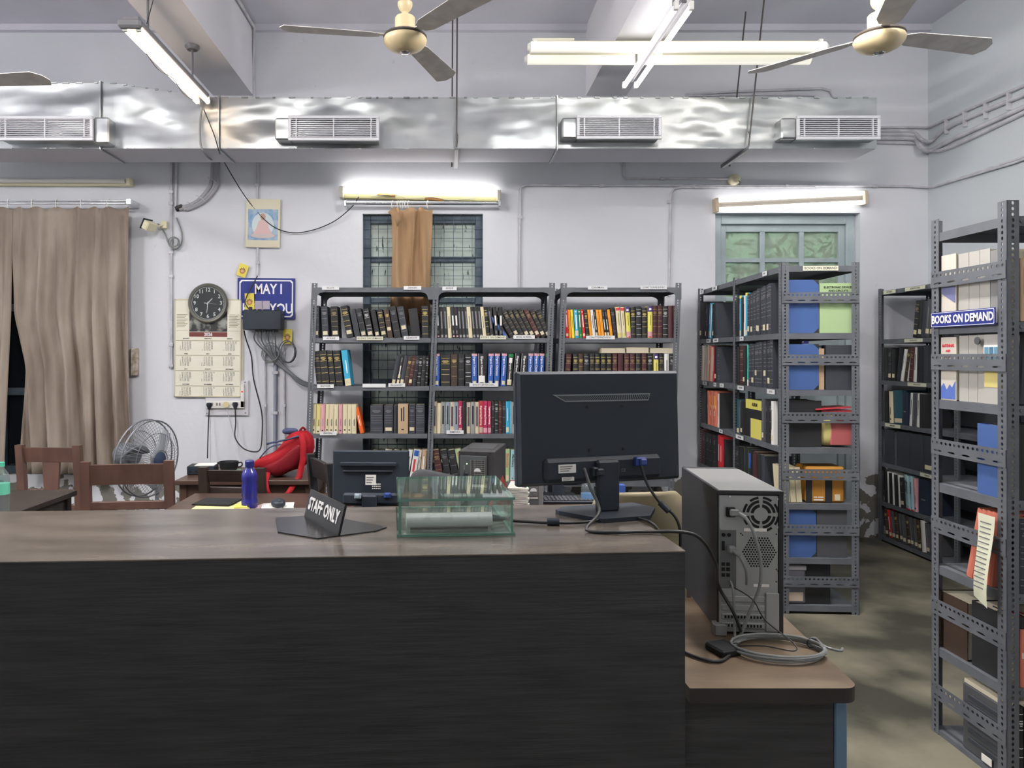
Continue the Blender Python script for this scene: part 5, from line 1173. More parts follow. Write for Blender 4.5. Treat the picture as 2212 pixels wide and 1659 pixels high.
# ------------------------------------------------------------------ curtains and rods
def cloth_mat(name, c1, c2): return mat(name, c1, .9, spec=.1, col2=c2, nscale=2.2, stretch=(3, 3, .6), bump=.1, bscale=220)
m_cur = cloth_mat('brown_curtain', (158, 147, 136), (134, 122, 112))
m_cur2 = cloth_mat('tan_curtain', (178, 148, 116), (162, 132, 100))
def curtain_panel(x0, x1, z0, z1, y, folds, amp, seed, gather=0, top=.25, edge0=None):
    rr = random.Random(seed); nx, nz = int(folds * 12), 26; mb = MB(); vs = []
    ph = [rr.uniform(-.6, .6) for _ in range(9)]
    for j in range(nz + 1):
        v = j / nz                                              # 0 top, 1 bottom
        for i in range(nx + 1):
            u = i / nx
            a0 = x0 if edge0 is None else edge0(v)
            x = a0 + (x1 - a0) * u + gather * (u - .5) * v
            w_ = 2 * math.pi * folds * (u + .035 * math.sin(5 * v + ph[0]) * v + .02 * math.sin(9 * u + ph[1]))
            d = amp * (top + (1 - top) * min(1, v * 1.6)) * (math.sin(w_ + ph[2]) + .35 * math.sin(2.1 * w_ + ph[3] + 2 * v) + .3 * math.sin(.5 * w_ + 3 * v + ph[4]))
            zz = z0 + .01 * math.sin(w_ * .5 + ph[5])
            vs.append((x + .012 * math.sin(w_ * .7 + 4 * v), y + d, z1 - (z1 - zz) * v - (.012 * (1 + math.cos(w_)) if j == 0 else 0)))
    n = nx + 1
    mb.add(vs, [(j * n + i, j * n + i + 1, (j + 1) * n + i + 1, (j + 1) * n + i) for j in range(nz) for i in range(nx)])
    return mb
def solid(o, th=.0025):
    m = o.modifiers.new('thick', 'SOLIDIFY'); m.thickness = th; m.offset = 0
def long_curtain():
    Yc = 5.95; t = thing('curtain', 'long dusty brown curtain hanging at the left window to near the floor', 'curtain', M=T(PX(140, Yc), Yc, PZ(1026, Yc)))
    zt, z0 = PZ(446, Yc), PZ(1024, Yc)
    xl, xr = PX(-70, Yc), PX(280, Yc); gx = PX(22, Yc)
    def e0(v): return gx + (.10 * min(1, max(0, (v - .40) / .2)) if v > .40 else 0)
    a = curtain_panel(gx, xr, z0, zt, Yc, 6.5, .046, 3, 0, .22, e0).build('curtain_panel', m_cur, t, world=True, smooth=70); solid(a)
    b = MB(); b = curtain_panel(xl, gx + .012, z0, zt, Yc + .012, 2.0, .03, 8, 0, .3)
    for i, p in enumerate(b.v):                                 # its edge pulls back lower down
        f = max(0, (zt - p[2]) / (zt - z0) - .40); b.v[i] = (p[0] - .10 * f * max(0, (p[0] - xl) / (gx - xl)), p[1], p[2])
    b = b.build('curtain_panel', m_cur, t, world=True, smooth=70); solid(b)
    rod = thing('curtain_rod', 'double thin white curtain rod above the long brown curtain', 'curtain rod', M=T(xl, Yc, PZ(437, Yc)))
    for z in (434, 440): MB().cyl((xl - .1, Yc, PZ(z, Yc)), (PX(279, Yc), Yc, PZ(z, Yc)), .0065, 8).build('rod', m_chrome, rod, world=True, smooth=50)
    MB().box(PX(274, Yc), PX(285, Yc), Yc - .02, YW, PZ(443, Yc), PZ(430, Yc), c=.005).build('rod_bracket', m_chrome, rod, world=True)
    for px in (18, 70, 122, 176, 233): MB().tube([(PX(px, Yc), Yc - .012, PZ(449, Yc)), (PX(px, Yc), Yc - .014, PZ(434, Yc)), (PX(px, Yc), Yc + .01, PZ(430, Yc)), (PX(px, Yc), Yc + .012, PZ(440, Yc))], .0028, 5).build('curtain_hook', m_white, rod, world=True)
long_curtain()
def short_curtain():
    Yc = 6.0; x0, x1 = PX(844, Yc), PX(931, Yc); zt, z0 = PZ(447, Yc), PZ(700, Yc)
    t = thing('curtain', 'narrow tan curtain bunched in the middle of the grilled window', 'curtain', M=T((x0 + x1) / 2, Yc, z0))
    o = curtain_panel(x0, x1, z0, zt, Yc + .02, 3.2, .030, 5, .015, .5).build('curtain_panel', m_cur2, t, world=True, smooth=70); solid(o)
    fl = MB(); A = P(846, 452, 5.95)
    vs = [A + Vector((-.03, -.03, -.03)), A + Vector((.03, -.05, .01)), A + Vector((.085, -.02, -.09)), A + Vector((.05, -.05, -.15)), A + Vector((.02, -.045, -.07))]
    fl.add(vs, [(0, 1, 4), (1, 2, 4), (2, 3, 4)]); o = fl.build('curtain_flap', m_cur2, t, world=True, smooth=80); solid(o)
    rod = thing('curtain_rod', 'chrome curtain rod across the top of the grilled window', 'curtain rod', M=T(PX(912, Yc), Yc, PZ(440, Yc)))
    MB().cyl((PX(746, Yc), Yc, PZ(439, Yc)), (PX(1078, Yc), Yc, PZ(440, Yc)), .0135, 14).build('rod', m_chrome, rod, world=True, smooth=50)
    for px in (746, 1079): MB().box(PX(px - 3, Yc), PX(px + 3, Yc), Yc - .022, YW, PZ(447, Yc), PZ(433, Yc), c=.004).build('rod_bracket', m_chrome, rod, world=True)
    for px in (848, 860, 866, 871, 876, 883, 924):
        MB().tube([(PX(px, Yc), Yc - .02, PZ(451, Yc)), (PX(px - 2, Yc), Yc - .022, PZ(440, Yc)), (PX(px, Yc), Yc - .01, PZ(434.5, Yc)), (PX(px + 2, Yc), Yc + .015, PZ(436, Yc))], .0035, 5).build('curtain_hook', m_white, rod, world=True)
short_curtain()

# ------------------------------------------------------------------ conduits and pipes
def conduit(label, pts, r=.011, clips=(), m=None, name='conduit', cat='conduit'):
    t = thing(name, label, cat, M=T(*pts[0]))
    MB().tube(pts, r, 8, smooth=1).build('pipe', m or m_pipe, t, world=True, smooth=60)
    for c in clips: MB().box(c[0] - r * 1.6, c[0] + r * 1.6, c[1] - r * 1.3, YW if c[0] < XR - .1 else c[1] + r, c[2] - .012, c[2] + .012, c=.002).build('clip', m_pipe, t, world=True)
    return t
Yp = 6.085
def W(px, py): return P(px, py, Yp)
def RWp(px, Yd=None): return None
XP = XR - .016
def onright(px, py):                                            # a point on the right wall at that pixel
    Y = XP * FPX / (px - CX); return Vector((XP, Y, ZC - (py - CY) * Y / FPX))
conduit('grey conduit dropping behind the rack and turning at the wall top right', [onright(2260, 323), onright(2020, 403), W(2000, 405), W(1955, 402), W(1135, 400), W(1126, 404), W(1124, 410), W(1122, 640)], .010, [W(1124, 470), W(1300, 401), W(1500, 401), W(1700, 402), W(1890, 402)])
conduit('lower grey conduit leaving the long run and dropping left of the door', [W(1760, 404), W(1470, 404.5), W(1456, 408), W(1449, 418), W(1445, 640)], .010, [W(1446, 436), W(1505, 404)])
conduit('white conduit coming down from the duct to the round cream detector', [W(1347, 310), W(1348, 380), W(1352, 386), W(1578, 386)], .010, [W(1348, 356), W(1430, 386)])
def detector():
    t = thing('detector', 'round cream junction box at the end of the short conduit', 'junction box', M=T(*P(1586, 388, 6.06)))
    MB().lathe([(0, -.045), (.028, -.042), (.04, -.03), (.045, 0), (.045, .036), (0, .036)], 20, RX(90) @ RX(180)).build('body', m_cream, t, smooth=40)
    MB().tube([(.02, -.045, -.02), (.03, -.047, -.035), (.036, -.02, -.05)], .003, 5).build('wire', m_cable, t)
detector()
tl = conduit('vertical white conduit pair at left of the clock', [W(370, 348), W(370, 795)], .011, [W(370, 415), W(370, 440), W(370, 545), W(370, 597), W(370, 745), W(370, 790)])
MB().tube([W(381, 348), W(380, 440), W(378, 452)], .010, 8, smooth=1).build('pipe', m_pipe, tl, world=True, smooth=60)
conduit('white conduit above the framed picture running down to the blue sign', [W(555, 338), W(556, 425), W(557, 595)], .009, [W(555, 400), W(557, 568)])
for i, px in enumerate((572, 613)):
    conduit(f'thin conduit with clips, {"left" if i == 0 else "right"} of the grey pipe under the black box', [W(px, 745), W(px + 2, 980)], .008, [W(px, 763), W(px + 1, 876)])
conduit('blue grey vertical pipe between two thin conduits under the black box', [W(595, 760), W(594, 990)], .016, [W(595, 805), W(594, 892)], mat('blue_grey_pipe', (150, 156, 172), .6))
conduit('grey wire run along the left beam corner', [Vector((-1.57, 4.2, 4.17)), Vector((-1.58, 6.04, 4.18)), W(547, 150), W(549, 215)], .012, [])
conduit('thin white conduit rising behind the duct at right', [W(1480, 204), W(1600, 197), W(1775, 191), W(1793, 196), W(1803, 214)], .010, [])
conduit('lower thin conduit along the duct top at right', [W(1480, 207), W(1640, 204), W(1755, 205), W(1768, 210)], .008, [])
def pipes_right():
    t = thing('pipe_bundle', 'bundle of grey pipes running from the duct end up along the right wall', 'pipe', M=T(3.6, 6.0, 3.0))
    for i, (ya, yb, r, sag) in enumerate([(276, 166, .011, 0), (283, 190, .016, 22), (291, 205, .018, 34), (299, 224, .016, 26)]):
        a = W(1880, ya); b = W(1958, ya + (0 if i else -1))
        if i == 0: pts = [a, b, W(1990, 275), onright(2012, 272), onright(2100, 233), onright(2300, 147)]
        else: pts = [a, b, W(1978, ya + 6), P(1990, ya + sag * .8, 6.0), onright(2012, ya + sag), onright(2060, 291 + 9 * (i - 1) + (6 if i == 3 else 0) - (22 if i == 1 else 0)), onright(2300, 291 + 9 * (i - 1) - 108 - (14 if i == 1 else 0))]
        MB().tube(pts, r, 8, smooth=4).build('pipe', m_pipe, t, world=True, smooth=60)
    for px in (2045, 2085, 2130, 2180):
        q = onright(px, 262 - (px - 2045) * .41); MB().box(XP - .02, XR, q.y - .006, q.y + .006, q.z - .10, q.z + .02, c=.002).build('clip', m_pipe, t, world=True)
    MB().tube([W(1890, 308), W(1983, 310)], .010, 8, smooth=1).build('pipe', m_pipe, t, world=True, smooth=60)
pipes_right()
conduit('pair of thin pipes low on the right wall, upper one', [onright(2330, 300), onright(2190, 352), onright(2035, 398)], .009, [])
def insulated():
    t = thing('insulated_pipe', 'curved bundle of wrapped grey pipes coming down from the duct at left', 'pipe', M=T(*W(430, 400)))
    mi = mat('pipe_wrap', (168, 168, 174), .7, bump=.2, bscale=60)
    for k, (dx, r) in enumerate(((0, .018), (10, .016), (16, .014))):
        MB().tube([W(460 + dx * .6, 335), W(459 + dx * .6, 375), W(452 + dx, 405), W(425 + dx, 436), W(388 + dx, 452 + k)], r, 8, smooth=5).build('pipe', mi, t, world=True, smooth=60)
    MB().cyl(W(380, 452), W(394, 446), .022, 10).build('pipe_end', m_cable, t, world=True)
    for px, py in ((455, 388), (430, 427), (410, 441)): MB().tube([P(px - 6, py - 5, 6.05), P(px + 6, py + 1, 6.03), P(px + 12, py + 7, 6.05)], .003, 5).build('tie', m_pipe, t, world=True)
insulated()
# black wire hanging from the left lamp across the wall to the window light
cable('hanging_wire', 'thin black wire drooping from the left lamp past the picture to the window light', [P(440, 236, 5.33), P(462, 290, 5.34), P(473, 326, 5.36), P(482, 346, 5.85), P(530, 425, 6.06), P(580, 482, 6.07), P(625, 502, 6.07), P(672, 498, 6.07), P(722, 478, 6.06), P(760, 447, 6.04), P(775, 425, 6.02)], .004, m_cable, 'wire')
cable('hanging_wire', 'thick grey lead from the left lamp end down over the duct', [P(436, 232, 5.33), P(432, 270, 5.35), P(433, 310, 5.36), P(440, 327, 5.36), P(452, 342, 5.62), P(474, 352, 6.06)], .008, m_greycable, 'wire')

# ------------------------------------------------------------------ things on the left wall
def clock():
    c = P(450, 655, 6.06); r = 43 * 6.06 / FPX
    t = thing('wall_clock', 'round black wall clock with white numerals overlapping the calendar', 'clock', M=T(c.x, 6.045, c.z))
    Q = RX(90)
    MB().lathe([(0, -.03), (r * .96, -.03), (r, -.02), (r, -.005), (r * .94, .006), (r * .84, .004), (r * .82, -.006), (0, -.006)], 40, Q).build('bezel', mat('clock_rim', (112, 112, 106), .28, .6), t, smooth=30)
    MB().lathe([(0, -.004), (r * .83, -.004), (r * .83, -.003), (0, -.003)], 40, Q).build('dial', mat('clock_face', (38, 40, 40), .4), t)
    MB().tube([(r * .80 * math.cos(R(q)), .0026, r * .80 * math.sin(R(q))) for q in range(0, 361, 9)], .0012, 4, smooth=1).build('ring', m_whiteink, t)
    for h in range(1, 13):
        a = R(90 - 30 * h); text(str(h), .043, m_whiteink, t, T(r * .66 * math.cos(a), .0018, r * .66 * math.sin(a)) @ FRONT, 'numeral', bold=.0006)
    for ang, L, w_, nm in ((-44, .055, .0042, 'hour_hand'), (-186, .082, .0032, 'minute_hand')):
        MB().prism([(-w_, -.012), (w_, -.012), (w_ * .5, L), (-w_ * .5, L)], 0, .001, M=T(0, .0006, 0) @ RY(-ang)).build(nm, m_whiteink, t)
    MB().prism([(-.001, -.03), (.001, -.03), (.0006, .075), (-.0006, .075)], -.001, 0, M=T(0, .0002, 0) @ RY(97)).build('second_hand', BC['silver'], t)
    MB().box(-.03, -.008, .0012, .0018, -.002, .002).build('dial_mark', m_whiteink, t)
    MB().lathe([(0, .006), (r * .83, .006), (r * .83, .0065), (0, .0065)], 40, Q).build('glass', thin_glass('clock_glass', (250, 252, 252), .07, .03), t)
clock()
def calendar():
    Y = 6.075; x0, x1, z0, z1 = PX(376, Y), PX(520, Y), PZ(857, Y), PZ(646, Y); wd, ht = x1 - x0, z1 - z0
    t = thing('wall_calendar', 'large cream year calendar printed 2026 hanging under the wall clock', 'calendar', M=T(x0, Y, z0) @ RY(.4))
    MB().box(0, wd, 0, .012, 0, ht).build('sheet', mat('calendar_paper', (232, 230, 214), .6), t)
    k = MB(); 
    for a, b, c, d in ((0, .008, 0, ht), (wd - .008, wd, 0, ht), (0, wd, 0, .008), (0, wd, ht - .008, ht)): k.box(a, b, -.003, 0, c, d)
    k.build('rim', mat('calendar_rim', (206, 198, 170), .5), t)
    fz = lambda py: (857 - py) / 211 * ht; fx = lambda px: (px - 376) / 144 * wd
    MB().box(fx(408), fx(490), -.0012, 0, fz(716), fz(650)).build('picture', mat('calendar_photo', (40, 44, 44), .5, col2=(150, 152, 146), nscale=14, ncon=(.48, .62)), t)
    MB().box(fx(408), fx(490), -.0014, 0, fz(727), fz(717)).build('year_band', mat('year_band', (112, 52, 48), .5), t)
    text('2026', .034, m_whiteink, t, T(fx(449), -.0017, fz(722)) @ FRONT, bold=.001)
    pr = MB()
    for py in (689, 692.5, 714): pr.box(fx(380), fx(405), -.001, 0, fz(py + .5), fz(py)).box(fx(493), fx(517), -.001, 0, fz(py + .5), fz(py))
    for i in range(9): pr.box(fx(381), fx(404 - (i % 3) * 3), -.001, 0, fz(680 + 3.3 * i), fz(678.8 + 3.3 * i)).box(fx(494), fx(516 - (i % 3) * 3), -.001, 0, fz(680 + 3.3 * i), fz(678.8 + 3.3 * i))
    for y in (735, 767, 800, 833): pr.box(fx(379), fx(517), -.001, 0, fz(y + 1.0), fz(y))
    pr.build('rules', mat('calendar_rule', (150, 144, 112), .6), t)
    nm = 'JANUARY FEBRUARY MARCH APRIL MAY JUNE JULY AUGUST SEPTEMBER OCTOBER NOVEMBER DECEMBER'.split()
    dow = [3, 6, 6, 2, 4, 0, 2, 5, 1, 3, 6, 1]; days = [31, 28, 31, 30, 31, 30, 31, 31, 30, 31, 30, 31]
    mk_ = mat('calendar_print', (84, 86, 84), .6)
    for r_ in range(4):
        for c_ in range(3):
            q = r_ * 3 + c_; px = 378 + 47 * c_ + 23.5; py = 731 + 33 * r_
            text(nm[q], .0125, mk_, t, T(fx(px), -.0012, fz(py)) @ FRONT, 'month_name', bold=.0003)
            rows = []
            for a in range(7):
                rows.append(' '.join(f'{d:2d}' if 1 <= (d := wk * 7 + a - dow[q] + 1) <= days[q] else '  ' for wk in range(6)))
            text('\n'.join(rows), .0135, mk_, t, T(fx(px), -.0012, fz(py + 5.5)) @ FRONT, 'month_days', ay='TOP', line=.82, space=1.25)
    # a second sheet behind
    MB().box(.014, wd + .016, .013, .02, .012, ht + .005).build('back_sheet', mat('calendar_back', (206, 204, 190), .6), t)
calendar()
def help_sign():
    Y = 6.08; x0, x1, z0, z1 = PX(513, Y), PX(637, Y), PZ(689, Y), PZ(601, Y)
    t = plate('wall_sign', 'blue enamel sign lettered MAY I HELP YOU behind the black box', T((x0 + x1) / 2, Y, (z0 + z1) / 2) @ RY(.4), x1 - x0, z1 - z0,
              [('MAY I', .018, .075), ('HELP YOU', .012, -.085)], .115, th=.006, sx=.78, bold=.0025)
help_sign()
def picture():
    Y = 6.075; x0, x1, z0, z1 = PX(530, Y), PX(604, Y), PZ(534, Y), PZ(429, Y); wd, ht = x1 - x0, z1 - z0
    t = thing('wall_picture', 'small cream bordered wall picture with a seated robed figure on blue', 'picture', M=T(x0, Y, z0) @ RY(1))
    MB().box(0, wd, 0, .014, 0, ht, c=.002).build('mount', mat('picture_mount', (222, 216, 192), .5), t)
    m_blue = mat('picture_blue', (118, 156, 196), .5, col2=(170, 190, 206), nscale=18)
    MB().box(.018, wd - .016, -.001, 0, .06, ht - .085).build('picture_print', m_blue, t)
    MB().prism([(.035 + .0 * a, .0) if a < 0 else (wd * .5 + .09 * math.cos(R(a)), .185 + .10 * math.sin(R(a))) for a in range(0, 360, 15)], -.0016, -.001).build('picture_glow', mat('picture_glow', (206, 218, 222), .5), t)
    MB().prism([(wd * .5 + .10 * math.cos(R(a)), .098 + .022 * math.sin(R(a))) for a in range(0, 360, 15)], -.002, -.0016).build('picture_seat', mat('picture_seat', (204, 190, 188), .5), t)
    MB().prism([(.06, .11), (wd - .06, .11), (wd - .09, .16), (wd - .105, .215), (wd * .5, .235), (.105, .215), (.09, .16)], -.0024, -.002).build('picture_robe', mat('picture_robe', (216, 184, 182), .5), t)
    MB().prism([(wd * .5 + .022 * math.cos(R(a)), .252 + .028 * math.sin(R(a))) for a in range(0, 360, 20)], -.0028, -.0024).build('picture_head', mat('picture_head', (186, 150, 132), .5), t)
picture()
def notice(label, px, py, wpx, hpx, rot, Y=6.07, cols=((222, 206, 84), (172, 120, 60)), name='sticker'):
    k = Y / FPX; c = P(px, py, Y); wd, ht = wpx * k, hpx * k
    t = thing(name, label, 'sticker', M=T(*c) @ RY(rot))
    MB().box(-wd/2, wd/2, 0, .0015, -ht/2, ht/2).build('card', mat('card_%d_%d_%d' % cols[0], cols[0], .5), t)
    MB().prism([(wd * .3 * math.cos(R(a)), -ht * .06 + wd * .3 * math.sin(R(a))) for a in range(0, 360, 20)], -.001, 0).build('emblem', mat('card_%d_%d_%d' % cols[1], cols[1], .5), t)
    MB().prism([(wd * .16 * math.cos(R(a)), -ht * .06 + wd * .16 * math.sin(R(a))) for a in range(0, 360, 30)], -.0016, -.001).build('emblem_centre', mat('card_centre', (214, 170, 140), .5), t)
    mb = MB()
    for i in range(5): mb.prism([(wd * (.3 * math.cos(R(a))) + wd * .06 * math.cos(R(b)), -ht * .06 + wd * .34 * math.sin(R(a)) + wd * .06 * math.sin(R(b))) for a in (20 + 35 * i,) for b in range(0, 360, 60)], -.0014, 0)
    mb.build('emblem_tips', mat('card_dark', (80, 70, 60), .5), t)
notice('small tilted yellow sticker with round emblem above the blue sign', 524, 584, 20, 27, 20)
notice('yellow sticker with round emblem at the left edge of the blue sign', 539, 651, 20, 35, -2, 6.06)
notice('yellow sticker with round emblem below the black box', 621, 727, 20, 32, 2)
for i, (px, nm_) in enumerate(((558, 'left'), (575, 'right'))):
    o = MB().box(-.03, .03, 0, .001, -.034, .034, M=T(*P(px, 659, 6.065))).build('paper_slip', mat('pink_slip', (170, 160, 176), .6)); tag(o, f'{nm_} one of two pinkish slips stuck on the blue sign', 'slip', 'slips on the blue sign')
def dvr():
    Y = 5.96; x0, x1, z0, z1 = PX(524, Y), PX(607, Y), PZ(712, Y), PZ(670, Y)
    t = thing('network_box', 'black box with many leads fixed on the wall over the blue sign', 'network box', M=T((x0 + x1) / 2, Y, z0))
    MB().box(x0, x1, Y, 6.078, z0, z1, c=.004).build('case', m_black, t, world=True)
    for px in (538, 597): MB().box(PX(px - 3, Y), PX(px + 3, Y), Y + .03, Y + .06, z1, z1 + .03, c=.004).build('plug', m_black, t, world=True)
    for i in range(8): MB().box(PX(552 + 6 * i, Y), PX(556 + 6 * i, Y), Y + .02, Y + .04, z0 - .02, z0).build('socket', m_blackm, t, world=True)
dvr()
cb = thing('cable_bundle', 'grey leads fanning down from the black wall box and away behind the rack', 'cable', M=T(*P(575, 720, 6.0)))
for i in range(7):
    a = 552 + 6.5 * i
    MB().tube([P(a, 713, 5.99), P(a - 2 + i * 1.0, 735, 6.02), P(578 + 3.0 * i, 765, 6.04), P(594 + 2.2 * i, 783, 6.05), P(622 + 1.2 * i, 805, 6.05), P(650 + i, 830 - i, 6.03), P(700, 842 - i, 6.01)], .006, 6, smooth=4).build('lead', m_greycable if i % 2 else mat('slate_cable', (92, 96, 104), .5), cb, world=True, smooth=60)
def loops(label, c, rx, rz_, n, m, seed):
    rr = random.Random(seed); mb = MB()
    for i in range(n):
        a, b = rx * rr.uniform(.85, 1.1), rz_ * rr.uniform(.85, 1.1); o = P(c[0] + rr.uniform(-3, 3), c[1] + rr.uniform(-3, 3), 6.05 - .01 * i)
        mb.tube([o + Vector((a * math.cos(R(q)), 0, b * math.sin(R(q)))) for q in range(0, 361, 24)], .004, 6, smooth=1)
    o = mb.build('cable_coil', m, smooth=60); tag(o, label, 'cable')
loops('grey cable coil hung left below the black wall box', (583, 763), .075, .075, 3, m_greycable, 1)
loops('dark cable coil hung right below the black wall box', (622, 762), .06, .085, 3, mat('slate_cable', (92, 96, 104), .5), 2)
loops('small cable ring under the wall camera', (375, 524), .045, .045, 3, m_greycable, 4)
cable('wall_cable', 'grey lead looping from the wall conduit into the small ring', [W(381, 470), W(392, 500), W(392, 525), W(380, 538), W(366, 530), W(357, 505), W(346, 487), W(338, 484)], .006, m_greycable)
def camera_cctv():
    c = P(324, 484, 5.98)
    t = thing('security_camera', 'small cream security camera on the wall right of the brown curtain', 'security camera', M=T(*c))
    A = RZ(-20) @ RY(28)
    MB().box(-.03, .03, -.05, .06, -.055, .02, c=.008, M=A).build('body', m_cream, t)
    MB().box(-.036, -.028, -.055, .05, -.06, .03, c=.003, M=A).build('front_glass', m_black, t)
    MB().tube([(.03, .03, -.01), (.06, .08, 0), (.075, .1, .02)], .009, 8).build('arm', m_cream, t)
    MB().box(.05, .10, .088, .119, -.02, .04, c=.004).build('mount', m_cream, t)
camera_cctv()
def switchboard():
    Y = 6.07
    t = thing('switch_board', 'white wall switch board with two black plugs under the calendar', 'switch board', M=T(*P(490, 880, Y)))
    MB().box(PX(443, Y), PX(536, Y), Y + .01, YW, PZ(898, Y), PZ(822, Y), c=.003).build('back_board', mat('switch_back', (206, 206, 212), .5), t, world=True)
    MB().box(PX(446, Y), PX(528, Y), Y - .01, Y + .01, PZ(882, Y), PZ(866, Y), c=.003).build('socket_strip', m_white, t, world=True)
    MB().box(PX(520, Y), PX(528, Y), Y - .01, Y + .01, PZ(880, Y), PZ(830, Y), c=.003).build('switch_strip', m_white, t, world=True)
    MB().cyl(P(488, 874, Y - .01), P(488, 874, Y - .03), .024, 16).build('round_plug', mat('yellowed_plug', (220, 206, 160), .5), t, world=True)
    MB().cyl(P(523, 846, Y - .01), P(523, 846, Y - .014), .007, 8).build('indicator', mat('red_neon', (220, 50, 50), .4, emit=.6), t, world=True)
    mb = MB()
    for px in (458, 468, 474): mb.box(PX(px, Y), PX(px + 3, Y), Y - .014, Y - .01, PZ(876, Y), PZ(870, Y))
    mb.build('switch_rocker', BC['dim'], t, world=True)
    for px, py in ((452, 875), (508, 874)):
        c = P(px, py, Y - .012); MB().lathe([(0, -.02), (.02, -.018), (.024, 0), (.014, .024), (.006, .04), (0, .04)], 14, T(*c) @ RX(90) @ RX(90)).build('plug', m_black, t, world=True, smooth=40)
    mb = MB()
    for px, py in ((447, 893), (530, 892), (529, 826)): mb.cyl(P(px, py, Y + .006), P(px, py, Y + .011), .006, 8)
    mb.build('screw', BC['dim'], t, world=True)
switchboard()
cable('plug_lead', 'black lead from the left plug of the switch board down to the wall desk', [P(452, 884, 6.05), P(450, 920, 6.04), P(448, 990, 6.0)], .005, m_cable)
cable('plug_lead', 'black lead from the right plug looping down and up to the black wall box', [P(508, 884, 6.05), P(509, 915, 6.04), P(508, 945, 6.02), P(525, 968, 6.0), P(548, 976, 6.0), P(562, 970, 6.02), P(566, 940, 6.04), P(565, 890, 6.05), P(548, 820, 6.05), P(543, 770, 6.05), P(532, 735, 6.03), P(527, 714, 6.0)], .0055, m_cable)
cable('plug_lead', 'thin pale lead from the round yellow plug to the wall desk', [P(490, 884, 6.03), P(497, 910, 6.03), P(507, 950, 6.0), P(512, 985, 5.6), P(522, 1005, 5.2)], .003, m_pipe)
cable('wall_cable', 'black lead rising from the black box up over the blue sign', [P(538, 668, 5.99), P(530, 655, 6.0), P(533, 640, 6.04), P(548, 612, 6.05), P(556, 596, 6.06)], .005, m_cable)
o = MB().box(PX(281, 6.06), PX(297, 6.06), 6.06, YW, PZ(812, 6.06), PZ(752, 6.06), c=.008).build('wall_bracket', mat('paper_brown', (150, 136, 118), .6, col2=(206, 200, 190), nscale=20)); tag(o, 'small brown and white wall box half behind the brown curtain edge', 'wall box')

# ------------------------------------------------------------------ left side: chairs, fan, desks
m_chair = wood_mat('chair_teak', (84, 60, 52), (104, 76, 66), .5, 4, (4, 4, .8), .04)
m_chaird = wood_mat('chair_dark', (48, 38, 34), (60, 48, 42), .5, 4, (4, 4, .8), .04)
def wood_chair(label, x, y, rz, wd, top, m, splat=False, group=None, rail=.10, seat=.45, lower=.62):
    """local: back plane at y=0 facing -y, seat towards +y"""
    t = thing('wooden_chair', label, 'chair', loc=(x, y, 0), rz=rz, group=group)
    for s in (-1, 1):
        xo = s * (wd / 2 - .025); mb = MB()
        prof = [(0, .03), (seat, .0), (top * .75, -.012), (top, -.035)]
        for i in range(3):
            (z0, y0), (z1, y1) = prof[i], prof[i + 1]
            vs = [(xo + a * .024, yy + b * .02, z) for z, yy in ((z0, y0), (z1, y1)) for a, b in ((-1, -1), (1, -1), (1, 1), (-1, 1))]
            mb.add(vs, [(0, 3, 2, 1), (4, 5, 6, 7)] + [(q, (q + 1) % 4, 4 + (q + 1) % 4, 4 + q) for q in range(4)])
        mb.build('back_post', m, t)
        MB().box(s * (wd / 2 - .03) - .02, s * (wd / 2 - .03) + .02, .40, .44, 0, seat, c=.004).build('leg', m, t)
    n = 6; mb = MB(); vs = []
    for k, z in ((0, top - rail - .012), (1, top - .018)):
        for i in range(n + 1):
            u = -1 + 2 * i / n; vs += [(u * (wd / 2 - .045), -.012 - .02 * (k) + .012 * (1 - u * u) - .013, z), (u * (wd / 2 - .045), -.012 - .02 * k + .012 * (1 - u * u) + .013, z)]
    q = 2 * (n + 1); fs = []
    for i in range(n):
        a = 2 * i; fs += [(a, a + 2, q + a + 2, q + a), (a + 1, q + a + 1, q + a + 3, a + 3), (q + a, q + a + 2, q + a + 3, q + a + 1), (a, a + 1, a + 3, a + 2)]
    mb.add(vs, fs); mb.build('top_rail', m, t)
    if splat: MB().prism([(-.042, seat + .10), (.042, seat + .10), (.058, top - rail), (-.058, top - rail)], -.012, .006).build('splat', m, t)
    MB().box(-wd / 2 + .04, wd / 2 - .04, -.012, .012, lower - .022, lower + .022, c=.003).build('lower_rail', m, t)
    MB().box(-wd / 2 + .01, wd / 2 - .01, .02, .44, seat - .03, seat, c=.006).build('seat', m, t)
    MB().box(-wd / 2 + .05, wd / 2 - .05, .41, .43, .2, .23).box(-wd / 2 + .03, -wd / 2 + .05, .05, .4, .22, .25).box(wd / 2 - .05, wd / 2 - .03, .05, .4, .22, .25).build('stretcher', m, t)
    return t
wood_chair('brown wooden chair with wide back splat in front of the brown curtain', PX(112, 4.75), 4.75, -4, .43, .93, m_chair, True)
wood_chair('brown wooden chair with open back, before the round grey fan', PX(286, 4.0), 3.96, 7, .475, .94, m_chair, False, rail=.115, lower=.70)
wood_chair('dark wooden chair behind the blue bottle, back towards us', PX(506, 4.1), 4.1, -6, .375, .885, m_chaird, False, rail=.07, lower=.75)
wood_chair('black wooden chair turned sideways left of the small monitor', -.665, 4.04, -66, .47, .94, mat('chair_black', (34, 35, 38), .45), False, rail=.115, lower=.55)

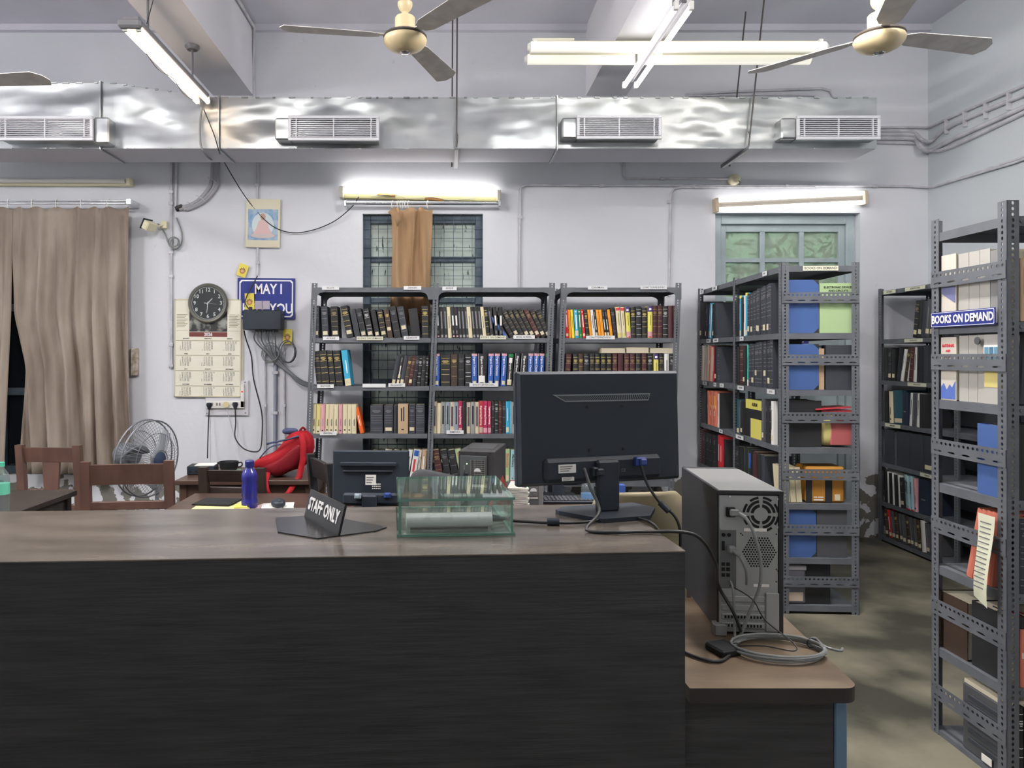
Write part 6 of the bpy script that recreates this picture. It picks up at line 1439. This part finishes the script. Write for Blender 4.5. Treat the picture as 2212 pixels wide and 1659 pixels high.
def pedestal_fan():
    c = P(320, 990, 4.55); M = T(c.x, c.y, 0)
    t = thing('pedestal_fan', 'round grey wire pedestal fan standing behind the brown open chair', 'fan', M=M)
    zc = c.z; A = T(0, 0, zc) @ RZ(68) @ RX(4); r = .235                  # axis local -y, turned to the right
    m_w = mat('fan_wire', (120, 124, 130), .4, .4)
    front = MB(); back = MB(); rings = MB()
    for k in range(56):
        a = 2 * math.pi * k / 56; pts = []; ptb = []
        for q in range(7):
            f = q / 6; rr_ = .05 + (r - .05) * f; bl = .075 * (1 - f ** 2.2)
            pts.append(A @ Vector((rr_ * math.cos(a), -.02 - bl, rr_ * math.sin(a)))); ptb.append(A @ Vector((rr_ * math.cos(a + .05), .03 + bl * 1.1, rr_ * math.sin(a + .05))))
        front.tube(pts, .0013, 4, smooth=1); back.tube(ptb, .0013, 4, smooth=1)
    front.build('front_guard', m_w, t); back.build('rear_guard', m_w, t)
    circ = lambda rad, y: [A @ Vector((rad * math.cos(R(q)), y, rad * math.sin(R(q)))) for q in range(0, 361, 10)]
    rings.tube(circ(r, -.02), .005, 6, smooth=1).tube(circ(r, .03), .005, 6, smooth=1).tube(circ(.16, -.062), .002, 5, smooth=1).tube(circ(.16, .09), .002, 5, smooth=1).tube(circ(.06, -.094), .003, 5, smooth=1)
    rings.build('guard_ring', m_w, t)
    MB().lathe([(0, .101), (.04, .10), (.052, .092), (0, .09)], 20, A @ RX(90)).build('centre_badge', mat('fan_badge', (52, 66, 92), .35), t, smooth=40)
    MB().lathe([(0, -.10), (.05, -.1), (.07, -.12), (.075, -.2), (.05, -.24), (0, -.245)], 20, A @ RX(90)).build('motor', mat('fan_motor', (86, 90, 98), .5), t, smooth=40)
    mfb = mat('fan_blade_grey', (142, 148, 156), .35)
    for k in range(3):
        mb = MB(); vs = []
        for q in range(7):
            f = q / 6; rr_ = .04 + .17 * f; a = 2 * math.pi * k / 3 + .9 * f; wv = .32 * (.5 + .5 * math.sin(math.pi * min(1, f + .25)))
            for s in (-1, 1): vs.append(A @ Vector((rr_ * math.cos(a + s * wv), .0 + s * .022, rr_ * math.sin(a + s * wv))))
        mb.add(vs, [(2 * q, 2 * q + 1, 2 * q + 3, 2 * q + 2) for q in range(6)]); o = mb.build('blade', mfb, t, smooth=60); solid(o, .002)
    MB().cyl((0, .14, .05), (0, .14, zc - .05), .014, 10).box(-.03, .03, .10, .17, zc - .07, zc + .02, c=.008).build('pole', mfb, t)
    MB().lathe([(.2, 0), (.2, .015), (.05, .035), (.03, .06), (0, .06)], 28, T(0, .14, 0)).build('base', mat('fan_base', (96, 100, 106), .5), t, smooth=40)
pedestal_fan()

def plain_table(name, label, x0, x1, y0, y1, h, m, th=.03, leg=.045, apron=.09, M=None):
    t = thing(name, label, 'table', M=T((x0 + x1) / 2, (y0 + y1) / 2, 0))
    MB().box(x0, x1, y0, y1, h - th, h, c=.004).build('table_top', m, t, world=True)
    MB().box(x0 + .05, x1 - .05, y0 + .03, y0 + .05, h - th - apron, h - th).box(x0 + .05, x1 - .05, y1 - .05, y1 - .03, h - th - apron, h - th).box(x0 + .03, x0 + .05, y0 + .05, y1 - .05, h - th - apron, h - th).box(x1 - .05, x1 - .03, y0 + .05, y1 - .05, h - th - apron, h - th).build('apron', m, t, world=True)
    for x in (x0 + .02, x1 - .02 - leg):
        for y in (y0 + .02, y1 - .02 - leg): MB().box(x, x + leg, y, y + leg, 0, h - th, c=.003).build('leg', m, t, world=True)
    return t
m_dt = wood_mat('dark_table', (62, 46, 40), (80, 60, 50), .4, 4, (1, 5, 1), .03)
m_bt = wood_mat('black_table', (46, 42, 40), (60, 54, 50), .35, 4, (1, 5, 1), .03)
plain_table('writing_desk', 'dark brown wall desk under the switch board carrying the red backpack', -1.63, -.79, 4.42, 4.95, .755, m_dt)
plain_table('side_table', 'dark table at the lower left holding the clear water bottle', -2.75, -2.0, 3.35, 4.0, .775, m_bt)
plain_table('staff_desk', 'staff desk behind the counter with the blue bottle and small monitor', -1.36, -.06, 3.40, 3.98, .76, m_dt)
plain_table('staff_desk', 'staff desk behind the large monitor with keyboard and tower', .0, 1.12, 3.32, 3.95, .76, m_dt)

def bottle(label, c, prof, m, cap=None, capm=None, lab=None, labm=None, name='bottle', n=22):
    t = thing(name, label, 'bottle', M=T(*c))
    MB().lathe(prof, n).build('body', m, t, smooth=45)
    if cap: MB().lathe(cap, n).build('cap', capm, t, smooth=40)
    if lab: MB().lathe(lab, n).build('wrap_label', labm, t, smooth=45)
    return t
m_pet = thin_glass('clear_plastic', (226, 234, 236), .12, .08, ((200, 206, 208), .18, 6))
m_blueb = mat('blue_bottle', (44, 46, 132), .2, spec=.7)
c = P(539, 1097, 3.60); c.z = .7605
bottle('tall blue plastic bottle standing on the staff desk', c, [(0, 0), (.036, 0), (.039, .006), (.038, .04), (.034, .05), (.038, .06), (.036, .085), (.038, .105), (.034, .125), (.038, .135), (.038, .16), (.032, .178), (.019, .192), (.018, .2), (0, .2)], m_blueb,
       [(0, .198), (.021, .198), (.022, .226), (.018, .231), (0, .231)], mat('blue_cap', (40, 42, 112), .4))
c = P(2, 1112, 3.42); c.z = .7755
bottle('clear water bottle with green cap and label at the left picture edge', c, [(0, 0), (.033, 0), (.036, .01), (.034, .02), (.036, .03), (.034, .04), (.036, .05), (.034, .06), (.036, .075), (.036, .15), (.03, .18), (.014, .205), (.013, .22), (0, .22)], m_pet,
       [(0, .212), (.016, .212), (.016, .232), (0, .234)], mat('green_cap', (90, 190, 160), .4), [(.0365, .085), (.037, .085), (.037, .135), (.0365, .135)], mat('green_label', (110, 206, 176), .5))
c = P(1269, 1089, 3.74); c.z = .7605
bottle('small clear water bottle behind the large monitor', c, [(0, 0), (.03, 0), (.032, .01), (.03, .02), (.032, .03), (.032, .07), (.026, .095), (.012, .112), (.012, .12), (0, .12)], m_pet, [(0, .116), (.014, .116), (.014, .13), (0, .13)], m_white, [(.0325, .02), (.033, .02), (.033, .045), (.0325, .045)], mat('blue_wrap', (110, 150, 196), .5))

def router():
    c = P(430, 1016, 4.62); t = thing('router_box', 'black router box with pale top on the wall desk', 'router', M=T(c.x, 4.62, .7555) @ RZ(5))
    MB().box(-.075, .095, 0, .12, 0, .055, c=.005).build('case', m_black, t); MB().box(-.03, .09, .005, .115, .055, .058).build('paper', m_paper, t)
    for i in range(4): MB().box(-.06 + .035 * i, -.045 + .035 * i, -.0015, 0, .015, .028).build('socket', m_hole, t)
router()
def pot():
    c = P(488, 1006, 4.6); t = thing('cup', 'black bowl shaped cup with handle on the wall desk', 'cup', M=T(c.x, 4.66, .7755))
    MB().lathe([(0, 0), (.045, 0), (.055, .02), (.06, .05), (.062, .058), (.056, .058), (.05, .02), (0, .012)], 24).build('bowl', m_blackm, t, smooth=40)
    MB().tube([(.058, 0, .05), (.08, 0, .052), (.084, 0, .035), (.07, 0, .024), (.055, 0, .024)], .005, 6).build('handle', m_blackm, t, smooth=60)
    MB().tube([(-.058, 0, .05), (-.07, 0, .05), (-.058, 0, .044)], .005, 6).build('lip', m_blackm, t, smooth=60)
    b = MB().box(c.x - .045, c.x + .06, 4.6, 4.73, .7555, .775, c=.003).build('notepad', mat('mint_pad', (150, 206, 186), .6)); tag(b, 'mint green pad under the black cup on the wall desk', 'notepad')
pot()
def backpack():
    c = P(606, 1014, 4.6); t = thing('backpack', 'red backpack slumped on the wall desk against the rack', 'backpack', M=T(c.x, 4.62, .768))
    m_red = mat('red_nylon', (150, 24, 34), .7, spec=.2, bump=.25, bscale=26); m_dk = mat('red_nylon_dark', (112, 16, 28), .7, spec=.2); m_nv = mat('navy_trim', (50, 60, 92), .7)
    rr = random.Random(3)
    def f(p):
        sx = .22 * (p.z + .1)
        k = .42 + .85 * (p.x + .175) / .35
        return Vector((p.x * (1 - 1.0 * max(0, p.z - .02)) + sx * .8 + .016 * math.sin(22 * p.z + 9 * p.x), p.y + .016 * math.sin(27 * p.x + 19 * p.z), (p.z + .135) * k - .13 + .012 * math.sin(31 * p.x + 9 * p.z)))
    MB().blob((0, 0, .125), (.175, .10, .135), .75, 30, 18, fn=f).build('body', m_red, t, smooth=70)
    MB().blob((.03, -.085, .10), (.115, .04, .085), .7, 24, 14, fn=f).build('pocket', m_dk, t, smooth=70)
    MB().tube([(-.07, -.08, .19), (-.01, -.10, .205), (.06, -.105, .22), (.13, -.09, .24)], .006, 6).tube([(-.12, -.06, .10), (-.05, -.09, .17), (.02, -.1, .19)], .004, 6).build('zip', m_nv, t, smooth=60)
    MB().blob((.06, -.02, .262), (.05, .03, .02), .8, 16, 8).build('top_trim', m_nv, t, smooth=70)
    def strap(pts, w_, nm):
        mb = MB(); vs = []
        for p in pts: vs += [Vector(p) + Vector((-w_ / 2, 0, 0)), Vector(p) + Vector((w_ / 2, 0, 0))]
        mb.add(vs, [(2 * i, 2 * i + 1, 2 * i + 3, 2 * i + 2) for i in range(len(pts) - 1)]); o = mb.build(nm, m_red, t, smooth=60); solid(o, .008)
    strap([(.145, -.09, .25), (.16, -.11, .19), (.16, -.125, .10), (.14, -.13, .0), (.095, -.215, -.08), (.04, -.225, -.12), (-.0, -.225, -.145)], .036, 'strap')
    strap([(-.05, -.10, .03), (-.04, -.215, -.02), (-.03, -.22, -.07), (.0, -.222, -.12)], .02, 'strap')
    MB().tube([(.12, -.02, .265), (.14, -.03, .285), (.155, -.02, .27)], .007, 6).build('grab_loop', m_dk, t, smooth=60)
backpack()
# staff desk left: papers, mouse, small monitor
def sheet_stack(name, label, px, py, Y, wd, dp, z, rz, m, n=1, th=.004, cat='paper'):
    c = P(px, py, Y); t = thing(name, label, cat, M=T(c.x, Y, z) @ RZ(rz))
    for i in range(n): MB().box(-wd/2, wd/2, -dp/2, dp/2, i * th, i * th + th * .8, M=RZ(3 * math.sin(i * 2.1))).build('sheet', m, t)
    return t
sheet_stack('paper_pile', 'white papers and slips under the computer mouse on the staff desk', 600, 1097, 3.58, .15, .17, .7605, 12, m_paper, 3)
sheet_stack('paper_sheet', 'pink tinted sheet beside the blue bottle on the staff desk', 577, 1094, 3.62, .11, .10, .7605, -20, mat('pinkish_sheet', (226, 196, 190), .7), 1)
sheet_stack('folder', 'dark brown folder left of the mouse on the staff desk', 583, 1104, 3.53, .10, .09, .7605, 6, mat('maroon_folder', (120, 70, 62), .5), 2)
sheet_stack('folder', 'black folder lying on the staff desk left of the blue bottle', 470, 1093, 3.66, .19, .16, .7735, -8, m_blackm, 2, cat='folder')
sheet_stack('paper_pile', 'yellowish papers under the black folder on the staff desk', 485, 1099, 3.62, .26, .2, .7605, 5, mat('yellow_sheet', (220, 210, 150), .7), 3)
sheet_stack('paper_sheet', 'bright yellow slip beside the black folder on the staff desk', 520, 1099, 3.57, .06, .08, .7728, 15, mat('bright_yellow_slip', (226, 212, 92), .7), 1)
def mouse():
    c = P(601, 1084, 3.58); t = thing('computer_mouse', 'black computer mouse on white papers on the staff desk', 'mouse', M=T(c.x, 3.58, .7735) @ RZ(20))
    MB().blob((0, 0, .014), (.034, .052, .02), .85, 20, 12).build('body', m_black, t, smooth=60)
    MB().box(-.001, .001, -.045, -.01, .03, .0335).build('button_gap', BC['dim'], t)
mouse()
cable('mouse_lead', 'thin black mouse lead on the white papers', [Vector((PX(608, 3.53), 3.53, .778)), Vector((PX(625, 3.5), 3.5, .764)), Vector((PX(640, 3.49), 3.49, .763)), Vector((PX(662, 3.52), 3.52, .763))], .0022, m_cable)
SM = T(PX(800, 3.5), 3.50, .7605) @ RZ(-2)
m2 = monitor('monitor', 'small black monitor seen from behind on the staff desk, left of the glass case', SM, .363, .262, .028, -4, neckw=.07, stick=[(.004, .125, .05, .048)],
        plugs=[(-.055, .05, BC['bluegrey'], 'a'), (.085, .055, mat('vga_blue', (40, 62, 130), .5), 'b')])
mb = MB()
mb.box(-.145, .125, -.024, -.012, .215, .235, c=.004, M=RX(-4)).box(-.13, .105, -.02, -.012, .188, .196, c=.002, M=RX(-4)); mb.build('back_ridge', m_black, m2)
mb = MB()
for i in range(5):
    for k in range(3): mb.box(.012 + i * .0085, .018 + i * .0085, -.0366, -.0352, .104 - k * .01, .109 - k * .01, M=T(0, 0, .028) @ RX(-4))
mb.build('label_print', m_paper, m2)
MB().box(-.09, .09, -.1, .08, 0, .012, c=.003).build('foot', m_black, m2)
def small_tower(label, M, w_, d, h, m, led=True, mesh=True):
    t = thing('computer_tower', label, 'computer', M=M)
    MB().box(0, w_, .004, d, 0, h, c=.003).build('case', m, t)
    MB().box(w_ * .16, w_ * .86, d * .25, d * .8, h, h + .002).build('top_dent', mat('tower_top_dent', (62, 64, 66), .5), t)
    p = MB().box(.008, w_ * .78, -.002, .004, .005, h - .022, c=.001).build('rear_plate', mat('tower_rear_grey', (98, 102, 104), .45, .4), t)
    fx0, fx1, fz0, fz1 = w_ * .34, w_ * .72, h * .52, h * .86
    MB().box(fx0, fx1, -.0028, -.002, fz0, fz1).build('fan_opening', m_hole, t)
    g_ = MB(); n = 11
    for i in range(n + 1):
        f_ = i / n; g_.box(fx0 + (fx1 - fx0) * f_ - .0006, fx0 + (fx1 - fx0) * f_ + .0006, -.004, -.0028, fz0, fz1).box(fx0, fx1, -.004, -.0028, fz0 + (fz1 - fz0) * f_ - .0006, fz0 + (fz1 - fz0) * f_ + .0006)
    g_.build('fan_mesh', BC['grey'], t)
    MB().prism([((fx0 + fx1) / 2 + .016 * math.cos(R(a)), (fz0 + fz1) / 2 - .002 + .016 * math.sin(R(a))) for a in range(0, 181, 18)], -.0046, -.004).build('fan_hub', m_strip, t)
    MB().box(w_ * .13, w_ * .27, -.006, -.002, h * .55, h * .66, c=.002).build('power_socket', m_black, t)
    if led: MB().cyl((w_ * .24, -.004, h * .8), (w_ * .24, -.002, h * .8), .0028, 8).build('power_light', mat('green_led', (210, 240, 190), .4, emit=3, ecol=(200, 255, 160)), t)
    MB().box(w_ * .38, w_ * .74, -.0035, -.002, h * .44, h * .48).build('label_print', m_paper, t)
    MB().box(.012, w_ * .26, -.004, -.002, .02, h * .44).build('socket_panel', m_hole, t)
    mb = MB()
    for f_ in (.1, .5, .88): mb.cyl((w_ * f_, .001, h - .008), (w_ * f_, .005, h - .008), .0022, 8)
    mb.build('screw', m_chrome, t)
    return t
small_tower('small dark computer tower with lit green dot, on the staff desk behind the glass case', T(PX(990, 3.45), 3.45, .7605) @ RZ(-13), .172, .34, .296, mat('tower_dark', (52, 52, 54), .5))
cable('power_cable', 'short black lead hanging from the small dark tower on the staff desk', [P(1003, 1006, 3.43), P(1003, 1020, 3.41), P(1001, 1045, 3.41), P(1000, 1088, 3.42)], .004, m_cable)
small_tower('small grey computer with mesh back, low behind the large monitor left side', T(PX(1128, 3.5), 3.5, .7605), .10, .3, .145, mat('tower_lightgrey', (128, 130, 130), .5))
def red_file():
    t = thing('folder', 'red folder standing open like a tent behind the glass case', 'folder', M=T(PX(1084, 3.34), 3.34, .7605))
    a = MB().prism([(-.09, 0), (.078, 0), (.005, .2)], 0, .006, M=RZ(0)).build('cover', mat('red_board', (150, 62, 58), .6), t)
    MB().prism([(-.085, 0), (.07, 0), (.005, .19)], .007, .02).build('pages', BC['paper'], t)
red_file()
sheet_stack('paper_pile', 'curling pile of white papers between the red folder and the large monitor', 1122, 1075, 3.58, .10, .2, .7605, -10, m_paper, 13, .009)
def keyboard():
    t = thing('keyboard', 'black keyboard behind the counter under the large monitor', 'keyboard', M=T(PX(1222, 3.75), 3.75, .7605))
    MB().box(-.2, .17, -.065, .065, 0, .016, c=.004).build('case', m_black, t)
    k = MB()
    for j in range(5):
        for i in range(18): k.box(-.192 + i * .0198, -.176 + i * .0198, -.058 + j * .024, -.039 + j * .024, .016, .021, c=.0015)
    k.build('keys', BC['dgrey'], t)
keyboard()
m3 = monitor('monitor', 'low black monitor base half hidden under the large monitor', T(PX(1205, 3.85), 3.87, .7605), .30, .2, .06, -4, neckw=.06, stick=[(.0, .05, .06, .018)])
MB().box(-.1, .1, -.1, .08, 0, .012, c=.003).build('foot', m_black, m3)
o = MB().box(0, .03, 0, .04, 0, .11, c=.002, M=T(PX(1338, 3.6), 3.6, .7605)).build('carton', mat('blue_carton', (52, 84, 160), .5)); tag(o, 'small blue printed carton right of the large monitor neck', 'carton')
text('AC', .022, m_whiteink, o, T(PX(1344, 3.6), 3.599, .80) @ FRONT)
def parcel():
    t = thing('cardboard_box', 'brown cardboard box with red and white stickers right behind the large monitor', 'box', M=T(PX(1395, 3.1), 3.1, .0))
    MB().box(-.14, .12, .08, .36, .7605, .86, c=.002).build('carton', mat('cardboard', (158, 122, 92), .8), t)
    m_ = MB()
    for i, cc in enumerate(range(4)): m_.box(-.07 + .03 * i, -.045 + .03 * i, .078, .08, .82, .85)
    m_.build('printed_label', mat('red_sticker', (176, 92, 72), .6), t); MB().box(-.08, .05, .079, .08, .815, .855).build('paper_label', BC['cream'], t)
parcel()
def curved_chair():
    c = P(1385, 1095, 2.52); t = thing('chair', 'beige chair with a curved plain back behind the counter end', 'chair', M=T(c.x, 2.52, 0) @ RZ(8))
    mk_ = mat('beige_vinyl', (150, 140, 112), .5, col2=(138, 128, 102), nscale=5)
    mb = MB(); n = 12; vs = []; top = PZ(1062, 2.52)
    for z, s in ((.62, 1), (top - .05, 1), (top - .012, .95), (top, .86)):
        for i in range(n + 1):
            u = -1 + 2 * i / n; vs.append((u * .165 * s, .05 * u * u - .02, z - .03 * abs(u) ** 6 * (1 if z > .7 else 0)))
    q = n + 1; mb.add(vs, [(j * q + i, j * q + i + 1, (j + 1) * q + i + 1, (j + 1) * q + i) for j in range(3) for i in range(n)]); o = mb.build('backrest', mk_, t, smooth=60); solid(o, .03)
    MB().box(-.2, .2, .04, .44, .42, .47, c=.015).build('seat', mk_, t)
    for x in (-.17, .15):
        for y in (.06, .40): MB().cyl((x + .01, y, 0), (x + .01, y, .42), .012, 10).build('leg', m_chrome, t)
        MB().tube([(x + .01, .06, .42), (x * .9 + .005, .025, .55), (x * .85, .03, .66)], .012, 8).build('back_support', m_chrome, t)
curved_chair()
for i, (px, py, s) in enumerate(((735, 975, 1), (757, 978, .7))):
    c = P(px, py, 5.66); o = MB().blob((c.x, 5.66, LV[4] + .0015 + .105 * s), (.06, .05, .10 * s), .8, 18, 12, fn=lambda p: Vector((p.x + .01 * math.sin(40 * p.z), p.y, p.z))).build('cloth_bag', mat('ochre_cloth', (150, 142, 84), .9), smooth=70)
    tag(o, ('taller' if i == 0 else 'shorter') + ' ochre cloth bundle on the fourth shelf above the small monitor', 'bag')
c = P(995, 1015, 3.4)
def grey_chair():
    t = thing('office_chair', 'dark grey rounded chair back left of the small dark tower', 'chair', M=T(PX(968, 4.3), 4.30, 0) @ RZ(10))
    mk_ = mat('grey_mesh_fabric', (70, 72, 76), .8)
    MB().blob((-.03, 0, .645), (.20, .03, .20), .5, 24, 14, fn=lambda p: Vector((p.x, p.y + .3 * p.x * p.x, p.z - .25 * (p.x + .1) * (1 if p.z > 0 else 0)))).build('backrest', mk_, t, smooth=60)
    MB().box(-.22, .22, .02, .46, .44, .50, c=.02).build('seat', mk_, t)
    MB().box(-.03, .03, -.01, .015, .42, .58, c=.004).cyl((0, .24, .06), (0, .24, .44), .025, 12).build('column', m_black, t)
    for i in range(5):
        a = R(72 * i); MB().tube([(0, .24, .08), (.26 * math.cos(a), .24 + .26 * math.sin(a), .05)], .018, 8, smooth=1).build('base_spoke', m_black, t); MB().cyl((.26 * math.cos(a) - .015, .24 + .26 * math.sin(a), .025), (.26 * math.cos(a) + .015, .24 + .26 * math.sin(a), .025), .025, 12).build('caster', m_black, t)
grey_chair()
# posters on the right wall, seen between the posts of the nearest rack
def poster():
    Yc = XP * FPX / (2203 - CX)
    t = thing('wall_poster', 'printed poster with photographs on the right wall behind the nearest rack', 'poster', M=T(XR - .004, Yc, 1.5))
    M = T(XR - .004, Yc + .22, PZ(664, Yc)) @ RZ(-90); ht = 74 * Yc / FPX
    MB().box(0, .6, -.002, 0, 0, ht, M=M).build('sheet', m_paper, t, world=True)
    for i, cc in enumerate(((170, 110, 96), (70, 110, 150), (120, 140, 170))): MB().box(.0, .14, -.003, -.002, ht * (.70 - .27 * i), ht * (.9 - .27 * i), M=M).build('photo_print', mat('poster_%d' % i, cc, .5), t, world=True)
    MB().box(0, .6, -.003, -.002, 0, ht * .12, M=M).build('poster_band', mat('poster_green', (130, 170, 130), .5), t, world=True)
poster()
print('BOOKS', NB[0])

# lettering becomes plain mesh
def fonts_to_mesh():
    fo = [o for o in SC.objects if o.type == 'FONT']
    dg = bpy.context.evaluated_depsgraph_get(); done = {}
    for o in fo:
        if o.data.name not in done: done[o.data.name] = bpy.data.meshes.new_from_object(o.evaluated_get(dg))
    for o in fo:
        n, me, par, mb_ = o.name, done[o.data.name], o.parent, o.matrix_basis.copy()
        bpy.data.objects.remove(o)
        q = bpy.data.objects.new(n, me); COL.objects.link(q); q.parent = par; q.matrix_basis = mb_
fonts_to_mesh()

for o in SC.objects:
    if o.parent is not None and o.name.split('.')[0] in {'spine_print', 'socket', 'label_print', 'rules', 'slot_holes', 'vent_holes', 'seam_clips', 'fan_grille', 'fan_mesh', 'starter_tape', 'printed_lines', 'cover_print', 'cover_panel', 'keys', 'emblem_tips', 'switch_rocker', 'screw', 'divider', 'grille', 'front_guard', 'rear_guard', 'tie', 'rim', 'loose_wire'}: o['kind'] = 'stuff'
